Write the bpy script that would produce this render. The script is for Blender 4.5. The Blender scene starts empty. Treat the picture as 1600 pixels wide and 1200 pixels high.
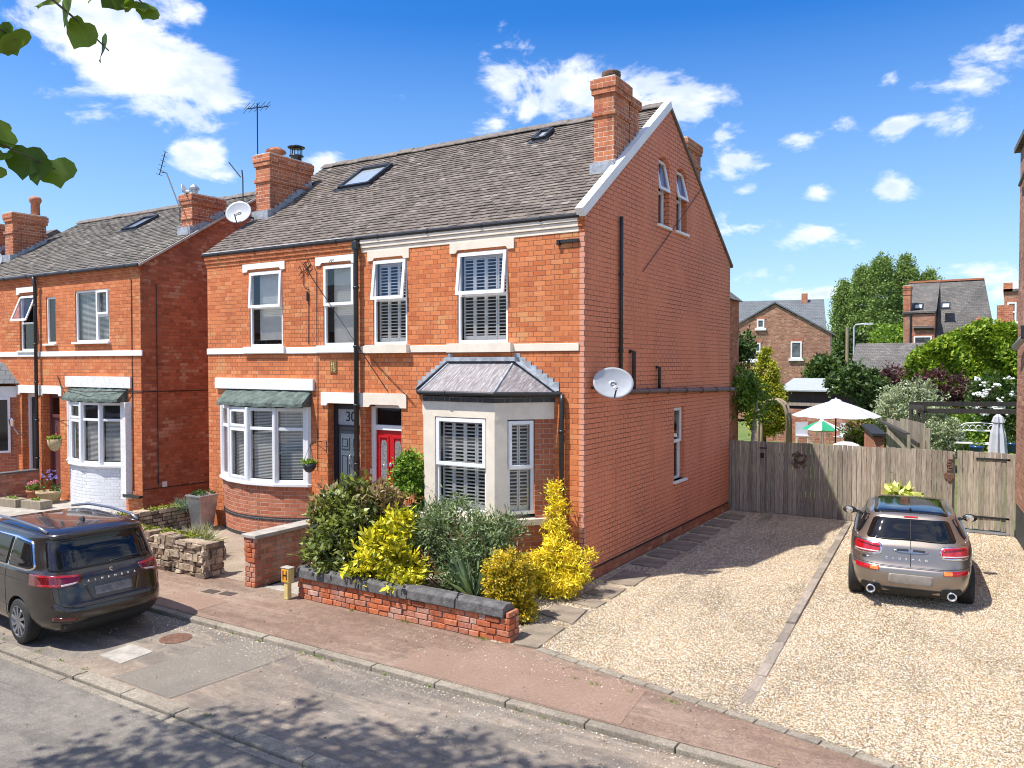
import bpy, bmesh, math, random
import numpy as np
from mathutils import Vector, Matrix
from mathutils.bvhtree import BVHTree
R = math.radians
S = bpy.context.scene
COL = S.collection
# ------------------------------------------------------------------ camera
cd = bpy.data.cameras.new('camera'); cam = bpy.data.objects.new('camera', cd); COL.objects.link(cam)
cd.sensor_width = 36.0; cd.lens = 36.0*1244.0/1600.0; cd.clip_start = 0.05; cd.clip_end = 3000
cam.location = (5.66, -11.2, 3.5); cam.rotation_euler = (R(90)-math.atan(31/1244.0), 0, R(32))
S.camera = cam
# ------------------------------------------------------------------ sun, sky, exposure
EL = R(61.5); SD = Vector((.58*math.cos(EL), .81*math.cos(EL), -math.sin(EL))).normalized()
sl = bpy.data.lights.new('sun', 'SUN'); sl.energy = 4.8; sl.angle = R(0.55); sl.color = (1, .95, .87)
sun = bpy.data.objects.new('sun', sl); COL.objects.link(sun); sun.rotation_euler = SD.to_track_quat('-Z', 'Y').to_euler()
S.view_settings.view_transform = 'Standard'; S.view_settings.look = 'None'
S.view_settings.gamma = 1; S.view_settings.exposure = 0.54
S.render.resolution_x = 1024; S.render.resolution_y = 768
S.render.engine = 'CYCLES'; S.cycles.filter_width = 1.05

class NT:
    """small wrapper round a node tree"""
    def __init__(s, tree): s.t = tree; s.n = tree.nodes; s.l = tree.links
    def node(s, typ, ins=None, **props):
        nd = s.n.new(typ)
        for k, v in props.items(): setattr(nd, k, v)
        for k, v in (ins or {}).items():
            sock = nd.inputs[k]
            if isinstance(v, bpy.types.NodeSocket): s.l.new(v, sock)
            elif isinstance(v, bpy.types.Node): s.l.new(v.outputs[0], sock)
            else:
                if hasattr(sock.default_value, '__len__') and len(sock.default_value) == 4 and len(v) == 3: v = (*v, 1)
                sock.default_value = v
        return nd
    def m(s, op, a, b=0.0, c=None, clamp=False):
        ins = {0: a, 1: b}
        if c is not None: ins[2] = c
        nd = s.node('ShaderNodeMath', ins, operation=op, use_clamp=clamp); return nd.outputs[0]
    def mix(s, f, a, b, blend='MIX'):
        nd = s.n.new('ShaderNodeMix'); nd.data_type = 'RGBA'; nd.blend_type = blend
        for k, v in ((0, f), (6, a), (7, b)):
            if isinstance(v, (bpy.types.NodeSocket,)): s.l.new(v, nd.inputs[k])
            else: nd.inputs[k].default_value = v if k == 0 else ((*v, 1) if len(v) == 3 else v)
        return nd.outputs[2]
    def ramp(s, f, stops, interp='LINEAR'):
        nd = s.n.new('ShaderNodeValToRGB'); nd.color_ramp.interpolation = interp
        el = nd.color_ramp.elements
        while len(el) < len(stops): el.new(.5)
        for e, (p, c) in zip(el, stops): e.position = p; e.color = (*c, 1) if len(c) == 3 else c
        s.l.new(f, nd.inputs[0]); return nd.outputs[0]
    def rng(s, v, a, b, c=0.0, d=1.0, smooth=True):
        nd = s.node('ShaderNodeMapRange', {0: v, 1: a, 2: b, 3: c, 4: d}); nd.clamp = True
        if smooth: nd.interpolation_type = 'SMOOTHSTEP'
        return nd.outputs[0]
    def noise(s, vec, scale, detail=4, rough=.6, dist=0.0):
        nd = s.node('ShaderNodeTexNoise', {'Scale': scale, 'Detail': detail, 'Roughness': rough, 'Distortion': dist})
        if vec is not None: s.l.new(vec, nd.inputs['Vector'])
        return nd.outputs[0]

def make_world():
    w = bpy.data.worlds.new('World'); S.world = w; w.use_nodes = True
    t = NT(w.node_tree); t.n.clear()
    sky = t.node('ShaderNodeTexSky', sky_type='NISHITA'); sky.sun_disc = False
    sky.sun_elevation = EL; sky.sun_rotation = math.atan2(-.58, -.81); sky.altitude = 50; sky.air_density = 1.1; sky.dust_density = .5; sky.ozone_density = 3.2
    hs = t.node('ShaderNodeHueSaturation', {'Hue': .513, 'Saturation': 1.44, 'Value': 1.05, 'Color': sky.outputs[0]})
    g = t.node('ShaderNodeNewGeometry'); tc = t.node('ShaderNodeTexCoord'); d = tc.outputs['Generated']
    sp = t.node('ShaderNodeSeparateXYZ', {0: d})
    az = t.m('ARCTAN2', sp.outputs[0], sp.outputs[1]); el = t.m('ARCSINE', sp.outputs[2])
    # clouds: azimuth, elevation, half widths (degrees), weight
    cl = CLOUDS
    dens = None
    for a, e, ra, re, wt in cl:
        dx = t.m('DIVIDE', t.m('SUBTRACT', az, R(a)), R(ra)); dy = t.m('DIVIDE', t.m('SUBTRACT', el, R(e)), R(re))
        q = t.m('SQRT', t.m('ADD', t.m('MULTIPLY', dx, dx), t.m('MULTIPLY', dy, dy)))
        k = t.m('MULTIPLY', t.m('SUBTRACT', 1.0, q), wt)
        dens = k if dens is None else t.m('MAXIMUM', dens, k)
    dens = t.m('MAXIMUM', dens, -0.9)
    mp = t.node('ShaderNodeMapping', {'Vector': d, 'Scale': (1, 1, 1.9)})
    n1 = t.noise(mp.outputs[0], 9.0, 12, .62, .5)
    n2 = t.noise(mp.outputs[0], 24.0, 8, .62, .2)
    nn = t.m('ADD', t.m('MULTIPLY', t.m('SUBTRACT', n1, .52), 4.3), t.m('MULTIPLY', t.m('SUBTRACT', n2, .5), 1.6))
    v = t.m('ADD', dens, nn)
    mask = t.rng(v, -.05, .95)
    n3 = t.noise(mp.outputs[0], 11.0, 6, .55)
    shade = t.m('MULTIPLY', t.rng(n3, .42, .62), t.rng(v, .3, 1.0))
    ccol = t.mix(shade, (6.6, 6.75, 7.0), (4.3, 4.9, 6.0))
    hz = t.m('MULTIPLY', t.rng(el, R(-2), R(23), 1, 0, smooth=False), .72)
    base = t.mix(hz, hs.outputs[0], (3.0, 4.5, 6.4))
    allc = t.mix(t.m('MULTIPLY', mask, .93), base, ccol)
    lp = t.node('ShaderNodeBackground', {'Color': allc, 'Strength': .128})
    o = t.node('ShaderNodeOutputWorld', {0: lp.outputs[0]})
CLOUDS = [(-59.6, 20.4, 5.2, 3.6, 2.3), (-56.4, 18.5, 6.2, 3.4, 2.5), (-59.6, 16.6, 3.3, 1.8, 0.8), (-54.7, 16.5, 3.2, 1.8, 1.3), (-54.3, 21.8, 2.4, 1.7, 0.7), (-53.1, 13.7, 2.1, 1.3, 1.1), (-45.1, 14.0, 1.8, 1.2, 0.75), (-39.8, 18.1, 1.2, 1.0, 0.6), (-44.7, 14.0, 0.9, 0.5, 0.4), (-32.0, 19.4, 3.2, 2.3, 1.1), (-30.6, 17.6, 4.1, 2.1, 0.9), (-27.4, 20.4, 1.6, 0.9, 0.6), (-26.0, 18.5, 4.1, 2.5, 0.85), (-22.9, 19.0, 3.1, 1.0, 0.7), (-20.2, 17.2, 3.5, 2.0, 1.0), (-17.4, 15.4, 1.9, 2.2, 0.8), (-16.7, 13.9, 1.7, 1.0, 0.6), (-16.3, 10.3, 2.1, 0.9, 0.6), (-15.6, 9.2, 2.1, 0.8, 0.6), (-15.6, 11.7, 1.1, 0.5, 0.7), (-11.2, 11.3, 1.4, 0.9, 1.0), (-6.6, 15.0, 1.8, 0.9, 0.9), (-6.6, 11.1, 1.8, 1.0, 0.8), (-11.5, 8.4, 3.2, 1.1, 1.05), (-15.0, 6.1, 2.5, 0.7, 0.4), (-1.9, 17.0, 3.5, 1.8, 0.95), (0.1, 17.7, 2.6, 1.6, 1.0), (-3.0, 14.9, 2.1, 1.1, 0.7), (-0.9, 5.5, 2.5, 0.8, 0.9), (-13.3, 4.7, 3.9, 0.5, 1.0), (-6.6, 17.7, 0.8, 0.4, 0.5), (-10.1, 15.4, 2.0, 0.4, 0.4), (-12.5, 15.0, 1.0, 0.4, 0.4), (0.7, 4.6, 2.0, 0.8, 0.8), (-30.6, 21.5, 1.2, 0.4, 0.4),
          (35, 14, 16, 7, 1.3), (70, 22, 20, 12, 1.6), (110, 16, 20, 9, 1.4), (150, 24, 26, 13, 1.5), (-165, 20, 18, 10, 1.3), (-130, 26, 22, 12, 1.4), (-98, 18, 14, 8, 1.2),  # out-of-view clouds, here and below, added to brighten and neutralise the shade
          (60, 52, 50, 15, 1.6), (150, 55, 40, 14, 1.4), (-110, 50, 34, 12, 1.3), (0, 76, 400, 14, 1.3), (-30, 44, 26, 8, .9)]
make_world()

# ------------------------------------------------------------------ mesh helpers
ORG = {}
def setp(o, label=None, cat=None, group=None, kind=None):
    if label: o['label'] = label
    if cat: o['category'] = cat
    if group: o['group'] = group
    if kind: o['kind'] = kind
    return o
def thing(name, loc, label, cat, group=None):
    o = bpy.data.objects.new(name, None); COL.objects.link(o); o.location = loc; o.empty_display_size = .1
    ORG[o] = Vector(loc); return setp(o, label, cat, group)
class Fr:
    """wall frame: s to the right seen from outside, d outward, z up"""
    def __init__(s, o, T): s.o = Vector(o); s.T = Vector(T).normalized(); s.N = s.T.cross(Vector((0, 0, 1)))
    def __call__(s, a, d, z): return s.o + s.T*a + s.N*d + Vector((0, 0, z))
FRONT = Fr((0, 0, 0), (1, 0, 0))
SIDE = Fr((0, 0, 0), (0, 1, 0))
class MB:
    def __init__(s): s.v = []; s.f = []; s.mi = []; s.uv = {}
    def add(s, pts): k = len(s.v); s.v += [Vector(p) for p in pts]; return k
    def poly(s, pts, m=0, uv=None):
        k = s.add(pts); s.f.append(tuple(range(k, k+len(pts)))); s.mi.append(m)
        if uv: s.uv[len(s.f)-1] = uv
    def hexa(s, p, m=0):   # p: 8 points, bottom 0-3 ccw, top 4-7
        k = s.add(p)
        for q in ((3, 2, 1, 0), (4, 5, 6, 7), (0, 1, 5, 4), (1, 2, 6, 5), (2, 3, 7, 6), (3, 0, 4, 7)):
            s.f.append(tuple(k+i for i in q)); s.mi.append(m)
    def box(s, x0, x1, y0, y1, z0, z1, m=0):
        s.hexa([(x0, y0, z0), (x1, y0, z0), (x1, y1, z0), (x0, y1, z0), (x0, y0, z1), (x1, y0, z1), (x1, y1, z1), (x0, y1, z1)], m)
    def fbox(s, fr, a0, a1, d0, d1, z0, z1, m=0):
        s.hexa([fr(a0, d1, z0), fr(a1, d1, z0), fr(a1, d0, z0), fr(a0, d0, z0), fr(a0, d1, z1), fr(a1, d1, z1), fr(a1, d0, z1), fr(a0, d0, z1)], m)
    def rbox(s, c, size, rot, z0, z1, m=0):
        cx, cy = c; hx, hy = size[0]/2, size[1]/2; co, si = math.cos(rot), math.sin(rot)
        q = [(cx+x*co-y*si, cy+x*si+y*co) for x, y in ((-hx, -hy), (hx, -hy), (hx, hy), (-hx, hy))]
        s.hexa([(x, y, z0) for x, y in q]+[(x, y, z1) for x, y in q], m)
    def beam(s, a, b, w, h, m=0, up=(0, 0, 1)):
        a, b = Vector(a), Vector(b); t = (b-a).normalized(); u = Vector(up); sd = t.cross(u).normalized(); u = sd.cross(t)
        sd *= w/2; u *= h/2
        s.hexa([a-sd-u, a+sd-u, b+sd-u, b-sd-u, a-sd+u, a+sd+u, b+sd+u, b-sd+u], m)
    def prism(s, pts2, f0, f1, m=0):  # pts2 polygon, f0/f1 map (a,b)->3d
        n = len(pts2); k = s.add([f0(*p) for p in pts2]+[f1(*p) for p in pts2])
        s.f.append(tuple(range(k+n-1, k-1, -1))); s.mi.append(m)
        s.f.append(tuple(range(k+n, k+2*n))); s.mi.append(m)
        for i in range(n):
            j = (i+1) % n; s.f.append((k+i, k+j, k+n+j, k+n+i)); s.mi.append(m)
    def tube(s, pts, r, n=8, m=0, cap=True):
        pts = [Vector(p) for p in pts]; rs = r if hasattr(r, '__len__') else [r]*len(pts)
        base = len(s.v); u = None
        for i, p in enumerate(pts):
            t = (pts[min(i+1, len(pts)-1)]-pts[max(i-1, 0)])
            t = t.normalized() if t.length > 1e-9 else Vector((0, 0, 1))
            if u is None: u = t.orthogonal().normalized()
            u = (u-t*u.dot(t)); u = u.normalized() if u.length > 1e-6 else t.orthogonal().normalized()
            w = t.cross(u)
            for k in range(n):
                a = 2*math.pi*k/n; s.v.append(p+(u*math.cos(a)+w*math.sin(a))*rs[i])
        for i in range(len(pts)-1):
            for k in range(n):
                a = base+i*n+k; b = base+i*n+(k+1) % n; s.f.append((a, b, b+n, a+n)); s.mi.append(m)
        if cap:
            s.f.append(tuple(base+k for k in range(n-1, -1, -1))); s.mi.append(m)
            e = base+(len(pts)-1)*n; s.f.append(tuple(e+k for k in range(n))); s.mi.append(m)
    def lathe(s, c, prof, n=20, m=0, axis='z', cap=True):
        c = Vector(c); base = len(s.v)
        for r, h in prof:
            for k in range(n):
                a = 2*math.pi*k/n; x, y = r*math.cos(a), r*math.sin(a)
                s.v.append(c+(Vector((x, y, h)) if axis == 'z' else Vector((x, h, y)) if axis == 'y' else Vector((h, x, y))))
        for i in range(len(prof)-1):
            for k in range(n):
                a = base+i*n+k; b = base+i*n+(k+1) % n; s.f.append((a, b, b+n, a+n)); s.mi.append(m)
        if cap:
            s.f.append(tuple(base+k for k in range(n-1, -1, -1))); s.mi.append(m)
            e = base+(len(prof)-1)*n; s.f.append(tuple(e+k for k in range(n))); s.mi.append(m)
    def build(s, name, mat, parent=None, smooth=False, bevel=0, recalc=True):
        if parent is not None: org = ORG[parent]
        else:
            xs = [p.x for p in s.v]; ys = [p.y for p in s.v]; zs = [p.z for p in s.v]
            org = Vector(((min(xs)+max(xs))/2, (min(ys)+max(ys))/2, min(zs)))
        me = bpy.data.meshes.new(name); me.from_pydata([tuple(p-org) for p in s.v], [], s.f); me.update()
        if recalc:
            bm = bmesh.new(); bm.from_mesh(me); bmesh.ops.recalc_face_normals(bm, faces=bm.faces); bm.to_mesh(me); bm.free()
        uvl = me.uv_layers.new(name='uv').data
        Zv = Vector((0, 0, 1))
        for pi, p in enumerate(me.polygons):
            n = p.normal
            cu = s.uv.get(pi)
            if abs(n.z) > .85: T = Vector((1, 0, 0)); B = Vector((0, 1, 0))
            else: T = Zv.cross(n).normalized(); B = n.cross(T).normalized()
            if abs(n.x) > abs(n.y) and abs(n.z) <= .85: T = Vector((0, 1, 0)) if abs(n.y) < .3 else T
            for j, li in enumerate(p.loop_indices):
                co = s.v[me.loops[li].vertex_index]
                if cu is not None and len(cu) == len(p.loop_indices) and me.loops[li].vertex_index in cu: uvl[li].uv = cu[me.loops[li].vertex_index]
                else:
                    uvl[li].uv = (co.dot(T), co.z if abs(n.z) < .5 else co.dot(B))
        mats = mat if isinstance(mat, (list, tuple)) else [mat]
        for mm in mats: me.materials.append(mm)
        if len(mats) > 1: me.polygons.foreach_set('material_index', s.mi)
        if smooth: me.polygons.foreach_set('use_smooth', [True]*len(me.polygons))
        o = bpy.data.objects.new(name, me); COL.objects.link(o)
        if parent is not None: o.parent = parent; ORG[o] = org
        else: o.location = org; ORG[o] = org
        if bevel:
            b = o.modifiers.new('bevel', 'BEVEL'); b.width = bevel; b.segments = 2; b.limit_method = 'ANGLE'; b.angle_limit = R(40)
            b.harden_normals = False
        return o
def top(o, label, cat, group=None, kind=None): return setp(o, label, cat, group, kind)
def struct(o): o['kind'] = 'structure'; return o
def copy_tree(o, parent=None):
    c = o.copy(); COL.objects.link(c); c.parent = parent
    for ch in list(o.children): copy_tree(ch, c)
    return c

def wall(mb, fr, s0, s1, z0, top, ops=(), bps=(), reveal=.12, m=0, mr=None):
    tf = top if callable(top) else (lambda s: top)
    xs = sorted(set([s0, s1]+list(bps)+[q for o in ops for q in o[:2]]))
    xs = [x for x in xs if s0 <= x <= s1]
    for a, b in zip(xs[:-1], xs[1:]):
        if b-a < 1e-5: continue
        mid = (a+b)/2; cur = z0
        for o in sorted([o for o in ops if o[0] <= mid <= o[1]], key=lambda o: o[2]):
            if o[2] > cur+1e-5: mb.poly([fr(a, 0, cur), fr(b, 0, cur), fr(b, 0, o[2]), fr(a, 0, o[2])], m)
            cur = o[3]
        mb.poly([fr(a, 0, cur), fr(b, 0, cur), fr(b, 0, tf(b)), fr(a, 0, tf(a))], m)
    mr = m if mr is None else mr
    for o in ops:
        a, b, c, d = o[:4]; rv = o[4] if len(o) > 4 else reveal
        mb.poly([fr(a, 0, c), fr(a, -rv, c), fr(a, -rv, d), fr(a, 0, d)], mr); mb.poly([fr(b, 0, c), fr(b, -rv, c), fr(b, -rv, d), fr(b, 0, d)], mr)
        mb.poly([fr(a, 0, d), fr(b, 0, d), fr(b, -rv, d), fr(a, -rv, d)], mr); mb.poly([fr(a, 0, c), fr(b, 0, c), fr(b, -rv, c), fr(a, -rv, c)], mr)

# ------------------------------------------------------------------ materials
def newmat(name):
    m = bpy.data.materials.new(name); m.use_nodes = True; t = NT(m.node_tree); t.n.clear()
    b = t.node('ShaderNodeBsdfPrincipled'); o = t.node('ShaderNodeOutputMaterial', {0: b.outputs[0]})
    return m, t, b
def plain(name, col, rough=.6, var=.12, scale=6, bump=0.0, bscale=60, metal=0, coat=0, spec=.5):
    m, t, b = newmat(name); tc = t.node('ShaderNodeTexCoord').outputs['Object']
    n = t.noise(tc, scale, 6, .65)
    f = t.rng(n, .3, .7, 1-var, 1+var)
    c = t.mix(1.0, col, t.node('ShaderNodeCombineXYZ', {0: f, 1: f, 2: f}).outputs[0], 'MULTIPLY')
    t.l.new(c, b.inputs['Base Color']); b.inputs['Roughness'].default_value = rough; b.inputs['Metallic'].default_value = metal
    b.inputs['Coat Weight'].default_value = coat; b.inputs['Specular IOR Level'].default_value = spec
    if bump:
        bn = t.node('ShaderNodeBump', {'Height': t.noise(tc, bscale, 4, .6), 'Distance': bump, 'Strength': 1.0}); t.l.new(bn.outputs[0], b.inputs['Normal'])
    return m
def masonry(name, cols, mortar, s=.225, h=.1, row=.082, mw=.009, bump=.006, soft=.003, blot=.25, patch=None, mvar=.35, rough=.85, stain=None, jit=.006, wear=0.0):
    m, t, b = newmat(name)
    uv = t.node('ShaderNodeUVMap').outputs[0]; tc = t.node('ShaderNodeTexCoord').outputs['Object']
    nz = t.node('ShaderNodeTexNoise', {'Scale': 9.0, 'Detail': 3.0}); t.l.new(uv, nz.inputs['Vector'])
    off = t.node('ShaderNodeVectorMath', {0: nz.outputs[1], 1: (.5, .5, .5)}, operation='SUBTRACT')
    off2 = t.node('ShaderNodeVectorMath', {0: off.outputs[0], 3: jit*2}, operation='SCALE')
    uu = t.node('ShaderNodeVectorMath', {0: uv, 1: off2.outputs[0]}, operation='ADD')
    sp = t.node('ShaderNodeSeparateXYZ', {0: uu.outputs[0]}); u, v = sp.outputs[0], sp.outputs[1]
    u = t.m('ADD', u, 50.0); v = t.m('ADD', v, 20.0)
    vr = t.m('DIVIDE', v, row); ri = t.m('FLOOR', vr); fv = t.m('MULTIPLY', t.m('SUBTRACT', vr, ri), row)
    p = s+h
    odd = t.m('MODULO', ri, 2.0); shift = t.m('MULTIPLY', odd, (s/2+h/2) if abs(s-h) > .02 else s/2)
    # irregular bond: extra shift per few rows
    x = t.m('DIVIDE', t.m('ADD', u, shift), p); xi = t.m('FLOOR', x); fx = t.m('MULTIPLY', t.m('SUBTRACT', x, xi), p)
    hd = t.m('GREATER_THAN', fx, s)
    du = t.m('MINIMUM', t.m('MINIMUM', fx, t.m('ABSOLUTE', t.m('SUBTRACT', fx, s))), t.m('SUBTRACT', p, fx))
    dv = t.m('MINIMUM', fv, t.m('SUBTRACT', row, fv))
    d = t.m('MINIMUM', du, dv)
    mask = t.rng(d, mw*.5-soft*.4, mw*.5+soft, 1, 0)
    idv = t.node('ShaderNodeCombineXYZ', {0: t.m('ADD', t.m('MULTIPLY', xi, 2.0), hd), 1: ri, 2: 3.0})
    wn = t.node('ShaderNodeTexWhiteNoise', {0: idv.outputs[0]}, noise_dimensions='3D')
    bc = t.ramp(wn.outputs[0], [(i/max(1, len(cols)-1), c) for i, c in enumerate(cols)])
    fine = t.noise(tc, 30.0, 6, .7); big = t.noise(tc, .9, 5, .6)
    f = t.m('MULTIPLY', t.rng(fine, .25, .75, 1-blot*.7, 1+blot*.7), t.rng(big, .3, .7, 1-blot*.6, 1+blot*.6))
    bc = t.mix(1.0, bc, t.node('ShaderNodeCombineXYZ', {0: f, 1: f, 2: f}).outputs[0], 'MULTIPLY')
    if patch:
        pm = t.m('MULTIPLY', t.rng(t.noise(tc, 1.3, 5, .6), .52, .64), t.rng(wn.outputs[0], .55, .62)); bc = t.mix(pm, bc, patch)
    mo = t.mix(t.rng(t.noise(tc, 2.2, 5, .6), .35, .65), mortar, tuple(min(1, c*(1+mvar)) for c in mortar))
    if wear:
        mask = t.m('MULTIPLY', mask, t.rng(t.noise(tc, 1.1, 4, .6), .35, .62, wear, 1.0))
    c = t.mix(mask, bc, mo)
    if stain:
        sz = t.node('ShaderNodeMapping', {'Vector': tc, 'Scale': (1.6, 1.6, .25)})
        c = t.mix(t.m('MULTIPLY', t.rng(t.noise(sz.outputs[0], 1.6, 5, .65), .5, .72), stain[1]), c, stain[0])
    t.l.new(c, b.inputs['Base Color']); b.inputs['Roughness'].default_value = rough
    hgt = t.m('SUBTRACT', t.m('MULTIPLY', t.noise(tc, 45.0, 4, .6), .35), t.m('MULTIPLY', mask, 1.0))
    bn = t.node('ShaderNodeBump', {'Height': hgt, 'Distance': bump, 'Strength': 1.0}); t.l.new(bn.outputs[0], b.inputs['Normal'])
    return m
def island(name, stops, rough=.7, noise=.2, scale=20, transl=0, patchcol=None, pscale=1.2, spec=.4, bump=0):
    m, t, b = newmat(name); g = t.node('ShaderNodeNewGeometry').outputs['Random Per Island']; tc = t.node('ShaderNodeTexCoord').outputs['Object']
    c = t.ramp(g, stops)
    n = t.noise(tc, scale, 5, .65); f = t.rng(n, .28, .72, 1-noise, 1+noise)
    c = t.mix(1.0, c, t.node('ShaderNodeCombineXYZ', {0: f, 1: f, 2: f}).outputs[0], 'MULTIPLY')
    if patchcol:
        c = t.mix(t.m('MULTIPLY', t.rng(t.noise(tc, pscale, 7, .7), .5, .66), patchcol[1]), c, patchcol[0])
    t.l.new(c, b.inputs['Base Color']); b.inputs['Roughness'].default_value = rough; b.inputs['Specular IOR Level'].default_value = spec
    if bump:
        bn = t.node('ShaderNodeBump', {'Height': n, 'Distance': bump, 'Strength': 1.0}); t.l.new(bn.outputs[0], b.inputs['Normal'])
    if transl:
        tr = t.node('ShaderNodeBsdfTranslucent', {'Color': t.mix(1.0, c, (1.25, 1.3, .5), 'MULTIPLY')})
        mx = t.node('ShaderNodeMixShader', {0: transl, 1: b.outputs[0], 2: tr.outputs[0]})
        t.l.new(mx.outputs[0], [n for n in t.n if n.type == 'OUTPUT_MATERIAL'][0].inputs[0])
    return m
def leafmat(name, dark, mid, lite, tr=.3, rough=.5, spec=.35):
    return island(name, [(0, dark), (.35, mid), (.8, lite), (1, tuple(min(1, c*1.3) for c in lite))], rough, .22, 2.5, tr, spec=spec)
def glassmat(name, tint=(.9, .95, .95), refl=1.0, rough=.01):
    m = bpy.data.materials.new(name); m.use_nodes = True; t = NT(m.node_tree); t.n.clear()
    fr = t.node('ShaderNodeFresnel', {'IOR': 1.7}); tc = t.node('ShaderNodeTexCoord').outputs['Object']
    bn = t.node('ShaderNodeBump', {'Height': t.noise(tc, 1.5, 2, .5), 'Distance': .004, 'Strength': .4})
    gl = t.node('ShaderNodeBsdfGlossy', {'Roughness': rough, 'Color': (1, 1, 1), 'Normal': bn.outputs[0]}); tp = t.node('ShaderNodeBsdfTransparent', {'Color': tint})
    f = t.m('ADD', t.m('MULTIPLY', fr.outputs[0], refl), .02, clamp=True)
    mx = t.node('ShaderNodeMixShader', {0: f, 1: tp.outputs[0], 2: gl.outputs[0]})
    t.node('ShaderNodeOutputMaterial', {0: mx.outputs[0]}); return m
M = {}
OR = [(.47, .122, .038), (.56, .168, .055), (.62, .20, .07), (.51, .142, .046), (.66, .24, .095)]
M['brick_front'] = masonry('orange_front_brick', OR, (.17, .075, .045), mw=.007, blot=.16, patch=(.60, .26, .10), wear=.5)
M['brick_bay'] = masonry('red_bay_brick', [(.36, .10, .05), (.42, .13, .06), (.48, .17, .09), (.33, .09, .05)], (.42, .30, .22), blot=.2)
M['brick_dark'] = masonry('brown_red_gable_brick', [(.30, .085, .04), (.40, .12, .052), (.46, .15, .07), (.35, .10, .045), (.50, .20, .11)], (.24, .12, .08), blot=.25, patch=(.52, .28, .17), s=.225, h=.1, wear=.3)
M['brick_chim'] = masonry('chimney_brick', [(.42, .12, .05), (.50, .16, .065), (.34, .09, .04), (.55, .2, .08)], (.55, .42, .32), blot=.25, stain=((.05, .04, .035), .5), wear=.3)
M['brick_blue'] = masonry('blue_black_brick', [(.03, .03, .035), (.045, .045, .05), (.035, .03, .033)], (.16, .14, .13), row=.082, rough=.5)
M['brick_wall'] = masonry('weathered_garden_brick', [(.30, .09, .05), (.40, .13, .07), (.48, .2, .12), (.34, .10, .055), (.5, .26, .18)], (.24, .18, .14), blot=.3, bump=.01, soft=.004, mw=.011, stain=((.5, .4, .36), .45))
M['brick_white'] = masonry('white_painted_brick', [(.62, .65, .68), (.7, .72, .75), (.66, .68, .7)], (.30, .31, .33), mw=.005, soft=.005, bump=.008, blot=.08, rough=.6, wear=.2)
M['brick_back'] = masonry('mottled_brown_brick', [(.24, .10, .06), (.34, .15, .09), (.42, .21, .13), (.28, .11, .065), (.5, .3, .2)], (.34, .25, .18), blot=.3)
M['paint_gable'] = masonry('terracotta_painted_brick', [(.69, .235, .12), (.705, .243, .126), (.675, .228, .115), (.71, .25, .13)], (.14, .05, .032), s=.215, h=.215, mw=.009, soft=.004, bump=.005, blot=.10, wear=.35, rough=.75, stain=((.50, .14, .07), .5))
M['tar'] = plain('black_plinth', (.03, .026, .024), .8, .5, 5, .02, 20)
M['paint_quoin'] = masonry('pink_painted_quoin', [(.62, .27, .18), (.66, .3, .2)], (.16, .08, .06), s=.4, h=.4, blot=.06, mw=.008)
M['white'] = plain('white_paint', (.80, .80, .79), .45, .05, 3)
M['pvc'] = plain('white_pvc', (.82, .83, .84), .3, .03, 3)
M['cream'] = plain('cream_masonry_paint', (.76, .67, .555), .6, .07, 4, .002, 40)
M['render'] = plain('rough_white_render', (.78, .78, .76), .8, .1, 9, .012, 40)
M['black'] = plain('black_pipe_plastic', (.022, .022, .024), .38, .25, 6)
M['brown_pipe'] = plain('brown_painted_pipe', (.16, .08, .065), .5, .2, 6)
M['grey_pipe'] = plain('grey_pipe', (.42, .45, .5), .4, .1, 6)
M['lead'] = plain('lead_flashing', (.33, .36, .40), .5, .3, 9, .004, 30)
M['felt'] = plain('green_grey_canopy_felt', (.085, .115, .10), .85, .45, 7, .012, 22)
M['shutter'] = plain('white_shutter', (.86, .86, .85), .4, .02)
M['blind'] = plain('cream_blind', (.78, .78, .74), .6, .05)
M['dark_room'] = plain('dim_room', (.03, .03, .033), .9, .3)
M['glass'] = glassmat('window_glass', (.98, .985, .985), .75)
M['frost'] = plain('frosted_glass', (.40, .43, .45), .25, .1, 8)
M['lace'] = plain('leaded_glass_pale', (.2, .2, .21), .15, .5, 25)
M['grey_door'] = plain('slate_blue_door_paint', (.10, .125, .155), .35, .05)
M['anthracite'] = plain('anthracite_frame', (.022, .026, .033), .35, .1)
M['red_door'] = plain('red_door_paint', (.48, .008, .015), .28, .05)
M['maroon_door'] = plain('faded_plum_door_paint', (.14, .05, .05), .4, .1)
M['chrome'] = plain('chrome', (.8, .8, .82), .12, .02, metal=1)
M['steel'] = plain('galvanised_steel', (.45, .46, .48), .4, .15, 10, metal=.8)
M['mesh_dish'] = plain('grey_dish', (.42, .44, .47), .45, .1, 5)
M['terra'] = plain('terracotta', (.45, .16, .08), .7, .25, 12)
M['stone_dark'] = plain('dark_sandstone_coping', (.105, .10, .098), .85, .4, 9, .012, 35)
M['stone'] = plain('paving_stone', (.215, .175, .13), .85, .28, 4, .004, 50)
M['concrete'] = plain('concrete', (.36, .33, .29), .9, .22, 5, .006, 60)
M['rubble'] = island('rubble_stone', [(0, (.16, .12, .09)), (.4, (.30, .22, .15)), (.75, (.40, .31, .22)), (1, (.5, .4, .3))], .9, .35, 14, bump=.015, patchcol=((.05, .045, .035), .7), pscale=3)
M['moss'] = leafmat('moss', (.09, .12, .02), (.22, .26, .03), (.36, .38, .05), .1, .9)
M['lamp_red'] = plain('red_lamp_lens', (.42, .006, .012), .12, .25, 30, coat=1)
M['lamp_dark'] = plain('dark_red_lamp_lens', (.13, .004, .007), .12, .3, 30, coat=1)
M['lamp_amber'] = plain('amber_lamp_lens', (.8, .2, .03), .15, .2, 30, coat=1)
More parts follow.
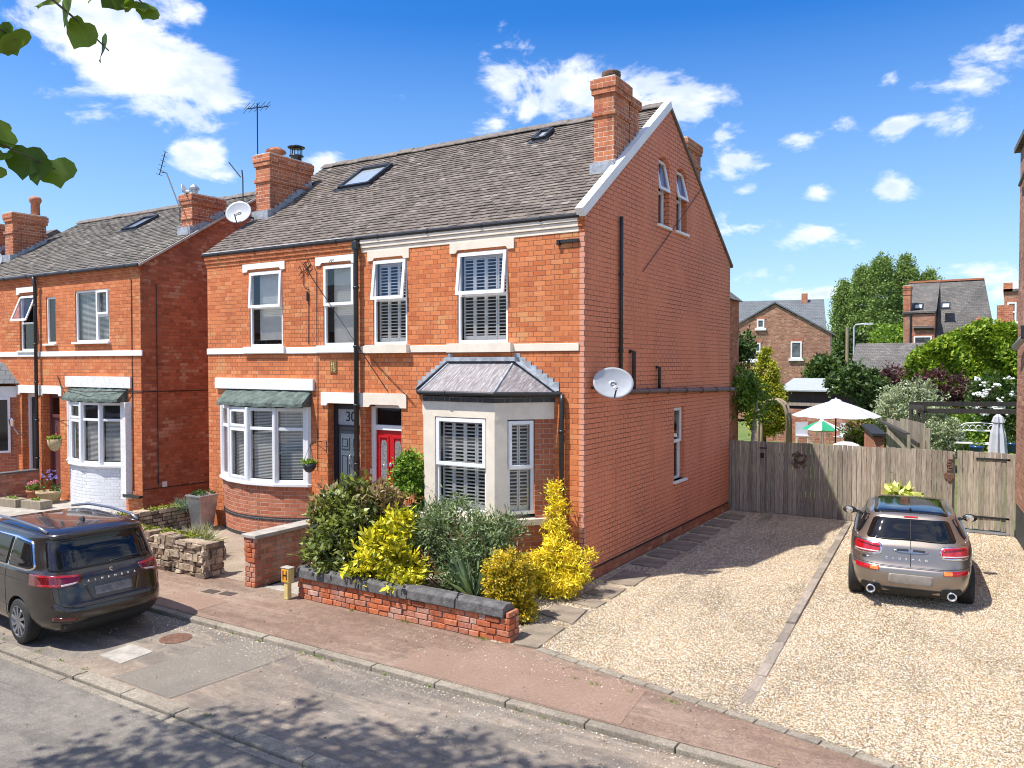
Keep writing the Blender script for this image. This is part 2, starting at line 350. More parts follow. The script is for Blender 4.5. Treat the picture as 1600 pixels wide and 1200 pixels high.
M['lamp_clear'] = plain('clear_lamp_lens', (.6, .5, .5), .1, .1, 30, coat=1)
M['car_glass'] = plain('tinted_car_glass', (.006, .007, .008), .04, .05, coat=0, spec=.55)
M['tyre'] = plain('tyre_rubber', (.022, .021, .021), .8, .3, 30, .003, 80)
M['alloy'] = plain('alloy_wheel', (.33, .34, .37), .3, .1, metal=.85)
M['arch'] = plain('black_arch_plastic', (.018, .018, .018), .7, .2)
M['plate'] = plain('smudged_grey_plate', (.16, .15, .15), .5, .35, 18)
M['plate_tan'] = plain('smudged_tan_plate', (.27, .24, .21), .45, .15, 10)
def carpaint(name, col, metal=.55, rough=.32):
    m, t, b = newmat(name); tc = t.node('ShaderNodeTexCoord').outputs['Object']
    n = t.noise(tc, 900, 1, .5); f = t.rng(n, .3, .7, .85, 1.2)
    c = t.mix(1.0, col, t.node('ShaderNodeCombineXYZ', {0: f, 1: f, 2: f}).outputs[0], 'MULTIPLY')
    dirt = t.rng(t.noise(tc, 3, 6, .7), .45, .8, 0, .18); c = t.mix(dirt, c, (.2, .17, .14))
    t.l.new(c, b.inputs['Base Color']); b.inputs['Metallic'].default_value = metal; b.inputs['Roughness'].default_value = rough
    b.inputs['Coat Weight'].default_value = .85; b.inputs['Coat Roughness'].default_value = .05; return m
M['seat_paint'] = carpaint('brown_black_metallic', (.026, .019, .015), .35, .26)
M['mini_paint'] = carpaint('bronze_grey_metallic', (.30, .255, .215), .75, .34)
M['white_car'] = carpaint('white_car_paint', (.75, .75, .75), .1, .3)
def tilemat(name, stops, patch, patch2):
    return island(name, stops, .85, .3, 9, 0, patch, 1.0, bump=.004)
M['tiles'] = tilemat('weathered_clay_tiles', [(0, (.115, .094, .080)), (.35, (.142, .116, .098)), (.7, (.165, .136, .114)), (.95, (.19, .158, .132)), (1, (.26, .225, .19))], ((.20, .168, .138), .55), None)
M['tiles_grey'] = tilemat('weathered_grey_tiles', [(0, (.10, .09, .078)), (.4, (.14, .125, .107)), (.8, (.175, .157, .135)), (1, (.24, .215, .185))], ((.20, .18, .152), .5), None)
M['slate'] = masonry('blue_grey_slates', [(.115, .13, .14), (.14, .155, .165), (.125, .135, .145)], (.05, .05, .055), s=.25, h=.25, row=.2, mw=.008, bump=.01, blot=.15)
M['slate_dark'] = masonry('brown_grey_slates', [(.10, .095, .09), (.14, .13, .12), (.12, .11, .10), (.17, .16, .14)], (.04, .04, .04), s=.2, h=.2, row=.14, mw=.01, bump=.012, blot=.3)
M['ridge'] = plain('ridge_tile', (.16, .135, .115), .85, .35, 8, .008, 25)
M['mortar'] = plain('pale_mortar', (.5, .46, .4), .9, .2, 9, .006, 30)
M['bark'] = plain('bark', (.10, .075, .055), .9, .35, 14, .02, 25)
M['birch_bark'] = plain('birch_bark', (.55, .5, .44), .8, .4, 18, .006, 30)
def woodmat(name, c1, c2, sc=(6, 6, .6)):
    m, t, b = newmat(name); tc = t.node('ShaderNodeTexCoord').outputs['Object']; g = t.node('ShaderNodeNewGeometry').outputs['Random Per Island']
    mp = t.node('ShaderNodeMapping', {'Vector': tc, 'Scale': sc})
    n = t.noise(mp.outputs[0], 6, 8, .7, .3); c = t.mix(t.rng(n, .3, .7), c1, c2)
    f = t.rng(g, 0, 1, .68, 1.22, smooth=False); c = t.mix(1.0, c, t.node('ShaderNodeCombineXYZ', {0: f, 1: f, 2: f}).outputs[0], 'MULTIPLY')
    kn = t.node('ShaderNodeTexVoronoi', {'Scale': 3.4}); t.l.new(tc, kn.inputs['Vector'])
    c = t.mix(t.rng(kn.outputs[0], .03, .07, .7, 0), c, (.07, .05, .035))
    t.l.new(c, b.inputs['Base Color']); b.inputs['Roughness'].default_value = .85
    bn = t.node('ShaderNodeBump', {'Height': n, 'Distance': .004, 'Strength': 1.0}); t.l.new(bn.outputs[0], b.inputs['Normal']); return m
M['fence'] = woodmat('silvered_timber', (.22, .18, .14), (.44, .38, .30))
M['fence_old'] = woodmat('old_fence_timber', (.22, .18, .13), (.42, .36, .27))
M['pergola'] = woodmat('dark_stained_timber', (.03, .025, .022), (.07, .058, .05))
M['post'] = woodmat('round_timber', (.22, .16, .10), (.42, .34, .24))
def groundmat(name, c1, c2, c3, sc=1.2, fine=260, fb=.004, speck=None, rough=.9, cracks=0, streak=None):
    m, t, b = newmat(name); tc = t.node('ShaderNodeTexCoord').outputs['Object']
    n = t.noise(tc, sc, 8, .65, .3); c = t.mix(t.rng(n, .35, .65), c1, c2)
    n2 = t.noise(tc, sc*.37, 6, .6, .5); c = t.mix(t.rng(n2, .5, .68, 0, .8), c, c3)
    fn = t.noise(tc, fine, 3, .7); f = t.rng(fn, .3, .7, .5, 1.5); c = t.mix(1.0, c, t.node('ShaderNodeCombineXYZ', {0: f, 1: f, 2: f}).outputs[0], 'MULTIPLY')
    md = t.noise(tc, 22, 5, .7); f2 = t.rng(md, .3, .7, .86, 1.14); c = t.mix(1.0, c, t.node('ShaderNodeCombineXYZ', {0: f2, 1: f2, 2: f2}).outputs[0], 'MULTIPLY')
    gn = t.noise(tc, 62, 3, .7); gf = t.rng(gn, .32, .68, .74, 1.26); c = t.mix(1.0, c, t.node('ShaderNodeCombineXYZ', {0: gf, 1: gf, 2: gf}).outputs[0], 'MULTIPLY')
    h = fn
    if streak:
        mp = t.node('ShaderNodeMapping', {'Vector': tc, 'Scale': (.22, 1.6, 1)}); sn = t.noise(mp.outputs[0], 2.4, 7, .65, .4)
        c = t.mix(t.rng(sn, .48, .66, 0, .75), c, streak[0]); c = t.mix(t.rng(sn, .46, .36, 0, .6), c, streak[1])
        pn = t.noise(tc, 7.0, 6, .7); pf = t.rng(pn, .3, .7, .84, 1.16); c = t.mix(1.0, c, t.node('ShaderNodeCombineXYZ', {0: pf, 1: pf, 2: pf}).outputs[0], 'MULTIPLY')
    if speck:
        vo = t.node('ShaderNodeTexVoronoi', {'Scale': speck[0]}); t.l.new(tc, vo.inputs['Vector'])
        c = t.mix(t.m('MULTIPLY', t.rng(vo.outputs[0], .12, .2, 1, 0), t.rng(t.noise(tc, 1.7, 4, .6), .5, .62)), c, speck[1])
    if cracks:
        vo = t.node('ShaderNodeTexVoronoi', {'Scale': cracks, 'Randomness': 1.0}, feature='DISTANCE_TO_EDGE')
        wob = t.node('ShaderNodeTexNoise', {'Scale': 3.0, 'Detail': 5.0}); t.l.new(tc, wob.inputs['Vector'])
        ad = t.node('ShaderNodeVectorMath', {0: tc, 1: wob.outputs[1]}, operation='ADD'); t.l.new(ad.outputs[0], vo.inputs['Vector'])
        c = t.mix(t.m('MULTIPLY', t.rng(vo.outputs[0], .004, .014, 1, 0), .6), c, (.04, .035, .03))
    t.l.new(c, b.inputs['Base Color']); b.inputs['Roughness'].default_value = rough
    bn = t.node('ShaderNodeBump', {'Height': t.m('ADD', h, t.m('MULTIPLY', md, .6)), 'Distance': fb, 'Strength': 1.0}); t.l.new(bn.outputs[0], b.inputs['Normal']); return m
M['road'] = groundmat('road_asphalt', (.165, .148, .125), (.205, .182, .153), (.145, .13, .11), .8, 200, streak=((.22, .19, .16), (.12, .11, .095)))
M['parking'] = groundmat('worn_parking_asphalt', (.16, .138, .115), (.22, .19, .158), (.29, .215, .155), 1.1, 150, .006, streak=((.33, .27, .21), (.15, .13, .115)), speck=(26, (.62, .55, .45)))
M['pave'] = groundmat('red_tarmac_pavement', (.185, .118, .084), (.24, .16, .115), (.28, .215, .16), .8, 190, .004, streak=((.31, .215, .16), (.15, .098, .072)))
M['path'] = groundmat('brown_concrete_path', (.26, .20, .145), (.33, .265, .20), (.22, .18, .13), 1.5, 180)
M['soil'] = groundmat('garden_soil', (.075, .055, .04), (.12, .09, .065), (.16, .13, .10), 2.5, 120, .02)
M['lawn'] = groundmat('lawn', (.10, .16, .03), (.16, .21, .05), (.2, .2, .07), 1.5, 90, .02)
M['kerb'] = groundmat('kerb_stone', (.24, .205, .16), (.31, .27, .21), (.19, .16, .125), 2.0, 160)
def gravelmat():
    m, t, b = newmat('golden_gravel'); tc = t.node('ShaderNodeTexCoord').outputs['Object']
    vo = t.node('ShaderNodeTexVoronoi', {'Scale': 75.0}); t.l.new(tc, vo.inputs['Vector'])
    sp = t.node('ShaderNodeSeparateColor', {0: vo.outputs['Color']})
    c = t.ramp(sp.outputs[0], GR); c = t.mix(t.rng(vo.outputs[0], .35, .75, 0, .85), c, (.10, .07, .045))
    mpg = t.node('ShaderNodeMapping', {'Vector': tc, 'Scale': (2.2, .35, 1)}); big = t.m('MULTIPLY', t.rng(t.noise(tc, .9, 5, .6), .35, .65, .72, 1.05), t.rng(t.noise(mpg.outputs[0], 1.3, 4, .6), .36, .5, .72, 1.0)); c = t.mix(1.0, c, t.node('ShaderNodeCombineXYZ', {0: big, 1: big, 2: big}).outputs[0], 'MULTIPLY')
    t.l.new(c, b.inputs['Base Color']); b.inputs['Roughness'].default_value = .8
    bn = t.node('ShaderNodeBump', {'Height': t.m('SUBTRACT', 1.0, vo.outputs[0]), 'Distance': .012, 'Strength': 1.0}); t.l.new(bn.outputs[0], b.inputs['Normal']); return m
GR = [(0, (.20, .14, .09)), (.10, (.34, .22, .12)), (.24, (.64, .42, .20)), (.46, (.76, .63, .42)), (.72, (.88, .79, .62)), (.93, (.95, .93, .86)), (1, (.42, .17, .07))]
M['gravel'] = gravelmat(); M['pebble'] = island('gravel_pebbles', GR, .75, .12, 30)
M['leaf_photinia'] = leafmat('photinia_leaves', (.045, .05, .018), (.10, .13, .03), (.27, .31, .07), .25, .35, .5)
M['leaf_photinia_red'] = leafmat('reddish_leaves', (.16, .09, .05), (.26, .17, .09), (.38, .30, .16), .25, .5)
M['leaf_yellow'] = leafmat('yellow_green_leaves', (.12, .17, .015), (.48, .44, .02), (.80, .70, .05), .25)
M['leaf_gold'] = leafmat('golden_cypress_sprays', (.34, .26, .015), (.80, .60, .02), (.95, .80, .06), .2)
M['leaf_euon'] = leafmat('gold_edged_leaves', (.10, .14, .015), (.44, .35, .025), (.74, .52, .04), .25)
M['leaf_grey'] = leafmat('grey_green_leaves', (.055, .095, .035), (.13, .19, .075), (.27, .33, .17), .25)
M['leaf_green'] = leafmat('fresh_green_leaves', (.05, .11, .015), (.14, .25, .03), (.28, .40, .06), .3)
M['leaf_ivy'] = leafmat('creeper_leaves', (.06, .13, .012), (.17, .29, .025), (.34, .42, .05), .25)
M['leaf_poplar'] = leafmat('poplar_leaves', (.11, .17, .05), (.18, .26, .07), (.26, .35, .11), .2, .6)
M['leaf_dark'] = leafmat('dark_green_leaves', (.018, .045, .012), (.045, .09, .02), (.10, .16, .04), .25)
M['leaf_conifer'] = leafmat('yellow_conifer_sprays', (.10, .14, .015), (.32, .34, .025), (.55, .52, .04), .2, .7)
M['leaf_purple'] = leafmat('purple_maple_leaves', (.03, .012, .016), (.07, .025, .032), (.15, .06, .06), .2)
M['leaf_silver'] = leafmat('variegated_pale_leaves', (.16, .21, .11), (.30, .36, .22), (.48, .52, .36), .2)
M['leaf_grass'] = leafmat('pale_grass_blades', (.16, .19, .09), (.34, .36, .2), (.55, .52, .36), .2)
M['leaf_blue'] = leafmat('blue_grey_blades', (.14, .19, .14), (.25, .32, .26), (.4, .46, .38), .2)
M['leaf_spike'] = leafmat('sword_leaves', (.05, .09, .04), (.11, .18, .08), (.22, .30, .16), .15)
M['leaf_lime'] = leafmat('lime_tree_leaves', (.06, .11, .012), (.11, .19, .02), (.20, .28, .035), .45, .45)
M['leaf_hosta'] = leafmat('variegated_hosta_leaves', (.22, .3, .04), (.5, .55, .12), (.75, .75, .3), .25)
M['petal_white'] = plain('white_petals', (.85, .86, .82), .6, .05)
M['petal_blue'] = plain('lavender_blue_petals', (.30, .30, .70), .6, .2, 30)
M['petal_pink'] = plain('pink_petals', (.75, .32, .38), .6, .2, 30)
M['petal_orange'] = island('orange_red_petals', [(0, (.7, .1, .03)), (.5, (.8, .3, .05)), (1, (.85, .7, .6))])
M['canvas'] = plain('pale_grey_canvas', (.50, .50, .55), .8, .05)
M['canvas_green'] = plain('green_canvas', (.02, .30, .14), .7, .08)
M['canvas_white'] = plain('white_canvas', (.8, .8, .8), .7, .05)
M['rust'] = plain('rusty_metal', (.14, .07, .045), .8, .4, 20)
M['yellow_sign'] = plain('yellow_plate', (.72, .33, .03), .5, .15, 12)
M['yellow_concrete'] = plain('pale_yellow_concrete', (.62, .5, .2), .8, .15, 12)
M['ink'] = plain('black_lettering', (.015, .015, .02), .5, 0)
M['letter_cream'] = plain('cream_lettering', (.6, .5, .25), .6, 0)
M['plate_brown'] = plain('old_yellow_brown_plate', (.2, .11, .03), .6, .3, 30)
M['blue_pot'] = plain('blue_glazed_pot', (.02, .06, .2), .2, .1)
M['pot_dark'] = plain('dark_plastic_pot', (.03, .035, .045), .4, .1)
M['straw'] = plain('woven_basket', (.42, .32, .18), .9, .3, 40, .01, 60)
# ------------------------------------------------------------------ shared building pieces
rnd = random.Random(7)
def tiled(mb, o, T, L, U, H, w=.175, g=.122, seed=1, skip=(), lift=.02):
    """courses of separate lapped tiles on a slope: o eave corner, T along, U up the slope"""
    rg = random.Random(seed); o = Vector(o); T = Vector(T).normalized(); U = Vector(U).normalized(); N = T.cross(U)
    if N.z < 0: N = -N
    rows = int(math.ceil(H/g))
    for r in range(rows):
        b = r*g; e = min(b+g+.02, H); x = -(w/2 if r % 2 else 0)
        while x < L:
            a0, a1 = max(0, x), min(L, x+w); x += w
            if a1-a0 < .01: continue
            if any(s[0] < a1-.02 and a0+.02 < s[1] and s[2] < e-.03 and b+.03 < s[3] for s in skip): continue
            j = rg.uniform(-.008, .008)+.006*math.sin(a0*1.3+r); li = lift+rg.uniform(-.005, .007)
            p = lambda s_, t_, n_: o+T*s_+U*t_+N*n_
            q = [p(a0+.002, b+j, li), p(a1-.002, b+j, li+rg.uniform(-.003, .003)), p(a1-.002, e, .003), p(a0+.002, e, .003)]
            k = mb.add(q+[p(a0+.002, b+j, li-.016), p(a1-.002, b+j, li-.016)])
            mb.f += [(k, k+1, k+2, k+3), (k+4, k+5, k+1, k)]; mb.mi += [0, 0]
def frame_bars(mb, fr, s0, s1, z0, z1, d0, d1, w, tf=None):
    g = tf or (lambda s, d, z: fr(s, d, z))
    def bx(a0, a1, c0, c1):
        mb.hexa([g(a0, d1, c0), g(a1, d1, c0), g(a1, d0, c0), g(a0, d0, c0), g(a0, d1, c1), g(a1, d1, c1), g(a1, d0, c1), g(a0, d0, c1)])
    bx(s0, s0+w, z0, z1); bx(s1-w, s1, z0, z1); bx(s0+w, s1-w, z0, z0+w); bx(s0+w, s1-w, z1-w, z1)
def tilt_tf(fr, zh, ang, dh):
    def g(s, d, z):
        dz = z-zh; dd = d-dh
        return fr(s, dh+dd*math.cos(ang)-dz*math.sin(ang), zh+dz*math.cos(ang)+dd*math.sin(ang)*0)
    return g
def shutters(parent, fr, s0, s1, z0, z1, d, n, gap=.058, mid=None):
    mb = MB(); w = (s1-s0)/n
    for i in range(n):
        a, b = s0+i*w+.003, s0+(i+1)*w-.003; st = min(.028, w*.13)
        mb.fbox(fr, a, a+st, d-.025, d, z0, z1); mb.fbox(fr, b-st, b, d-.025, d, z0, z1)
        mb.fbox(fr, a+st, b-st, d-.025, d, z0, z0+.08); mb.fbox(fr, a+st, b-st, d-.025, d, z1-.06, z1)
        z = z0+.10
        while z < z1-.08:
            y0, y1 = d-.045, d+.012
            mb.hexa([fr(a+st, d+.0, z+.0), fr(b-st, d+.0, z+.0), fr(b-st, d-.035, z+.010), fr(a+st, d-.035, z+.010), fr(a+st, d+.002, z+.014), fr(b-st, d+.002, z+.014), fr(b-st, d-.033, z+.022), fr(a+st, d-.033, z+.022)]); z += gap
    return mb.build('shutter', M['shutter'], parent)
def venetian(parent, fr, s0, s1, z0, z1, d, gap=.03, mat='blind', name='blind'):
    mb = MB(); z = z0
    while z < z1:
        mb.hexa([fr(s0, d, z), fr(s1, d, z), fr(s1, d-.014, z+.012), fr(s0, d-.014, z+.012), fr(s0, d, z+.006), fr(s1, d, z+.006), fr(s1, d-.012, z+.019), fr(s0, d-.012, z+.019)]); z += gap
    mb.fbox(fr, s0+(s1-s0)*.2, s0+(s1-s0)*.2+.006, d-.012, d-.006, z0, z1); mb.fbox(fr, s1-(s1-s0)*.2, s1-(s1-s0)*.2+.006, d-.012, d-.006, z0, z1)
    mb.fbox(fr, s0, s1, d-.03, d+.01, z1, z1+.03)
    return mb.build(name, M[mat], parent)
def glass(parent, fr, s0, s1, z0, z1, d, tf=None, mat='glass', name='pane'):
    g = tf or (lambda s, dd, z: fr(s, dd, z)); mb = MB()
    mb.poly([g(s0, d, z0), g(s1, d, z0), g(s1, d, z1), g(s0, d, z1)]); return mb.build(name, M[mat], parent, recalc=False)
def window(parent, fr, s0, s1, z0, z1, d=-.11, split=.5, tilt=0, inner=None, n=3, fw=.05, sill=None, mat='pvc', z_bl=None):
    """outer frame + transom + opening top sash + panes + something behind the glass"""
    mb = MB(); frame_bars(mb, fr, s0, s1, z0, z1, d, d+.055, fw)
    zs = z0+(z1-z0)*split if split else None
    if zs: mb.fbox(fr, s0+fw, s1-fw, d, d+.055, zs-.03, zs+.02)
    w = mb.build('window', M[mat], parent, bevel=.004)
    if zs:
        sb = MB(); tf = tilt_tf(fr, z1-.02, tilt, d+.055)
        frame_bars(sb, fr, s0+.02, s1-.02, zs-.01, z1-.02, d+.057, d+.095, .06, tf); sb.build('sash', M[mat], w, bevel=.004)
        glass(w, fr, s0+.07, s1-.07, zs+.04, z1-.07, d+.07, tf); glass(w, fr, s0+fw-.01, s1-fw+.01, z0+fw-.01, zs-.02, d+.02)
    else: glass(w, fr, s0+fw-.01, s1-fw+.01, z0+fw-.01, z1-fw+.01, d+.02)
    if inner == 'shutter': shutters(w, fr, s0+fw+.0, s1-fw, z0+.05, z1-.05, d-.045, n)
    elif inner == 'venetian': venetian(w, fr, s0+fw, s1-fw, z0+fw, z1-fw-.03, d-.05)
    elif inner == 'roller':
        b = MB(); zz = z_bl or z0+.05; b.fbox(fr, s0+fw+.08, s1-fw, d-.10, d-.095, zz, z1-.02)
        for k in range(int((z1-.04-zz)/.035)): b.fbox(fr, s0+fw+.08, s1-fw, d-.0945, d-.09, zz+k*.035, zz+k*.035+.02)
        b.build('blind', M['blind'], w)
    if sill:
        sm, out, th = sill; b = MB(); b.fbox(fr, s0-.06, s1+.06, -.12, out, z0-th, z0); b.build('sill', M[sm], w, bevel=.005)
    return w
def room(parent, fr, s0, s1, z0, z1, dep=1.2, d=-.26):
    b = MB()
    for q in ([(s0, -dep, z0), (s1, -dep, z0), (s1, -dep, z1), (s0, -dep, z1)], [(s0, d, z0), (s0, -dep, z0), (s0, -dep, z1), (s0, d, z1)], [(s1, d, z0), (s1, -dep, z0), (s1, -dep, z1), (s1, d, z1)],
              [(s0, d, z0), (s1, d, z0), (s1, -dep, z0), (s0, -dep, z0)], [(s0, d, z1), (s1, d, z1), (s1, -dep, z1), (s0, -dep, z1)]):
        b.poly([fr(*p) for p in q])
    return b.build('interior', M['dark_room'], parent)
def lintel(mb, fr, s0, s1, z0, z1, out=.025, notch=.12, up=.05):
    pts = [(s0, z0), (s0+notch, z0), (s0+notch+.04, z0+up), (s1-notch-.04, z0+up), (s1-notch, z0), (s1, z0), (s1, z1), (s0, z1)]
    mb.prism(pts, lambda a, b: fr(a, 0, b), lambda a, b: fr(a, out, b))
def gutter(parent, pts, r=.042, mat='black', name='gutter'):
    mb = MB(); mb.tube(pts, r, 10)
    P0, P1 = Vector(pts[0]), Vector(pts[-1]); L = (P1-P0).length; k = int(L/1.0)
    for i in range(1, k):
        for a, b in zip(pts[:-1], pts[1:]):
            pass
    tot = 0
    for a, b in zip(pts[:-1], pts[1:]):
        a, b = Vector(a), Vector(b); L = (b-a).length; t = (b-a)/L; x = .5
        while x < L: mb.tube([a+t*x, a+t*(x+.05)], r*1.18, 10); x += 1.15
    return mb.build(name, M[mat], parent, smooth=False)
def pipe(parent, pts, r=.035, mat='black', name='downpipe', cl=1.0):
    mb = MB(); mb.tube(pts, r, 10)
    for a, b in zip(pts[:-1], pts[1:]):
        a, b = Vector(a), Vector(b); L = (b-a).length
        if L < cl: continue
        t = (b-a)/L; x = cl*.5
        while x < L: mb.tube([a+t*x, a+t*(x+.04)], r*1.3, 10); x += cl
    return mb.build(name, M[mat], parent, smooth=True)
def chimney(parent, x0, x1, y0, y1, zb, zt, slope, step=None, mat='brick_chim', front_lo=None, flash=True, bands=(.16, .62)):
    mb = MB(); mb.box(x0, x1, y0, y1, zb, zt-.06)
    mb.box(x0-.035, x1+.035, y0-.035, y1+.035, zt-bands[0]-.09, zt-bands[0]+.0); mb.box(x0-.05, x1+.05, y0-.05, y1+.05, zt-bands[0]+.002, zt)
    mb.box(x0-.03, x1+.03, y0-.03, y1+.03, zt-bands[1], zt-bands[1]+.08)
    if step: mb.box(x0-.002, x1+.002, y1+.05, step[0], zb, step[1]-.05); mb.box(x0-.045, x1+.045, y1+.052, step[0]+.045, step[1]-.15, step[1])
    c = mb.build('chimney', M[mat], parent, bevel=.008)
    cap = MB(); cap.box(x0-.02, x1+.02, y0-.02, y1+.02, zt+.001, zt+.04)
    cap.build('flaunching', M['mortar'], c, bevel=.015)
    if flash:
        e = step[0] if step else y1
        f = MB(); zs, sl = slope  # roof height at y
        f.box(x0-.03, x1+.03, y0-.10, y0-.006, zs+sl*(y0-.1), zs+sl*y0+.14)
        for xs in (x0-.012, x1+.004):
            y = y0
            while y < e-.02:
                f.box(xs, xs+.008, y, min(y+.13, e), zs+sl*y, zs+sl*(y+.13)+.10); y += .13
        f.build('flashing', M['lead'], c)
    return c
def pot(parent, c, kind='louvre', mat='terra'):
    mb = MB()
    if kind == 'louvre': mb.lathe(c, [(.14, 0), (.12, .04), (.12, .08), (.165, .095), (.15, .11), (.17, .13), (.15, .15), (.165, .17), (.13, .19), (.09, .20)], 18)
    elif kind == 'mush': mb.lathe(c, [(.14, 0), (.13, .08), (.24, .13), (.22, .18), (.12, .24), (.02, .26)], 18)
    elif kind == 'cowl':
        mb.lathe(c, [(.13, 0), (.12, .16), (.17, .17), (.17, .19)], 16); x, y, z = c
        for k in range(6): a = k*math.pi/3; mb.tube([(x+.13*math.cos(a), y+.13*math.sin(a), z+.18), (x+.13*math.cos(a), y+.13*math.sin(a), z+.38)], .012, 5)
        mb.lathe((x, y, z+.37), [(.2, 0), (.21, .02), (.1, .06), (.01, .07)], 16)
    elif kind == 'tall': mb.lathe(c, [(.13, 0), (.125, .4), (.15, .42), (.18, .5), (.16, .58), (.05, .62)], 16)
    return mb.build('chimney_pot', M[mat], parent, smooth=True)
def ridge(parent, x0, x1, y, z, mat='ridge', seed=3):
    mb = MB(); rg = random.Random(seed); x = x0
    while x < x1:
        e = min(x+.42, x1); w = .13; dz = rg.uniform(-.008, .012)
        for s in (-1, 1):
            q = [(x, y, z+.075+dz), (e-.004, y, z+.068+dz), (e-.004, y+s*w, z-.045+dz), (x, y+s*w, z-.038+dz)]
            mb.poly(q); mb.poly([(p[0], p[1], p[2]-.02) for p in q])
            mb.poly([q[2], q[3], (q[3][0], q[3][1], q[3][2]-.02), (q[2][0], q[2][1], q[2][2]-.02)])
        mb.poly([(x, y, z+.075+dz), (x, y+w, z-.038+dz), (x, y-w, z-.038+dz)]); x = e
    r = mb.build('ridge_tiles', M[mat], parent); return r
def skylight(parent, o, T, U, a0, a1, t0, t1):
    o = Vector(o); T = Vector(T).normalized(); U = Vector(U).normalized(); N = T.cross(U); N = -N if N.z < 0 else N
    p = lambda a, t, n: o+T*a+U*t+N*n
    mb = MB()
    def bx(x0, x1, y0, y1, n0, n1, q=mb): q.hexa([p(x0, y0, n0), p(x1, y0, n0), p(x1, y1, n0), p(x0, y1, n0), p(x0, y0, n1), p(x1, y0, n1), p(x1, y1, n1), p(x0, y1, n1)])
    w = .07
    bx(a0, a0+w, t0, t1, -.04, .09); bx(a1-w, a1, t0, t1, -.04, .09); bx(a0+w, a1-w, t0, t0+w, -.04, .08); bx(a0+w, a1-w, t1-w, t1, -.04, .1)
    bx(a0-.06, a1+.06, t0-.12, t0-.002, .0, .03)
    s = mb.build('skylight', M['anthracite'], parent, bevel=.006)
    g = MB(); bx(a0+w, a1-w, t0+w, t1-w, .02, .045, g); g.build('pane', M['sky_pane'], s); return s
M['sky_pane'] = plain('skylight_glass', (.42, .47, .50), .06, .05, coat=1)
def text_obj(body, size, loc, rot, mat, parent, name='lettering', ext=.004, sx=1.0, align='CENTER'):
    cu = bpy.data.curves.new(name, 'FONT'); cu.body = body; cu.size = size; cu.extrude = ext; cu.align_x = align; cu.align_y = 'CENTER'
    ob = bpy.data.objects.new(name+'_tmp', cu); COL.objects.link(ob); bpy.context.view_layer.update()
    me = bpy.data.meshes.new_from_object(ob.evaluated_get(bpy.context.evaluated_depsgraph_get())); bpy.data.objects.remove(ob)
    me.name = name; mt = Matrix.Translation(Vector(loc)-(ORG[parent] if parent else Vector()))@rot.to_matrix().to_4x4()@Matrix.Diagonal((sx, 1, 1, 1)); me.transform(mt)
    me.materials.clear(); me.materials.append(mat); o = bpy.data.objects.new(name, me); COL.objects.link(o); o.parent = parent; ORG[o] = ORG[parent] if parent else Vector(); return o
from mathutils import Euler
FACE_FRONT = Euler((R(90), 0, 0))

# ------------------------------------------------------------------ setting: ground, road, pavement
def sheet(name, pts, z, mat, th=0.0, obj_kind='structure'):
    mb = MB()
    if th: mb.prism([p for p in pts], lambda a, b: (a, b, z-th), lambda a, b: (a, b, z))
    else: mb.poly([(x, y, z) for x, y in pts])
    o = mb.build(name, M[mat]); o['kind'] = obj_kind; return o
sheet('ground', [(-400, -300), (400, -300), (400, 600), (-400, 600)], -.16, 'lawn')
sheet('road', [(-60, -12.4), (40, -12.4), (40, -6.36), (-60, -6.36)], -.075, 'road')
sheet('parking_bay', [(-60, -6.06), (40, -6.06), (40, -4.32), (-60, -4.32)], -.055, 'parking')
sheet('pavement', [(-60, -4.19), (40, -4.19), (40, -2.6), (-60, -2.6)], 0, 'pave', .15)
sheet('far_pavement', [(-60, -15), (40, -15), (40, -12.5), (-60, -12.5)], 0.0, 'pave', .15)
sheet('far_forecourt', [(-80, -60), (60, -60), (60, -15.01), (-80, -15.01)], 0.0, 'concrete', .1)
def kerb(name, y0, y1, z1, seed, L=.92, gap=.012, x0=-30, x1=12):
    mb = MB(); rg = random.Random(seed); x = x0
    while x < x1:
        dz = rg.uniform(-.004, .004); mb.box(x, x+L-gap, y0+rg.uniform(-.004, .004), y1, z1-.2, z1+dz); x += L
    return struct(mb.build(name, M['kerb'], bevel=.012))
kerb('kerb', -4.32, -4.20, .004, 1); kerb('edging_kerb', -6.24, -6.06, -.045, 2); kerb('channel_kerb', -6.35, -6.255, -.072, 4, 1.9); kerb('far_kerb', -12.5, -12.4, .0, 3)
sheet('gravel_drive', [(.12, -2.9), (.8, -2.77), (4.85, -3.62), (9.5, -4.6), (9.5, -2), (5.72, 7.8), (0.0, 7.8), (0, .0), (.12, -.05)], .006, 'gravel', .05)
sheet('garden_gravel', [(-3.4, -2.62), (.118, -2.62), (.118, -.06), (-.02, -.02), (-3.4, -.02)], .005, 'gravel', .05)
sheet('garden_soil', [(-3.2, -2.6), (-.9, -2.6), (-.9, -1.2), (-3.2, -1.2)], .03, 'soil', .05)
sheet('front_path', [(-4.2, -2.75), (-3.42, -2.75), (-3.42, 0), (-4.2, 0)], .008, 'concrete', .05)
sheet('concrete_forecourt', [(-9.2, -2.7), (-4.52, -2.7), (-4.52, 0), (-9.2, 0)], .006, 'path', .05)
sheet('planting_bed', [(-9.2, -2.6), (-6.1, -2.55), (-6.4, -1.75), (-9.2, -1.5)], .20, 'soil', .25)
sheet('side_passage', [(-11.57, -2.7), (-9.45, -2.7), (-9.14, 9), (-11.57, 9)], .004, 'soil', .05)
sheet('neighbour_forecourt', [(-16, -2.7), (-11.58, -2.7), (-11.58, 0), (-16, 0)], .005, 'concrete', .05)
sheet('garden_path_strip', [(-30, -2.7), (-16.2, -2.7), (-16.2, 0), (-30, 0)], .003, 'path', .05)
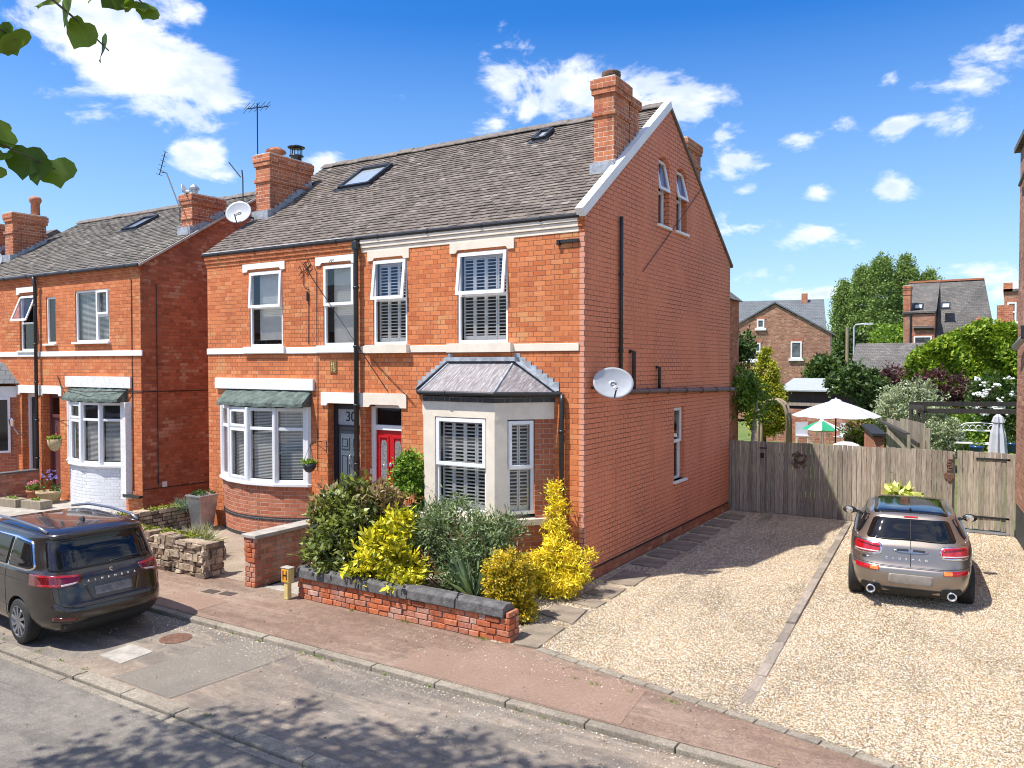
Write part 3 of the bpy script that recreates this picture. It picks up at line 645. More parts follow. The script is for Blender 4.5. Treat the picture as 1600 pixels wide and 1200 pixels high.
sheet('back_garden_lawn', [(-9, 8), (6, 8), (6, 26), (-9, 26)], .02, 'lawn', .1)
# drive edging stones, divider, slabs
mb = MB(); rg = random.Random(5)
for (ax, ay), (bx_, by) in (((.8, -2.79), (4.85, -3.64)), ((4.85, -3.64), (9.5, -4.62))):
    L = math.hypot(bx_-ax, by-ay); n = int(L/.3); th = math.atan2(by-ay, bx_-ax)
    for i in range(n):
        t = (i+.5)/n; mb.rbox((ax+(bx_-ax)*t, ay+(by-ay)*t-.03), (L/n-.012, .1), th, -.1, .018+rg.uniform(-.004, .004))
struct(mb.build('drive_edging', M['kerb'], bevel=.008))
mb = MB(); a = Vector((3.40, -3.04)); b = Vector((2.72, 7.4)); n = 26; th = math.atan2(b.y-a.y, b.x-a.x)
for i in range(n):
    c = a.lerp(b, (i+.5)/n); mb.rbox((c.x, c.y), ((b-a).length/n-.012, .12), th, -.1, (.022 if i > 1 else .012)+rg.uniform(-.003, .003)+(.03 if i > 6 else 0))
struct(mb.build('driveway_divider', woodmat('grey_sleeper', (.22, .18, .14), (.34, .29, .24), (6, 1, 6)), bevel=.008))
slabs = [[(.47, -2.85), (.8, -2.82), (.73, -1.98), (.18, -2.06)], [(.11, -1.62), (.74, -1.79), (.63, -1.14), (.13, -1.17)], [(.15, -.92), (.7, -1.0), (.71, -.65), (.18, -.65)], [(.22, -.42), (.70, -.44), (.67, .12), (.22, .08)],
         [(.2, .3), (.71, .33), (.67, 1.12), (.17, 1.12)], [(.09, 1.6), (.64, 1.57), (.58, 2.12), (.07, 2.1)], [(.07, 2.35), (.6, 2.3), (.54, 2.88), (.07, 2.86)], [(.05, 3.07), (.62, 3.05), (.56, 3.75), (.03, 3.73)],
         [(.12, 3.9), (.61, 3.89), (.6, 4.4), (.12, 4.5)], [(.06, 4.7), (.6, 4.66), (.55, 5.26), (.05, 5.3)], [(.06, 5.55), (.62, 5.52), (.56, 6.2), (.05, 6.3)], [(.09, 6.5), (.6, 6.52), (.56, 7.1), (.06, 7.1)]]
mb = MB(); mb.prism([(-.35, -2.35), (.1, -2.4), (.14, -1.55), (-.3, -1.5)], lambda a, b: (a, b, -.02), lambda a, b: (a, b, .022))
struct(mb.build('paving_slab', M['stone']))
for i, s in enumerate(slabs):
    mb = MB(); mb.prism(s, lambda a, b: (a, b, -.02), lambda a, b: (a, b, .03)); o = mb.build('stepping_stone', M['stone'], bevel=.008)
    top(o, 'square stone slab nearest the pavement, at the foot of the low wall' if i == 0 else 'flat stone slab set in the gravel beside the painted gable wall', 'paving slab', 'stepping stones along the gable wall')
    o['label'] = ['large pale slab touching the pavement beside the end of the low wall', 'second slab from the pavement, partly shaded by the clipped golden bush', 'third slab from the pavement, in full sun', 'fourth slab from the pavement, level with the golden conifer', 'slab crossed by the edge of the house shadow',
                  'first slab wholly in the house shadow', 'seventh slab from the pavement, in shadow', 'large shaded slab, eighth from the pavement', 'narrow shaded slab before the narrow gable window', 'shaded slab below the narrow gable window', 'shaded slab, second from the timber fence', 'shaded slab nearest the timber fence'][i]

# ------------------------------------------------------------------ right half of the pair: painted gable
ZE, ZR, YR, YE = 5.86, 8.50, 3.6, .05
SL = (ZR-ZE)/(YR+YE); UF = Vector((0, YR+YE, ZR-ZE)); HF = UF.length
UB = Vector((0, -4.15, 2.65)); HB = UB.length
def rz(y): return ZE+SL*(y+YE)
A = thing('brick_house', (-2.35, 3.8, 0), 'right half of the brick pair, with terracotta painted gable, red door and grey slated bay', 'house', 'brick houses along the street')
opsA = [(-2.45, -1.42, 3.86, 5.42), (-4.38, -3.57, 3.86, 5.42), (-4.59, -3.71, .0, 2.74, .24), (-3.2, -.55, 1.0, 2.75, .05)]
mb = MB(); wall(mb, FRONT, -4.70, 0, 0, 5.86, opsA)
mb.poly([(-4.70, .01, 0), (-4.70, 7.6, 0), (-4.70, 7.6, 5.9), (-4.70, 3.6, 8.45), (-4.70, .01, 5.9)])
mb.poly([(-4.7, 7.64, 0), (0, 7.64, 0), (0, 7.64, 5.86), (-4.7, 7.64, 5.86)])
mb.build('front_wall', M['brick_front'], A, recalc=False)
gz = lambda y: min(5.93+SL*y, 8.46-.644*(y-3.6))
gops = [(3.07, 3.63, 6.15, 7.46, .17), (4.03, 4.62, 6.16, 7.44, .17), (3.96, 4.55, 1.16, 2.64, .15)]
mb = MB(); wall(mb, SIDE, 0, 7.64, .22, gz, gops, [3.6])
for a, b, c in ((3.07, 3.63, 7.46), (4.03, 4.62, 7.44)):   # segmental arch heads
    n = 8; h = .11
    for sgn in (0, 1):
        pts = []
        for k in range(n//2+1):
            t = k/n if sgn == 0 else 1-k/n; pts.append((a+(b-a)*t, c-h+h*(1-(2*t-1)**2)))
        pts.append((a+(b-a)*(.5), c+.002)); pts.append((a if sgn == 0 else b, c+.002)); 
        mb.prism(pts, lambda s, z: SIDE(s, -.165, z), lambda s, z: SIDE(s, -.001, z))
mb.build('gable_wall', M['paint_gable'], A, recalc=False)
mb = MB(); mb.poly([(-.012, 0, 0), (-.012, 7.64, 0), (-.012, 7.64, .23), (-.012, 0, .23)]); mb.build('plinth', M['brick_dark'], A, recalc=False)
mb = MB(); mb.box(-.03, .004, 0.02, 7.62, .19, .222); mb.build('paint_edge', M['tar'], A)
mb = MB(); mb.box(-.085, .003, -.004, .02, .24, 5.57); mb.build('corner_quoin', M['paint_quoin'], A)
for f in gops[:2]:
    window(A, SIDE, f[0], f[1], f[2], f[3]-.03, -.17, .52, R(11) if f[0] < 4 else R(13), 'roller', z_bl=f[3]-.5, sill=('white', .05, .05)); room(A, SIDE, f[0], f[1], f[2], f[3])
f = gops[2]; window(A, SIDE, f[0], f[1], f[2], f[3], -.15, .52, 0, 'roller', z_bl=f[2]+.1, sill=('white', .06, .05)); room(A, SIDE, f[0], f[1], f[2], f[3])
for f, n in ((opsA[0], 4), (opsA[1], 3)):
    window(A, FRONT, f[0], f[1], f[2], f[3], -.075, .53, R(7), 'shutter', n=n); room(A, FRONT, f[0], f[1], f[2], f[3])
mb = MB(); mb.box(-4.68, -.09, -.025, .0, 3.71, 3.835); mb.box(-4.5, -3.5, -.11, 0, 3.70, 3.855); mb.box(-2.62, -1.3, -.11, 0, 3.70, 3.855); mb.build('string_course', M['cream'], A, bevel=.006)
for q in ((-2.6, -1.29), (-4.5, -3.51)): mb = MB(); lintel(mb, FRONT, *q, 5.41, 5.578); mb.build('lintel', M['cream'], A)
mb = MB(); lintel(mb, FRONT, -4.62, -3.58, 2.70, 2.965, .03, .14, .05); mb.build('door_lintel', M['cream'], A)
mb = MB()
for i in range(3): mb.box(-4.66, -.1, -.012-.022*i, .0, 5.58+.08*i, 5.655+.08*i)
mb.build('cornice', M['cream'], A, bevel=.006)
mb = MB()
for i in range(3): mb.box(-.098, .002+.0*i, -.012-.022*i, .0, 5.58+.08*i, 5.657+.08*i)
mb.build('corner_corbel', M['brick_front'], A)
mb = MB(); tiled(mb, (-4.70, -YE, ZE), (1, 0, 0), 4.64, UF, HF, seed=11, skip=[(4.24-.0, 4.64, 1.72, 3.1), (1.97, 2.34, 3.7, 4.1)]); mb.build('roof_front', M['tiles'], A, recalc=False)
mb = MB(); mb.poly([(-4.7, -YE, ZE-.012), (-.04, -YE, ZE-.012), (-.04, YR, ZR-.012), (-4.7, YR, ZR-.012)]); mb.poly([(-4.7, 7.74, 5.84), (.02, 7.74, 5.84), (.02, YR, ZR+.02), (-4.7, YR, ZR+.02)]); mb.poly([(-4.7, -YE, ZE-.012), (-.04, -YE, ZE-.012), (-.04, 0, ZE-.02), (-4.7, 0, ZE-.02)])
mb.build('roof_deck', M['ridge'], A, recalc=False)
mb = MB(); p0, p1 = Vector((-.025, -.11, ZE+.0)), Vector((-.025, YR+.02, ZR+.03)); mb.beam(p0, p1, .15, .15); mb.build('verge_coping', M['white'], A, bevel=.006)
mb = MB(); mb.beam((.0, YR+.02, ZR+.0), (.0, 7.76, 5.82), .07, .06); mb.build('rear_verge', M['ridge'], A)
ridge(A, -4.70, -.12, YR, ZR+.02, seed=5)
gutter(A, [(-4.74, -.045, ZE-.01), (-.06, -.045, ZE-.03)])
M['terra_dark'] = plain('dark_weathered_pot', (.13, .07, .045), .8, .4, 14)
c = chimney(A, -.46, -.075, 1.25, 1.86, 6.4, 8.36, (rz(0), SL), step=(2.29, 8.22)); pot(c, (-.26, 1.52, 8.37), 'louvre', 'terra_dark')
c = chimney(A, -1.75, -1.3, 8.25, 9.3, 5.5, 9.2, (5.5, 0), flash=False)
mb = MB(); mb.box(-4.0, -.9, 7.66, 11.5, 0, 5.3); mb.build('rear_wing', M['brick_dark'], A)
mb = MB(); mb.prism([(-4.1, 5.28), (-.8, 5.28), (-2.45, 6.6)], lambda a, b: (a, 7.3, b), lambda a, b: (a, 11.6, b)); mb.build('rear_wing_roof', M['slate_dark'], A)
skylight(A, (-4.70, -YE, ZE), (1, 0, 0), UF, 1.98, 2.32, 3.75, 4.2)
# gable pipes
pipe(A, [(.05, 1.28, 3.06), (.05, 1.28, 6.0)], .033, name='vent_pipe', cl=1.3); pipe(A, [(.02, 1.72, 3.72), (.07, 1.79, 3.72), (.07, 1.79, 3.03)], .036, name='vent_pipe'); pipe(A, [(.02, 2.96, 3.44), (.06, 3.02, 3.44), (.06, 3.02, 3.03)], .03, name='vent_pipe')
pipe(A, [(.07, 1.35, 3.03), (.07, 1.9, 3.02), (.06, 7.75, 2.9)], .048, 'brown_pipe', 'waste_pipe', 1.0)
mb = MB(); mb.tube([(.02, 2.29, 5.17), (.03, 5.41, 7.21)], .008, 5); mb.build('wire', M['black'], A)
mb = MB(); mb.box(-.47, -.09, -.045, -.0, 5.42, 5.47); mb.box(-.47, -.42, -.06, 0, 5.39, 5.47); mb.build('iron_bracket', M['black'], A)
# red door
mb = MB(); mb.fbox(FRONT, -4.59, -4.49, -.24, -.17, .24, 2.71); mb.fbox(FRONT, -3.77, -3.71, -.24, -.17, .24, 2.71); mb.fbox(FRONT, -4.49, -3.77, -.24, -.17, 2.26, 2.36); mb.fbox(FRONT, -4.49, -3.77, -.24, -.17, 2.68, 2.74); mb.build('door_frame', M['pvc'], A, bevel=.006)
mb = MB(); mb.fbox(FRONT, -4.49, -3.77, -.255, -.205, .26, 2.26)
for s0, s1 in ((-4.42, -4.18), (-4.08, -3.84)):
    mb.fbox(FRONT, s0, s1, -.205, -.185, .36, .80); mb.fbox(FRONT, s0+.03, s1-.03, -.185, -.18, .39, .77); frame_bars(mb, FRONT, s0, s1, .92, 2.15, -.205, -.188, .035)
dr = mb.build('front_door', M['red_door'], A, bevel=.004)
mb = MB()
for s0, s1 in ((-4.375, -4.225), (-4.035, -3.885)):
    w = (s1-s0)/2; c_ = (s0+s1)/2; pts = [(s0, .98), (s1, .98), (s1, 1.98)]+[(c_+w*math.cos(a*math.pi/8), 1.98+w*1.3*math.sin(a*math.pi/8)) for a in range(1, 8)]+[(s0, 1.98)]
    mb.poly([FRONT(a, -.195, b) for a, b in pts])
mb.build('door_glass', M['lace'], dr, recalc=False)
mb = MB(); mb.lathe((-4.13, -0.185+.19, 1.62), [(.035, 0), (.04, -.0), (.03, -.02)], 12, axis='y'); mb.lathe((-4.13, .205-.05, 1.62), [(.0, 0), (.035, .0), (.045, .02), (.035, .05)], 12, axis='y'); mb.tube([(-4.45, .16, 1.2), (-4.36, .13, 1.2)], .012, 8); mb.build('door_knocker', M['chrome'], dr, smooth=True)
glass(A, FRONT, -4.49, -3.77, 2.36, 2.68, -.2, name='fanlight'); room(A, FRONT, -4.59, -3.71, .2, 2.74, 1.2, -.26)
mb = MB(); mb.box(-4.6, -3.7, -.12, .24, .0, .16); mb.build('doorstep', M['concrete'], A, bevel=.01)
mb = MB(); mb.fbox(Fr((-4.59, 0, 0), (0, -1, 0)), -.2, -.13, -.03, -.0, 1.42, 1.52); mb.build('doorbell', M['white'], A)
# bay window of the right house
PL = [(-3.22, 0), (-2.6, -.74), (-1.2, -.74), (-.54, 0)]
F3 = [Fr((*PL[i], 0), (PL[i+1][0]-PL[i][0], PL[i+1][1]-PL[i][1], 0)) for i in range(3)]
L3 = [math.hypot(PL[i+1][0]-PL[i][0], PL[i+1][1]-PL[i][1]) for i in range(3)]
OP3 = [(.25, .72, 1.10, 2.62), (.22, 1.24, 1.10, 2.64), (.21, .665, 1.10, 2.62)]
bl, bh = MB(), MB()
for i in range(3):
    wall(bl, F3[i], 0, L3[i], 0, .94)
    o = OP3[i]
    if i == 1: wall(bh, F3[i], 0, L3[i], 1.02, 2.89, [o])
    else:
        wall(bh, F3[i], 0 if i == 2 else .72, .205 if i == 2 else L3[i], 1.02, 2.62)
        wall(bl, F3[i], .667 if i == 2 else 0, L3[i] if i == 2 else .25, 1.02, 2.62)
        bh.fbox(F3[i], 0, L3[i], -.05, .004, 2.62, 2.89)
        bh.fbox(F3[i], o[0]-.005, o[0], -.12, 0, 1.1, 2.62); bl.fbox(F3[i], o[1], o[1]+.005, -.12, 0, 1.1, 2.62)
mb = bl; mb.build('bay_brickwork', M['brick_bay'], A, recalc=False)
bay = bh.build('bay_surround', M['cream'], A, recalc=False)
mb = MB()
def offs(d, z0, z1, x=.0):
    pts = []
    for i, (px, py) in enumerate(PL):
        if i == 0: n = F3[0].N; pts.append((px+n.x*d/abs(n.y)*1.0 if False else px-d*1.0, 0.0))
        elif i == 3: pts.append((px+d*1.0, 0.0))
        else:
            n = (F3[i-1].N+F3[i].N).normalized(); k = d/n.dot(F3[i].N); pts.append((px+n.x*k, py+n.y*k))
    return pts
mb.prism(offs(.07, 0, 0), lambda a, b: (a, b, .93), lambda a, b: (a, b, 1.035)); mb.build('bay_sill', M['cream'], A, bevel=.008)
mb = MB(); mb.prism(offs(.02, 0, 0), lambda a, b: (a, b, 2.891), lambda a, b: (a, b, 2.98)); mb.build('bay_brick_band', M['brick_blue'], A)
for i in range(3):
    o = OP3[i]; w = window(A, F3[i], o[0], o[1], o[2], o[3], -.1, .49, 0, None, fw=.055)
    shutters(w, F3[i], o[0]+.055, o[1]-.055, o[2]+.05, o[3]-.05, -.145, 4 if i == 1 else 2)
G = offs(.09, 0, 0); E = [(x, y, 3.05) for x, y in G]
mb = MB(); gutter(A, [(G[0][0], -.02, 3.03), (G[1][0], G[1][1], 3.03), (G[2][0], G[2][1], 3.03), (G[3][0]+.06, -.03, 3.02)], .036, name='bay_gutter')
T1, T2 = (-2.55, 0.0, 3.58), (-1.28, 0.0, 3.58)
mb = MB(); mb.poly([E[1], E[2], T2, T1]); mb.poly([E[2], E[3], T2]); mb.poly([E[0], E[1], T1]); mb.poly([E[0], E[1], E[2], E[3]])
m_, t_, b_ = newmat('streaked_lead_slate'); tc = t_.node('ShaderNodeTexCoord').outputs['Object']
mp = t_.node('ShaderNodeMapping', {'Vector': tc, 'Scale': (14, 2.0, 2.0), 'Rotation': (0, 0, .45)}); nn = t_.noise(mp.outputs[0], 2.6, 8, .7, .6)
t_.l.new(t_.ramp(nn, [(.3, (.12, .10, .105)), (.5, (.21, .19, .195)), (.62, (.36, .36, .38)), (.75, (.55, .56, .58))]), b_.inputs['Base Color']); b_.inputs['Roughness'].default_value = .6
bay_r = mb.build('bay_roof', m_, A, recalc=False)
for q in ((E[2], T2), (E[1], T1)): mb = MB(); mb.tube(q, .02, 8); mb.build('hip_roll', M['lead'], bay_r, smooth=True)
mb = MB(); mb.box(-2.62, -1.2, -.14, -.004, 3.55, 3.62)
for a, b in ((Vector(T2), Vector(E[3])), (Vector(T1), Vector(E[0]))):
    n = 8
    for k in range(n):
        p, q = a.lerp(b, k/n), a.lerp(b, (k+1)/n); mb.box(min(p.x, q.x)-.004, max(p.x, q.x)+.004, -.012-.001*k, -.003, q.z-.02, p.z+.10)
    mb.beam(a+Vector((0, -.06, .015)), b+Vector((0, -.05, .015)), .12, .02)
mb.build('flashing', M['lead'], bay_r)
mb = MB(); mb.prism([(x, y) for x, y in PL], lambda a, b: (a, b+.02, 2.6), lambda a, b: (a, b+.02, 2.62)); mb.poly([(-3.1, .25, .9), (-.6, .25, .9), (-.6, .25, 2.8), (-3.1, .25, 2.8)]); mb.build('interior', M['dark_room'], A)
pipe(A, [(-.36, -.06, 3.02), (-.36, -.08, 2.9), (-.36, -.08, .1)], .04, cl=.9)

# ------------------------------------------------------------------ left half of the pair: number 30
B = thing('brick_house', (-6.9, 3.8, 0), 'left half of the brick pair, with bowed brick bay and a blue-grey door numbered 30', 'house', 'brick houses along the street')
opsB = [(-5.66, -4.84, 3.86, 5.41), (-7.79, -6.80, 3.86, 5.41), (-5.56, -4.72, 0, 2.74, .24), (-8.5, -6.1, 1.1, 2.7, .05)]
mb = MB(); wall(mb, FRONT, -9.14, -4.701, 0, 5.86, opsB); mb.poly([(-9.14, 0, 0), (-9.14, 7.6, 0), (-9.14, 7.6, 5.9), (-9.14, 3.6, 8.4), (-9.14, 0, 5.9)])
mb.poly([(-9.14, 7.64, 0), (-4.7, 7.64, 0), (-4.7, 7.64, 5.86), (-9.14, 7.64, 5.86)])
for i in range(3): mb.box(-9.17, -4.70, -.012-.022*i, .0, 5.58+.08*i, 5.655+.08*i)
mb.build('front_wall', M['brick_front'], B, recalc=False)
window(B, FRONT, *opsB[0][:4], -.075, .5, R(0), 'roller', z_bl=3.92); window(B, FRONT, *opsB[1][:4], -.075, .52, R(3), 'roller', z_bl=4.0)
for f in opsB[:2]: room(B, FRONT, *f[:4])
mb = MB(); mb.box(-9.15, -4.72, -.025, 0, 3.71, 3.835); mb.box(-5.8, -4.73, -.07, 0, 3.72, 3.86); mb.box(-7.92, -6.7, -.07, 0, 3.72, 3.86); mb.build('string_course', M['white'], B, bevel=.006)
for q in ((-5.85, -4.77), (-7.97, -6.71)): mb = MB(); lintel(mb, FRONT, *q, 5.41, 5.575); mb.build('lintel', M['white'], B)
mb = MB(); lintel(mb, FRONT, -5.71, -4.63, 2.70, 2.96, .035, .14, .05); mb.build('door_lintel', M['white'], B)
mb = MB(); tiled(mb, (-9.24, -YE, ZE), (1, 0, 0), 4.54, UF, HF, seed=12, skip=[(0.08, .60, 1.8, 3.4), (1.85, 2.9, 2.7, 3.8)]); mb.build('roof_front', M['tiles'], B, recalc=False)
mb = MB(); mb.poly([(-9.2, -YE, ZE-.012), (-4.7, -YE, ZE-.012), (-4.7, YR, ZR-.012), (-9.2, YR, ZR-.012)]); mb.poly([(-9.2, 7.74, 5.84), (-4.7, 7.74, 5.84), (-4.7, YR, ZR+.02), (-9.2, YR, ZR+.02)])
mb.build('roof_deck', M['ridge'], B, recalc=False)
ridge(B, -9.24, -4.71, YR, ZR+.02, seed=8)
mb = MB(); mb.beam((-9.2, -YE, ZE-.03), (-9.2, YR, ZR-.03), .08, .05); mb.build('verge', M['mortar'], B)
mb = MB(); mb.box(-9.2, -5.0, -YE-.03, -YE, ZE+.02, ZE+.03); mb.build('eaves_felt', M['white'], B)
gutter(B, [(-9.24, -.045, ZE-.01), (-4.75, -.045, ZE-.02)])
skylight(B, (-9.24, -YE, ZE), (1, 0, 0), UF, 1.9, 2.85, 2.72, 3.72)
c = chimney(B, -9.14, -8.66, 1.33, 2.6, 6.4, 8.28, (rz(0), SL)); pot(c, (-8.93, 1.75, 8.3), 'mush'); pot(c, (-8.9, 2.35, 8.3), 'cowl', 'anthracite')
pipe(B, [(-4.72, -.09, 5.80), (-4.72, -.09, 5.6), (-4.72, -.09, 5.5), (-4.72, -.10, .1)], .046, cl=1.1)
mb = MB(); mb.box(-4.78, -4.66, -.15, -.05, 5.64, 5.79); mb.build('rainwater_hopper', M['black'], B, bevel=.01)
# number 30 door
mb = MB(); frame_bars(mb, FRONT, -5.56, -4.72, .24, 2.72, -.24, -.16, .09); mb.fbox(FRONT, -5.47, -4.81, -.24, -.17, 2.22, 2.32); mb.build('door_frame', M['anthracite'], B, bevel=.005)
mb = MB(); mb.fbox(FRONT, -5.47, -4.81, -.25, -.205, .26, 2.22)
for s0, s1 in ((-5.40, -5.18), (-5.10, -4.88)):
    for z0, z1 in ((1.85, 2.08), (.98, 1.75), (.36, .88)): frame_bars(mb, FRONT, s0, s1, z0, z1, -.205, -.19, .03); mb.fbox(FRONT, s0+.05, s1-.05, -.205, -.185, z0+.05, z1-.05)
dr = mb.build('front_door', M['grey_door'], B, bevel=.004)
mb = MB(); mb.tube([(-5.14, .19, 1.55), (-5.14, .155, 1.58), (-5.14, .155, 1.72), (-5.14, .19, 1.75)], .014, 8); mb.build('door_knocker', M['chrome'], dr, smooth=True)
fl = MB(); fl.fbox(FRONT, -5.47, -4.81, -.225, -.2, 2.32, 2.63); fl = fl.build('fanlight', M['frost_blue'] if 'frost_blue' in M else M['frost'], B)
text_obj('30', .27, (-5.14, .195, 2.475), FACE_FRONT, M['ink'], fl, 'house_number')
mb = MB(); mb.box(-5.57, -4.71, -.12, .24, 0, .16); mb.build('doorstep', M['concrete'], B, bevel=.01)
# old hydrant marker
pm = MB(); pm.box(-5.475, -5.30, -.02, 0, 3.33, 3.57); pm = pm.build('wall_plate', M['plate_brown'], None, bevel=.006); top(pm, 'small brown and yellow plate high on the brickwork above the number 30 door', 'sign')
text_obj('H', .12, (-5.40, -.022, 3.49), FACE_FRONT, M['letter_cream'], pm); text_obj('15', .13, (-5.385, -.022, 3.40), FACE_FRONT, M['letter_cream'], pm)
def bow(parent, c, hc, s, nf, zb, zs, zt, zcan, wallmat, blue=False, blindtop=None, split=.72, shade_top=None):
    Rr = (hc*hc+s*s)/(2*s); a0 = math.asin(hc/Rr)
    def pt(a, off=0): return (c+(Rr+off)*math.sin(a), -((Rr+off)*math.cos(a)-(Rr-s)))
    n = 24; mb = MB(); mz = [zb, zs-.05]
    arc = 0
    for i in range(n):
        a, b = -a0+2*a0*i/n, -a0+2*a0*(i+1)/n; p, q = pt(a), pt(b); L = Rr*2*a0/n
        k = len(mb.v); mb.poly([(*p, zb), (*q, zb), (*q, zs-.02), (*p, zs-.02)], 0); mb.uv[len(mb.f)-1] = {k: (arc, zb), k+1: (arc+L, zb), k+2: (arc+L, zs), k+3: (arc, zs)}; arc += L
    mb.build('bay_brickwork', M[wallmat], parent, recalc=False)
    if blue:
        for z0, z1 in ((zb, .08), (.37, .45)):
            mb = MB(); mb.prism([pt(-a0+2*a0*i/n, .006) for i in range(n+1)]+[(c+hc, .0), (c-hc, 0)], lambda a, b: (a, b, z0), lambda a, b: (a, b, z1)); mb.build('blue_brick_band', M['brick_blue'], parent)
    def fac(off): return [pt(-a0+2*a0*i/nf, off) for i in range(nf+1)]
    o = fac(.09); mb = MB(); mb.prism([(o[0][0]-.04, 0)]+o+[(o[-1][0]+.04, 0)], lambda a, b: (a, b, zs-.06), lambda a, b: (a, b, zs)); mb.build('bay_sill', M['pvc'], parent, bevel=.01)
    V = fac(.02)
    w = MB(); mb = w; w_obj = None; frs = []
    for i in range(nf):
        L = math.hypot(V[i+1][0]-V[i][0], V[i+1][1]-V[i][1]); fr = Fr((*V[i], 0), (V[i+1][0]-V[i][0], V[i+1][1]-V[i][1], 0)); frs.append((fr, L))
        frame_bars(mb, fr, 0.0, L, zs, zt, -.07, 0, .065); zz = zs+(zt-zs)*split; mb.fbox(fr, .065, L-.065, -.07, 0, zz-.03, zz+.03)
        if i == 0 or i == nf-1: pass
        if i in (1, ): frame_bars(mb, fr, .05, L-.05, zs+.05, zz-.02, 0.001, .025, .05); frame_bars(mb, fr, .05, L-.05, zz+.02, zt-.05, 0.001, .025, .05)
    for p in V: mb.lathe((p[0], p[1], zs), [(.045, 0), (.045, zt-zs)], 8)
    w_obj = w.build('bay_window', M['pvc'], parent, bevel=.004)
    for fr, L in frs:
        g = MB(); zz = zs+(zt-zs)*split
        g.poly([fr(.06, -.03, zs+.06), fr(L-.06, -.03, zs+.06), fr(L-.06, -.03, zz-.03), fr(.06, -.03, zz-.03)]); g.poly([fr(.06, -.03, zz+.03), fr(L-.06, -.03, zz+.03), fr(L-.06, -.03, zt-.06), fr(.06, -.03, zt-.06)]); g.build('pane', M['glass'], w_obj, recalc=False)
        venetian(w_obj, fr, .07, L-.07, zs+.08, (blindtop or zt)-.08, -.11)
    mb = MB(); mb.poly([(c-hc, .06, zs), (c+hc, .06, zs), (c+hc, .06, zt), (c-hc, .06, zt)]); mb.prism([pt(-a0+2*a0*i/8, -.1) for i in range(9)], lambda a, b: (a, b, zt-.01), lambda a, b: (a, b, zt)); mb.prism([pt(-a0+2*a0*i/8, -.1) for i in range(9)], lambda a, b: (a, b, zs+.0), lambda a, b: (a, b, zs+.01)); mb.build('interior', M['dark_room'], parent)
    # canopy: wavy felt hood
    x0, x1 = c-hc+.12, c+hc+.10; mb = MB(); N_ = 40; rg = random.Random(int(c*10)); rows = [(0.0, zcan), (-.10, zcan-.10), (-.2, zcan-.2), (-.26, zcan-.26), (-.27, zcan-.33), (-.03, zcan-.33)]
    grid = []
    for j, (yy, zz) in enumerate(rows):
        grid.append([(x0+(x1-x0)*i/N_+(0), (yy-(s*.45)*(1-((2*i/N_)-1)**2)*(1 if j in (2, 3, 4) else .3 if j else 0)), zz+rg.uniform(-.008, .008)+.01*math.sin(i*.9+j)) for i in range(N_+1)])
    for j in range(len(rows)-1):
        for i in range(N_): mb.poly([grid[j][i], grid[j][i+1], grid[j+1][i+1], grid[j+1][i]])
    for q in (0, N_): mb.poly([g[q] for g in grid])
    return mb.build('bay_canopy', M['felt'], parent, recalc=False)
bow(B, -7.37, 1.28, .40, 4, 0, 1.13, 2.63, 2.98, 'brick_bay', blue=True)
mb = MB(); mb.box(-8.85, -5.9, -.06, 0, 2.98, 3.21); mb.build('bay_head', M['white'], B, bevel=.006)
mb = MB(); mb.prism([(-6.14, 0), (-6.02, 0), (-6.05, -.05), (-6.16, -.08)], lambda a, b: (a, b, 1.14), lambda a, b: (a, b, 2.66)); mb.build('bay_pillar', M['white'], B)

# ------------------------------------------------------------------ next pair along: near half and far half
YC = 0.0; ZCR = 8.12
SLC = (ZCR-5.83)/(3.6+.09); UC = Vector((0, 3.69, ZCR-5.83))
Cc = thing('brick_house', (-13.8, 3.8, 0), 'neighbouring brick house beyond the pair, with white painted bow bay and a bare brown gable', 'house', 'brick houses along the street')
opsC = [(-14.3, -12.83, 4.05, 5.33), (-15.66, -15.2, 4.03, 5.24), (-15.88, -15.08, 0, 2.72, .25), (-14.55, -12.25, 1.1, 2.6, .05)]
mb = MB(); wall(mb, FRONT, -16.0, -11.57, 0, 5.82, opsC)
for i in range(3): mb.box(-16.0, -11.55, -.012-.022*i, .0, 5.56+.08*i, 5.635+.08*i)
mb.build('front_wall', M['brick_front'], Cc, recalc=False)
SC = Fr((-11.57, 0, 0), (0, 1, 0)); mb = MB(); wall(mb, SC, 0, 7.6, 0, lambda y: min(5.86+SLC*y, ZCR-.05-.6*(y-3.6)), bps=[3.6]); mb.poly([(-16, 7.6, 0), (-11.57, 7.6, 0), (-11.57, 7.6, 5.8), (-16, 7.6, 5.8)]); mb.build('gable_wall', M['brick_dark'], Cc, recalc=False)
mb = MB(); mb.box(-15.99, -11.5, -.03, 0, 3.70, 3.83); mb.build('string_course', M['white'], Cc)
mb = MB(); lintel(mb, FRONT, -16.0, -14.95, 2.68, 2.94, .03); mb.build('door_lintel', M['white'], Cc)
mb = MB(); tiled(mb, (-16.0, -.09, 5.83), (1, 0, 0), 4.5, UC, UC.length, seed=21, skip=[(4.0, 4.5, 1.75, 2.9)]); mb.build('roof_front', M['tiles_grey'], Cc, recalc=False)
mb = MB(); mb.poly([(-16.0, -.09, 5.815), (-11.5, -.09, 5.815), (-11.5, 3.6, ZCR-.015), (-16.0, 3.6, ZCR-.015)]); mb.poly([(-16.0, 7.7, 5.7), (-11.5, 7.7, 5.7), (-11.5, 3.6, ZCR+.01), (-16, 3.6, ZCR+.01)]); mb.build('roof_deck', M['ridge'], Cc, recalc=False)
mb = MB(); mb.beam((-11.5, -.09, 5.8), (-11.5, 3.6, ZCR-.03), .07, .05); mb.build('verge', M['mortar'], Cc)
ridge(Cc, -16, -11.5, 3.6, ZCR+.02, seed=9); gutter(Cc, [(-16, -.09, 5.81), (-11.5, -.09, 5.81)])
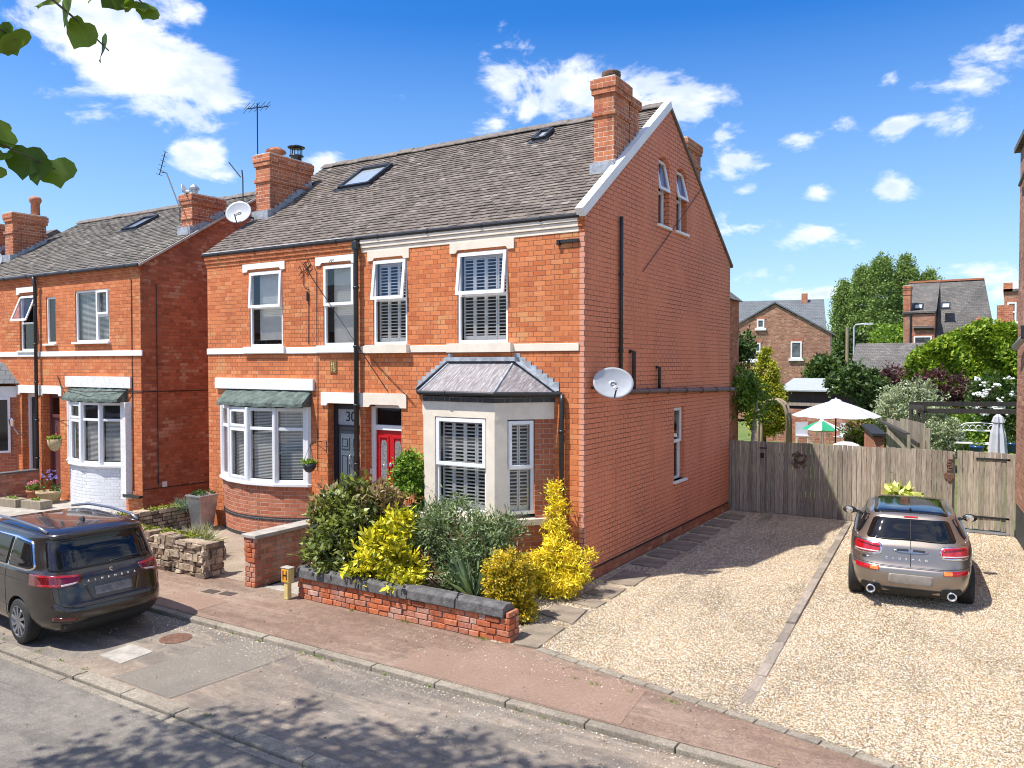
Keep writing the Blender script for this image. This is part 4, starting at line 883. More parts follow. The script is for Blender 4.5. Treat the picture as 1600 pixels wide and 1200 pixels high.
c = chimney(Cc, -12.0, -11.575, 1.42, 2.36, 5.9, 7.72, (5.83+.09*SLC, SLC)); 
mb = MB(); mb.lathe((-11.8, 1.65, 7.73), [(.09, 0), (.09, .14), (.13, .15), (.13, .2), (.02, .3)], 12); mb.lathe((-11.75, 2.15, 7.73), [(.11, 0), (.11, .06)], 12); mb.build('flue_cap', M['steel'], c)
f = opsC[0]; w = window(Cc, FRONT, *f[:4], -.08, None, 0, 'venetian', sill=('white', .08, .05)); mb = MB(); mb.fbox(FRONT, -13.42, -13.34, -.08, -.02, f[2], f[3]); mb.fbox(FRONT, -13.34, -12.88, -.08, -.02, 4.66, 4.73); frame_bars(mb, FRONT, -13.36, -12.86, 4.72, 5.3, -.02, .02, .05); mb.build('mullion', M['pvc'], w)
f = opsC[1]; window(Cc, FRONT, *f[:4], -.08, None, 0, 'roller', sill=('white', .08, .05))
for f in opsC[:2]: room(Cc, FRONT, *f[:4])
mb = MB(); frame_bars(mb, FRONT, -15.88, -15.08, .2, 2.7, -.25, -.17, .08); mb.fbox(FRONT, -15.8, -15.16, -.25, -.18, 2.1, 2.18); mb.build('door_frame', M['maroon_door'], Cc)
mb = MB(); mb.fbox(FRONT, -15.8, -15.16, -.26, -.22, .22, 2.1); dr = mb.build('front_door', M['maroon_door'], Cc); glass(Cc, FRONT, -15.8, -15.16, 2.18, 2.62, -.21, name='fanlight'); room(Cc, FRONT, -15.88, -15.08, .2, 2.7, 1.0, -.27)
bow(Cc, -13.42, 1.2, .36, 4, 0, 1.09, 2.58, 2.93, 'brick_white', blindtop=2.2)
mb = MB(); mb.box(-14.71, -11.92, -.06, 0, 2.93, 3.2); mb.prism([(-12.15, 0), (-11.98, 0), (-12.03, -.12), (-12.2, -.14)], lambda a, b: (a, b, .3), lambda a, b: (a, b, 2.6)); mb.build('bay_head', M['render'], Cc)
pipe(Cc, [(-16.0, -.14, 5.78), (-16.0, -.1, 5.55), (-16.0, -.1, .1)], .045)
mb = MB(); mb.tube([(-11.9, -.02, 2.86), (-13.2, -.42, 2.83), (-14.9, -.05, 2.9), (-15.1, -.03, 3.2)], .012, 5); mb.tube([(-11.9, -.02, 2.86), (-11.56, -.01, 2.85), (-11.545, 6, 2.84)], .012, 5); mb.tube([(-11.545, .02, .55), (-11.545, 3, .5)], .012, 5); mb.tube([(-11.9, -.015, 5.5), (-11.9, -.015, .5)], .01, 5); mb.tube([(-11.548, .4, 5.4), (-11.548, .4, .6)], .01, 5); mb.build('cable', M['black'], Cc)
mb = MB(); mb.box(-12.15, -11.5, -.14, -.04, .36, .42); mb.build('drain_outlet', M['black'], Cc)
mb = MB(); mb.box(-11.56, -11.53, .5, .62, .55, .68); mb.build('vent_box', M['white'], Cc)
Dd = thing('brick_house', (-18, 3.8, 0), 'far brick house left of the long black drainpipe, with a tilted open bathroom sash', 'house', 'brick houses along the street')
opsD = [(-17.0, -16.16, 3.86, 5.34), (-16.95, -16.1, 0, 2.72, .25)]
mb = MB(); wall(mb, FRONT, -20.3, -16.001, 0, 5.82, opsD)
for i in range(3): mb.box(-20.3, -16.01, -.012-.022*i, .0, 5.56+.08*i, 5.635+.08*i)
mb.poly([(-20.3, 0, 0), (-20.3, 7.6, 0), (-20.3, 7.6, 5.8), (-20.3, 3.6, 8.1), (-20.3, 0, 5.8)]); mb.build('front_wall', M['brick_front'], Dd, recalc=False)
mb = MB(); mb.box(-20.3, -16.01, -.03, 0, 3.70, 3.83); mb.build('string_course', M['white'], Dd)
for q in ((-17.15, -16.02, 2.68, 2.94), (-17.1, -16.05, 5.36, 5.55)): mb = MB(); lintel(mb, FRONT, *q, .03); mb.build('lintel', M['white'], Dd)
mb = MB(); tiled(mb, (-20.4, -.09, 5.83), (1, 0, 0), 4.4, UC, UC.length, seed=22); mb.build('roof_front', M['tiles_grey'], Dd, recalc=False)
mb = MB(); mb.poly([(-20.35, -.09, 5.815), (-16.0, -.09, 5.815), (-16.0, 3.6, ZCR-.015), (-20.35, 3.6, ZCR-.015)]); mb.poly([(-20.35, 7.7, 5.7), (-16.0, 7.7, 5.7), (-16, 3.6, ZCR+.01), (-20.35, 3.6, ZCR+.01)]); mb.build('roof_deck', M['ridge'], Dd, recalc=False)
ridge(Dd, -20.4, -16, 3.6, ZCR+.02, seed=19); gutter(Dd, [(-20.4, -.09, 5.81), (-16.01, -.09, 5.81)]); skylight(Dd, (-19.9, -.09, 5.83), (1, 0, 0), UC, 2.95, 3.75, 2.2, 3.3) if False else skylight(Cc, (-16.0, -.09, 5.83), (1, 0, 0), UC, .15, .85, 2.75, 3.6)
c = chimney(Dd, -20.26, -19.8, 1.23, 2.22, 5.9, 8.05, (5.83+.09*SLC, SLC)); pot(c, (-20.0, 2.0, 8.07), 'tall')
window(Dd, FRONT, *opsD[0][:4], -.1, .5, R(22), None, sill=('white', .06, .05)); room(Dd, FRONT, *opsD[0][:4])
mb = MB(); frame_bars(mb, FRONT, -16.95, -16.1, .2, 2.7, -.25, -.17, .08); mb.build('door_frame', M['pvc'], Dd); mb = MB(); mb.fbox(FRONT, -16.9, -16.15, -.26, -.22, .22, 2.6); mb.build('front_door', M['anthracite'], Dd)
mb = MB(); mb.prism([(-19.6, 0), (-19.1, -.7), (-17.7, -.7), (-17.25, 0)], lambda a, b: (a, b, 0), lambda a, b: (a, b, 2.9)); mb.build('bay_brickwork', M['brick_bay'], Dd)
mb = MB(); mb.prism([(-19.62, 0), (-19.12, -.73), (-17.68, -.73), (-17.22, 0)], lambda a, b: (a, b, 2.6), lambda a, b: (a, b, 2.9)); mb.build('bay_head', M['white'], Dd)
mb = MB(); e = [(-19.7, 0, 2.98), (-19.15, -.85, 2.98), (-17.6, -.85, 2.98), (-17.05, 0, 2.98)]; mb.poly([e[1], e[2], (-17.9, 0, 3.55), (-18.9, 0, 3.55)]); mb.poly([e[2], e[3], (-17.9, 0, 3.55)]); mb.poly([e[0], e[1], (-18.9, 0, 3.55)]); mb.build('bay_roof', M['slate'], Dd, recalc=False)
fr = Fr((-17.7, -.7, 0), (.45, .7, 0)); mb = MB(); mb.fbox(fr, .12, .7, 0, .01, 1.1, 2.6); frame_bars(mb, fr, .12, .7, 1.1, 2.6, .011, .05, .06); mb.build('bay_window', M['pvc'], Dd)
glass(Dd, fr, .18, .64, 1.16, 2.54, .03, mat='car_glass')
Ee = thing('brick_house', (-25, 3.8, 0), 'brick house at the far left edge of which mainly the chimney shows', 'house', 'brick houses along the street')
mb = MB(); mb.box(-30, -22, 0, 7.6, 0, 5.8); mb.build('front_wall', M['brick_front'], Ee)
mb = MB(); mb.prism([(-.2, 5.8), (7.8, 5.8), (3.7, 8.1)], lambda a, b: (-30, a, b), lambda a, b: (-21.95, a, b)); mb.build('roof', M['slate_dark'], Ee)
chimney(Ee, -22.5, -22.05, 1.2, 2.4, 6, 8.0, (6, .6))
# ------------------------------------------------------------------ foliage helpers
def leaf_mesh(name, mat, parent, P, D, size, seed, aspect=.5, shape='kite', droop=0.0, jit=.35):
    """P centres (n,3), D outward directions (n,3)"""
    g = np.random.default_rng(seed); n = len(P); org = np.array(ORG[parent]) if parent is not None else np.zeros(3)
    D = D/np.maximum(1e-6, np.linalg.norm(D, axis=1, keepdims=True))
    up = np.array([0, 0, 1.0]); t = D*.8+g.normal(0, .55, (n, 3))+up*(.25-droop); t /= np.linalg.norm(t, axis=1, keepdims=True)   # leaf axis
    nn = D*.5+up*.55+g.normal(0, .45, (n, 3)); nn -= t*(nn*t).sum(1, keepdims=True); nn /= np.maximum(1e-6, np.linalg.norm(nn, axis=1, keepdims=True))
    sd = np.cross(t, nn); L = size*g.uniform(1-jit, 1+jit, (n, 1)); W = L*aspect
    if shape == 'kite':
        V = np.stack([P-t*L*.5, P+sd*W*.5-nn*W*.12, P+t*L*.5-nn*L*.08, P-sd*W*.5-nn*W*.12], 1); k = 4
        F = np.arange(n*4).reshape(n, 4)
    elif shape == 'round':
        an = [i*6.2832/22 for i in range(22)]; rr = [1.25, .98, .90, .93, .90, .96, .92, .98, .96, 1.0, .86, .66, .86, 1.0, .96, .98, .92, .96, .90, .93, .90, .98]
        V = np.stack([P+t*L*.5*r*math.cos(a)+sd*W*.62*r*math.sin(a)-nn*L*.12*abs(math.sin(a))-nn*L*(.1 if i == 0 else 0) for i, (a, r) in enumerate(zip(an, rr))], 1); k = 22
        F = np.arange(n*22).reshape(n, 22)
    elif shape == 'blade':
        V = np.stack([P-sd*W*.5, P+sd*W*.5, P+t*L*.6+sd*W*.35-up*L*.0, P+t*L+D*L*.12-up*L*.16, P+t*L*.6-sd*W*.35], 1); k = 5; F = np.arange(n*5).reshape(n, 5)
    V = V.reshape(-1, 3)-org
    me = bpy.data.meshes.new(name); me.vertices.add(len(V)); me.vertices.foreach_set('co', V.astype(np.float32).ravel())
    me.loops.add(n*k); me.loops.foreach_set('vertex_index', F.astype(np.int32).ravel()); me.polygons.add(n)
    me.polygons.foreach_set('loop_start', np.arange(0, n*k, k, dtype=np.int32)); me.polygons.foreach_set('loop_total', np.full(n, k, dtype=np.int32)); me.update(calc_edges=True)
    me.materials.append(M[mat]); o = bpy.data.objects.new(name, me); COL.objects.link(o)
    if parent is not None: o.parent = parent; ORG[o] = Vector(org)
    else: ORG[o] = Vector()
    return o
def cloud(ells, nc, per, rc, seed, lo=.55, zmin=.03, flat=.8):
    g = np.random.default_rng(seed); w = np.array([e[3]*e[4]*e[5] for e in ells])**.67; w /= w.sum(); idx = g.choice(len(ells), nc, p=w)
    E = np.array([e[:6] for e in ells])[idx]; d = g.normal(0, 1, (nc, 3)); d /= np.linalg.norm(d, axis=1, keepdims=True); r = g.uniform(lo, 1.0, (nc, 1))**.6
    C = E[:, :3]+d*r*E[:, 3:6]; C2 = np.repeat(C, per, 0); d2 = np.repeat(d, per, 0)
    cs = np.repeat(g.uniform(.6, 1.35, (nc, 1)), per, 0)*rc
    off = g.normal(0, .5, (nc*per, 3)); off[:, 2] *= flat; P = C2+off*cs; D = d2*.7+off*.9; k = P[:, 2] > zmin; return P[k], D[k], C
def stems(name, parent, base, C, n, r0, seed, mat='bark', bend=.25):
    rg = random.Random(seed); mb = MB(); base = Vector(base); ids = rg.sample(range(len(C)), min(n, len(C)))
    for i in ids:
        e = Vector(C[i]); b = base+Vector((rg.uniform(-1, 1)*r0*3, rg.uniform(-1, 1)*r0*3, 0)); m = b.lerp(e, .5)+Vector((rg.uniform(-1, 1), rg.uniform(-1, 1), rg.uniform(0, 1)))*bend*(e-b).length*.3
        mb.tube([b, b.lerp(m, .5), m, m.lerp(e, .6), e], [r0, r0*.8, r0*.6, r0*.4, r0*.15], 5)
    return mb.build(name, M[mat], parent, smooth=True)
def plant(name, label, cat, base, mat, ells, nc, per, rc, size, seed, aspect=.5, shape='kite', group=None, ns=14, r0=.014, lo=.5, zmin=.03, extra=None, droop=0.0, trunk=None):
    t = thing(name, base, label, cat, group)
    P, D, C = cloud(ells, nc, per, rc, seed, lo, zmin); leaf_mesh('foliage', mat, t, P, D, size, seed, aspect, shape, droop)
    if extra:
        P, D, C2 = cloud(extra[1], *extra[2:5], seed+1, lo, zmin); leaf_mesh('pale_growth', extra[0], t, P, D, size, seed+5, aspect, shape, droop)
    if trunk: 
        mb = MB(); x, y, z = base; h, r = trunk; rg = random.Random(seed); pts = [(x+rg.uniform(-.1, .1)*r*3*(i > 0), y+rg.uniform(-.1, .1)*r*3*(i > 0), z+h*i/5) for i in range(6)]
        mb.tube(pts, [r*(1-.09*i) for i in range(6)], 9); mb.build('trunk', M['bark'], t, smooth=True); stems('limbs', t, pts[-1], C, ns, r*.4, seed)
    else: stems('stem', t, base, C, ns, r0, seed)
    return t
# ------------------------------------------------------------------ low front wall, party wall, rubble walls
def brickwork(mb, fr, L, z0, courses, seed, depth=.10, row=.078):
    rg = random.Random(seed)
    for r in range(courses):
        s = -rg.uniform(0, .2); z = z0+r*row
        while s < L:
            w = rg.choice([.215, .215, .215, .105, .16]); a, b = max(s, 0), min(s+w, L)
            if b-a > .03:
                o = rg.uniform(-.009, .009); k = lambda q: q+rg.uniform(-.004, .004)
                mb.hexa([fr(k(a+.005), o+rg.uniform(-.003, .003), z+.005), fr(k(b-.006), o, z+.005), fr(k(b-.006), -depth, z+.005), fr(k(a+.005), -depth, z+.005), fr(k(a+.005), o+rg.uniform(-.004, .003), z+row-.006), fr(k(b-.006), o, z+row-.006), fr(k(b-.006), -depth, z+row-.006), fr(k(a+.005), -depth, z+row-.006)])
            s += w+.004
M['old_bricks'] = island('worn_red_bricks', [(0, (.30, .08, .035)), (.3, (.46, .12, .045)), (.6, (.56, .165, .065)), (.85, (.38, .16, .10)), (1, (.52, .33, .26))], .88, .3, 24, bump=.004, patchcol=((.46, .36, .31), .45), pscale=2.6)
M['old_mortar'] = plain('dirty_mortar', (.17, .125, .10), .95, .4, 12, .01, 50)
LW = thing('garden_wall', (-1.5, -2.75, 0), 'low worn red brick wall with dark stone coping along the pavement', 'wall')
mb = MB(); mb.box(-3.325, .385, -2.835, -2.63, 0, .31); mb.build('wall_core', M['old_mortar'], LW)
mb = MB(); brickwork(mb, Fr((-3.34, -2.85, 0), (1, 0, 0)), 3.74, 0, 4, 3); brickwork(mb, Fr((.40, -2.85, 0), (0, 1, 0)), .24, 0, 5, 5, .05); brickwork(mb, Fr((-3.34, -2.62, 0), (0, -1, 0)), .23, 0, 4, 6, .05); mb.build('brickwork', M['old_bricks'], LW, bevel=.006)
x = -3.36
for e, dz in ((-2.1, 0), (-1.22, -.006), (-.42, .004), (.33, .0)):
    mb = MB(); rg = random.Random(int(e*9)); prof = [(-2.885, .315), (-2.60, .315), (-2.60, .41), (-2.66, .465), (-2.80, .475), (-2.87, .44)]
    mb.prism([(a+rg.uniform(-.006, .006), b+dz) for a, b in prof], lambda a, b: (x+.004, a, b), lambda a, b: (e-.006, a, b)); mb.build('coping_stone', M['stone_dark'], LW, bevel=.012); x = e
PW = thing('garden_wall', (-4.4, -1.6, 0), 'waist high brick wall with a flat stone cap dividing the two front paths', 'wall')
mb = MB(); mb.box(-4.52, -4.30, -2.83, -.02, 0, .775); mb.build('brickwork', M['brick_wall'], PW)
mb = MB(); brickwork(mb, Fr((-4.535, -2.85, 0), (1, 0, 0)), .25, 0, 10, 13, .04); mb.build('wall_end', M['old_bricks'], PW, bevel=.005)
mb = MB(); mb.box(-4.57, -4.25, -2.88, -1.5, .776, .83); mb.box(-4.565, -4.255, -1.49, -.02, .776, .828); mb.build('coping_stone', M['concrete'], PW, bevel=.01)
def rubble(mb, fr, L, z0, z1, seed, depth=.08):
    rg = random.Random(seed); z = z0
    while z < z1-.03:
        h = min(rg.uniform(.06, .13), z1-z); s = -rg.uniform(0, .1)
        while s < L:
            w = rg.uniform(.09, .26); a, b = max(s, 0), min(s+w, L)
            if b-a > .03:
                dz0, dz1 = rg.uniform(-.015, .015), rg.uniform(-.02, .02); o = rg.uniform(-.02, .03); q = lambda v: v+rg.uniform(-.015, .015)
                mb.hexa([fr(q(a+.008), q(o-.01), z+dz0+.006), fr(q(b-.008), q(o-.01), z+dz0+.006), fr(b, -depth, z), fr(a, -depth, z), fr(q(a+.015), q(o-.01), z+h+dz1-.006), fr(q(b-.015), q(o-.01), z+h+dz1-.006), fr(b, -depth, z+h), fr(a, -depth, z+h)])
            s += w
        z += h
RW = thing('stone_wall', (-7.3, -2.8, 0), 'rough rubble stone garden wall topped with bright moss, behind the dark car', 'wall')
mb = MB(); mb.box(-9.35, -5.45, -2.90, -2.66, 0, .53); mb.build('wall_core', M['old_mortar'], RW)
mb = MB(); rubble(mb, Fr((-9.4, -2.94, 0), (1, 0, 0)), 4.0, 0, .56, 4); rubble(mb, Fr((-5.40, -2.94, 0), (0, 1, 0)), .42, 0, .58, 5); rg = random.Random(8); x = -9.4
while x < -5.45:
    w = rg.uniform(.15, .3); mb.rbox((x+w/2, -2.80+rg.uniform(-.02, .02)), (w-.01, rg.uniform(.22, .32)), rg.uniform(-.1, .1), .5, .57+rg.uniform(-.02, .05)); x += w
mb.build('stonework', M['rubble'], RW, bevel=.014)
g = np.random.default_rng(4); n = 2600; P = np.stack([g.uniform(-9.3, -6.0, n), g.normal(-2.66, .06, n), .57+np.abs(g.normal(0, .022, n))], 1); leaf_mesh('moss', 'moss', RW, P, np.tile([0, 0, 1.0], (n, 1)), .035, 4, .8)
BW = thing('stone_wall', (-9.4, -1.2, 0), 'mossy brown boundary wall running back beside the bare brick gable', 'wall')
mb = MB(); mb.box(-9.52, -9.30, -2.6, .6, 0, .42); mb.build('wall_core', M['old_mortar'], BW)
mb = MB(); brickwork(mb, Fr((-9.26, -2.62, 0), (0, 1, 0)), 3.2, .0, 5, 15, .06); brickwork(mb, Fr((-9.54, -2.64, 0), (1, 0, 0)), .28, .0, 5, 16, .05); rg = random.Random(9); y = -2.6
while y < .55:
    w = rg.uniform(.15, .3); mb.rbox((-9.4, y+w/2), (.3, w-.01), rg.uniform(-.1, .1), .40, .46+rg.uniform(0, .05)); y += w
mb.build('stonework', M['rubble'], BW, bevel=.012)
n = 1500; P = np.stack([g.normal(-9.35, .08, n), g.uniform(-2.5, .4, n), .49+np.abs(g.normal(0, .02, n))], 1); k = (np.sin(P[:, 1]*5) > -.2); leaf_mesh('moss', 'moss', BW, P[k], np.tile([0, 0, 1.0], (k.sum(), 1)), .04, 7, .8)
CW = thing('garden_wall', (-16, -1.5, 0), 'plain brown brick dividing wall by the far front doors', 'wall'); mb = MB(); mb.box(-16.1, -15.9, -3.0, -.12, 0, .70); mb.build('brickwork', M['brick_wall'], CW); mb = MB(); mb.box(-16.13, -15.87, -3.0, -.11, .701, .75); mb.build('coping_stone', M['stone_dark'], CW, bevel=.01)
# hydrant marker post
HP = thing('hydrant_marker', (-3.42, -2.98, 0), 'short pale post with a yellow plate lettered H at the end of the low wall', 'marker post')
mb = MB(); mb.box(-3.455, -3.375, -3.02, -2.94, 0, .26); mb.box(-3.50, -3.335, -3.03, -2.92, .25, .47); mb.build('post', M['yellow_concrete'], HP, bevel=.01)
mb = MB(); mb.box(-3.49, -3.345, -3.036, -3.0301, .27, .455); pl = mb.build('sign_plate', M['yellow_sign'], HP, bevel=.002); text_obj('H', .19, (-3.417, -3.038, .362), FACE_FRONT, M['ink'], pl, sx=.75)
mb = MB(); mb.box(-3.51, -3.325, -3.04, -2.91, .471, .482); mb.build('post_cap', M['concrete'], HP, bevel=.004)
# covers in the ground
mb = MB(); mb.prism([(-3.72, -5.70), (-3.24, -5.72), (-3.27, -5.27), (-3.75, -5.26)], lambda a, b: (a, b, -.06), lambda a, b: (a, b, -.049)); top(mb.build('concrete_patch', M['concrete']), 'pale square concrete access cover in the parking bay behind the car', 'cover')
mb = MB(); mb.lathe((-3.46, -4.83, -.056), [(.20, 0), (.20, .006), (.16, .010), (.01, .010)], 24); top(mb.build('manhole_cover', M['rust']), 'round rusty iron cover in the parking bay near the kerb', 'cover')
for q in ((-4.72, -3.33), (-4.40, -3.27)):
    mb = MB(); mb.rbox(q, (.24, .16), .1, -.01, .006); top(mb.build('stopcock_cover', plain('dark_iron', (.07, .05, .04), .7)), 'small dark iron lid set in the red pavement, '+('left' if q[0] < -4.5 else 'right')+' one of the two', 'cover')
# ------------------------------------------------------------------ satellite dishes, aerials, pots, baskets
def dish(loc, rad, rot, wallpt, label, mat='mesh_dish', el=.78):
    t = thing('satellite_dish', loc, label, 'satellite dish'); mb = MB(); n = 8; k = 28; Rm = Euler(rot).to_matrix(); rings = []
    for j in range(n+1):
        r = rad*j/n; rings.append([Vector(loc)+Rm@Vector((r*math.cos(2*math.pi*i/k), r*el*math.sin(2*math.pi*i/k), .16*rad*(j/n)**2)) for i in range(k)])
    for j in range(n):
        for i in range(k): mb.poly([rings[j][i], rings[j][(i+1) % k], rings[j+1][(i+1) % k], rings[j+1][i]] if j else [rings[0][0], rings[1][i], rings[1][(i+1) % k]])
    o = mb.build('reflector', M[mat], t, smooth=True, recalc=False); sm = o.modifiers.new('s', 'SOLIDIFY'); sm.thickness = .012
    bm_ = bmesh.new(); bm_.from_mesh(o.data); bmesh.ops.remove_doubles(bm_, verts=bm_.verts, dist=1e-4); bm_.to_mesh(o.data); bm_.free()
    mb = MB(); lo = Vector(loc)+Rm@Vector((0, -rad*el*.95, .05)); tip = Vector(loc)+Rm@Vector((0, -rad*el*.55, rad*.75)); mb.tube([lo, tip], .014, 6); mb.build('feed_arm', M['black'], t)
    mb = MB(); mb.tube([tip, tip+Rm@Vector((0, .03, -.09))], .035, 10); mb.build('lnb', M['white'], t)
    mb = MB(); mb.tube([Vector(loc)-Rm@Vector((0, 0, .03)), wallpt], .022, 8); mb.build('bracket', M['black'], t); return t
dish((.32, .36, 3.19), .33, (R(72), 0, R(38)), (0.0, .25, 3.12), 'large oval grey satellite dish on the painted gable wall')
dish((-9.25, .95, 6.93), .30, (R(68), 0, R(28)), (-9.1, 1.25, 6.85), 'round pale satellite dish at the roof edge beside the middle chimney', el=.95)
dish((-11.8, 1.35, 7.82), .16, (R(70), 0, R(120)), (-11.8, 1.5, 7.7), 'small white satellite dish on top of the left gable chimney', 'white', .9)
dish((-20.1, .8, 6.6), .30, (R(75), 0, R(40)), (-19.8, 1.0, 6.5), 'satellite dish at the far left edge of the picture', el=.95)
def aerial(base, mast, head, label, kind=0):
    t = thing('tv_aerial', base, label, 'aerial'); mb = MB(); mb.tube(mast, .014, 6); mb.build('mast', M['black'] if kind != 2 else M['steel'], t); h = MB(); c, dr_ = Vector(head[0]), Vector(head[1]).normalized()
    L = head[2]; h.tube([c-dr_*L*.5, c+dr_*L*.5], .012, 6); sd = dr_.cross(Vector((0, 0, 1))).normalized()
    for i in range(head[3]):
        p = c+dr_*L*(i/(head[3]-1)-.5); w = head[4]*(1-.35*i/head[3])
        if kind == 0: 
            for zz in (-.02, .05): h.tube([p-sd*w+Vector((0, 0, zz)), p+sd*w+Vector((0, 0, zz))], .006, 4)
        else: h.tube([p-sd*w, p+sd*w], .006, 4)
    h.build('elements', M['black'], t); return t
aerial((-9.1, 1.4, 8.2), [(-9.1, 1.36, 7.7), (-9.1, 1.36, 9.5)], ((-9.1, 1.36, 9.4), (.4, .8, .25), .5, 5, .30), 'tall thin television aerial above the middle chimney')
aerial((-9.3, 1.1, 6.9), [(-9.3, 1.1, 6.9), (-9.3, 1.1, 7.75), (-9.33, 1.1, 7.95)], ((-9.45, 1.0, 7.95), (-.6, -.2, .75), .45, 2, .03), 'short slanting aerial beside the middle chimney', 1)
aerial((-12.3, 1.5, 6.9), [(-11.68, 1.15, 7.0), (-11.75, 1.2, 7.35), (-12.55, 1.4, 8.35), (-12.75, 1.4, 8.4)], ((-12.72, 1.4, 8.62), (.25, .1, .9), .6, 6, .14), 'leaning television aerial by the left gable chimney', 1)
def basket(c, r, hook, label, potmat, fm, seed, petals=None, h=.16):
    t = thing('hanging_basket', c, label, 'hanging basket'); mb = MB(); x, y, z = c
    mb.lathe(c, [(.02, -h), (r*.55, -h*.85), (r*.9, -h*.45), (r, 0), (r*.93, .005)], 18); mb.build('bowl', M[potmat], t, smooth=True)
    mb = MB()
    for a in range(3): mb.tube([(x+r*math.cos(a*2.1), y+r*math.sin(a*2.1), z), hook], .004, 4)
    mb.tube([(hook[0], 0, hook[2]-.2), (hook[0], 0, hook[2]+.03), (hook[0], y*.5, hook[2]+.03), hook], .008, 5); mb.tube([(hook[0], 0, hook[2]-.17), (hook[0], y*.7, hook[2]+.02)], .006, 5); mb.build('chain', M['black'], t)
    P, D, C = cloud([(x, y, z+.03, r, r, .08)], 30, 14, .05, seed, .1, -9); leaf_mesh('foliage', fm, t, P, D, .05, seed)
    if petals: P, D, C = cloud([(x, y, z+.07, r, r, .06)], 14, 6, .03, seed+3, .1, -9); leaf_mesh('flowers', petals, t, P, D, .035, seed, .9)
basket((-5.6, -.45, 1.60), .13, (-5.6, -.42, 1.98), 'small dark hanging bowl of bright green plants by the number 30 door', 'pot_dark', 'leaf_green', 31)
basket((-14.55, -.42, 1.62), .17, (-14.55, -.40, 2.05), 'pointed wicker hanging basket of orange flowers by the plum coloured door', 'straw', 'leaf_green', 32, 'petal_orange', .3)
WL = thing('wall_lantern', (-16.85, -.05, 1.75), 'small metal lantern on a bracket on the far left brick pier', 'lantern'); mb = MB(); mb.tube([(-16.85, 0, 1.6), (-16.85, -.15, 1.62), (-16.95, -.22, 1.82)], .018, 6); mb.build('bracket', M['steel'], WL); mb = MB(); mb.lathe((-17.0, -.24, 1.84), [(.04, 0), (.07, .16), (.08, .17), (.01, .22)], 6); mb.build('lantern_head', M['chrome'], WL)
def flowerpot(c, r0, r1, h, label, mat, fm, seed, petals=None, fh=.15, square=False, n=26):
    t = thing('flower_pot', c, label, 'flower pot'); x, y, z = c; mb = MB()
    if square:
        k = [(x-r1, y-r1, z+h), (x+r1, y-r1, z+h), (x+r1, y+r1, z+h), (x-r1, y+r1, z+h)]; b = [(x-r0, y-r0, z), (x+r0, y-r0, z), (x+r0, y+r0, z), (x-r0, y+r0, z)]; mb.hexa(b+k); mb.box(x-r1-.015, x+r1+.015, y-r1-.015, y+r1+.015, z+h-.03, z+h+.004)
    else: mb.lathe(c, [(r0, 0), (r1*.94, h*.8), (r1, h*.82), (r1*1.02, h), (r1*.85, h), (r1*.8, h-.03)], 20)
    mb.build('pot', M[mat], t, smooth=not square, bevel=.005 if square else 0)
    P, D, C = cloud([(x, y, z+h+fh*.4, r1, r1, fh)], n, 14, .05, seed, .2, -9); leaf_mesh('foliage', fm, t, P, D, .055, seed)
    if petals: P, D, C = cloud([(x, y, z+h+fh*1.3, r1*.9, r1*.9, fh*.45)], 14, 16, .03, seed+3, .1, -9); leaf_mesh('flowers', petals, t, P, D, .03, seed, .9)
    return t
flowerpot((-8.82, -.42, 0), .15, .23, .74, 'tall tapered grey metal planter beside the brick bow bay', 'steel', 'leaf_dark', 41, square=True, fh=.05)
flowerpot((-15.35, -.55, .0), .11, .16, .30, 'small terracotta pot of pink flowers below the white bow bay', 'terra', 'leaf_green', 42, 'petal_pink')
flowerpot((-14.85, -.42, .0), .22, .30, .30, 'wide stone bowl of lavender blue flowers beside the white painted bay', 'straw', 'leaf_dark', 43, 'petal_blue', .3)
for i, (x, y) in enumerate(((-15.15, -1.15), (-14.35, -.98))):
    t = thing('trough', (x, y, 0), ('left' if i == 0 else 'right')+' wooden trough of seedlings below the white bow bay', 'planter'); mb = MB(); mb.rbox((x, y), (.7, .32), .15, 0, .2); mb.build('box', M['fence_old'], t, bevel=.01); P, D, C = cloud([(x, y, .2, .28, .1, .04)], 24, 12, .03, 50+i, .1, -9); leaf_mesh('foliage', 'leaf_green', t, P, D, .05, 50)
# ------------------------------------------------------------------ front garden plants
plant('shrub', 'tall dense dark green shrub with reddish new leaves in front of the doors', 'shrub', (-2.95, -2.1, 0), 'leaf_photinia', [(-2.85, -2.2, 1.05, .62, .50, .70), (-2.85, -2.45, .66, .62, .44, .38), (-3.2, -2.15, .95, .4, .4, .55), (-2.4, -2.6, .56, .3, .24, .16)], 330, 26, .15, .105, 61, .44, ns=24,
      extra=('leaf_photinia_red', [(-3.35, -2.1, 1.15, .3, .4, .45), (-2.5, -1.95, 1.35, .32, .4, .38)], 90, 24, .12))
plant('shrub', 'bright yellow leaved shrub spilling over the low wall', 'shrub', (-2.0, -2.3, 0), 'leaf_yellow', [(-2.0, -2.5, .80, .36, .32, .40), (-1.72, -2.42, .58, .42, .32, .28), (-2.2, -2.6, .56, .30, .26, .22), (-1.95, -2.2, 1.10, .2, .2, .26), (-1.55, -2.62, .48, .26, .2, .12)], 170, 24, .12, .115, 62, .42)
plant('shrub', 'loose grey green shrub with arching sprays in front of the cream bay', 'shrub', (-1.1, -1.75, 0), 'leaf_grey', [(-1.15, -1.75, .95, .62, .42, .50), (-.75, -1.6, .95, .42, .36, .36), (-1.5, -1.85, 1.05, .36, .3, .42), (-1.0, -1.95, .5, .45, .35, .4), (-1.3, -1.7, 1.42, .22, .22, .2), (-.45, -1.5, 1.15, .2, .2, .22), (-1.75, -1.8, .6, .3, .3, .4)], 330, 34, .19, .085, 63, .24, ns=60, r0=.018, lo=.3)
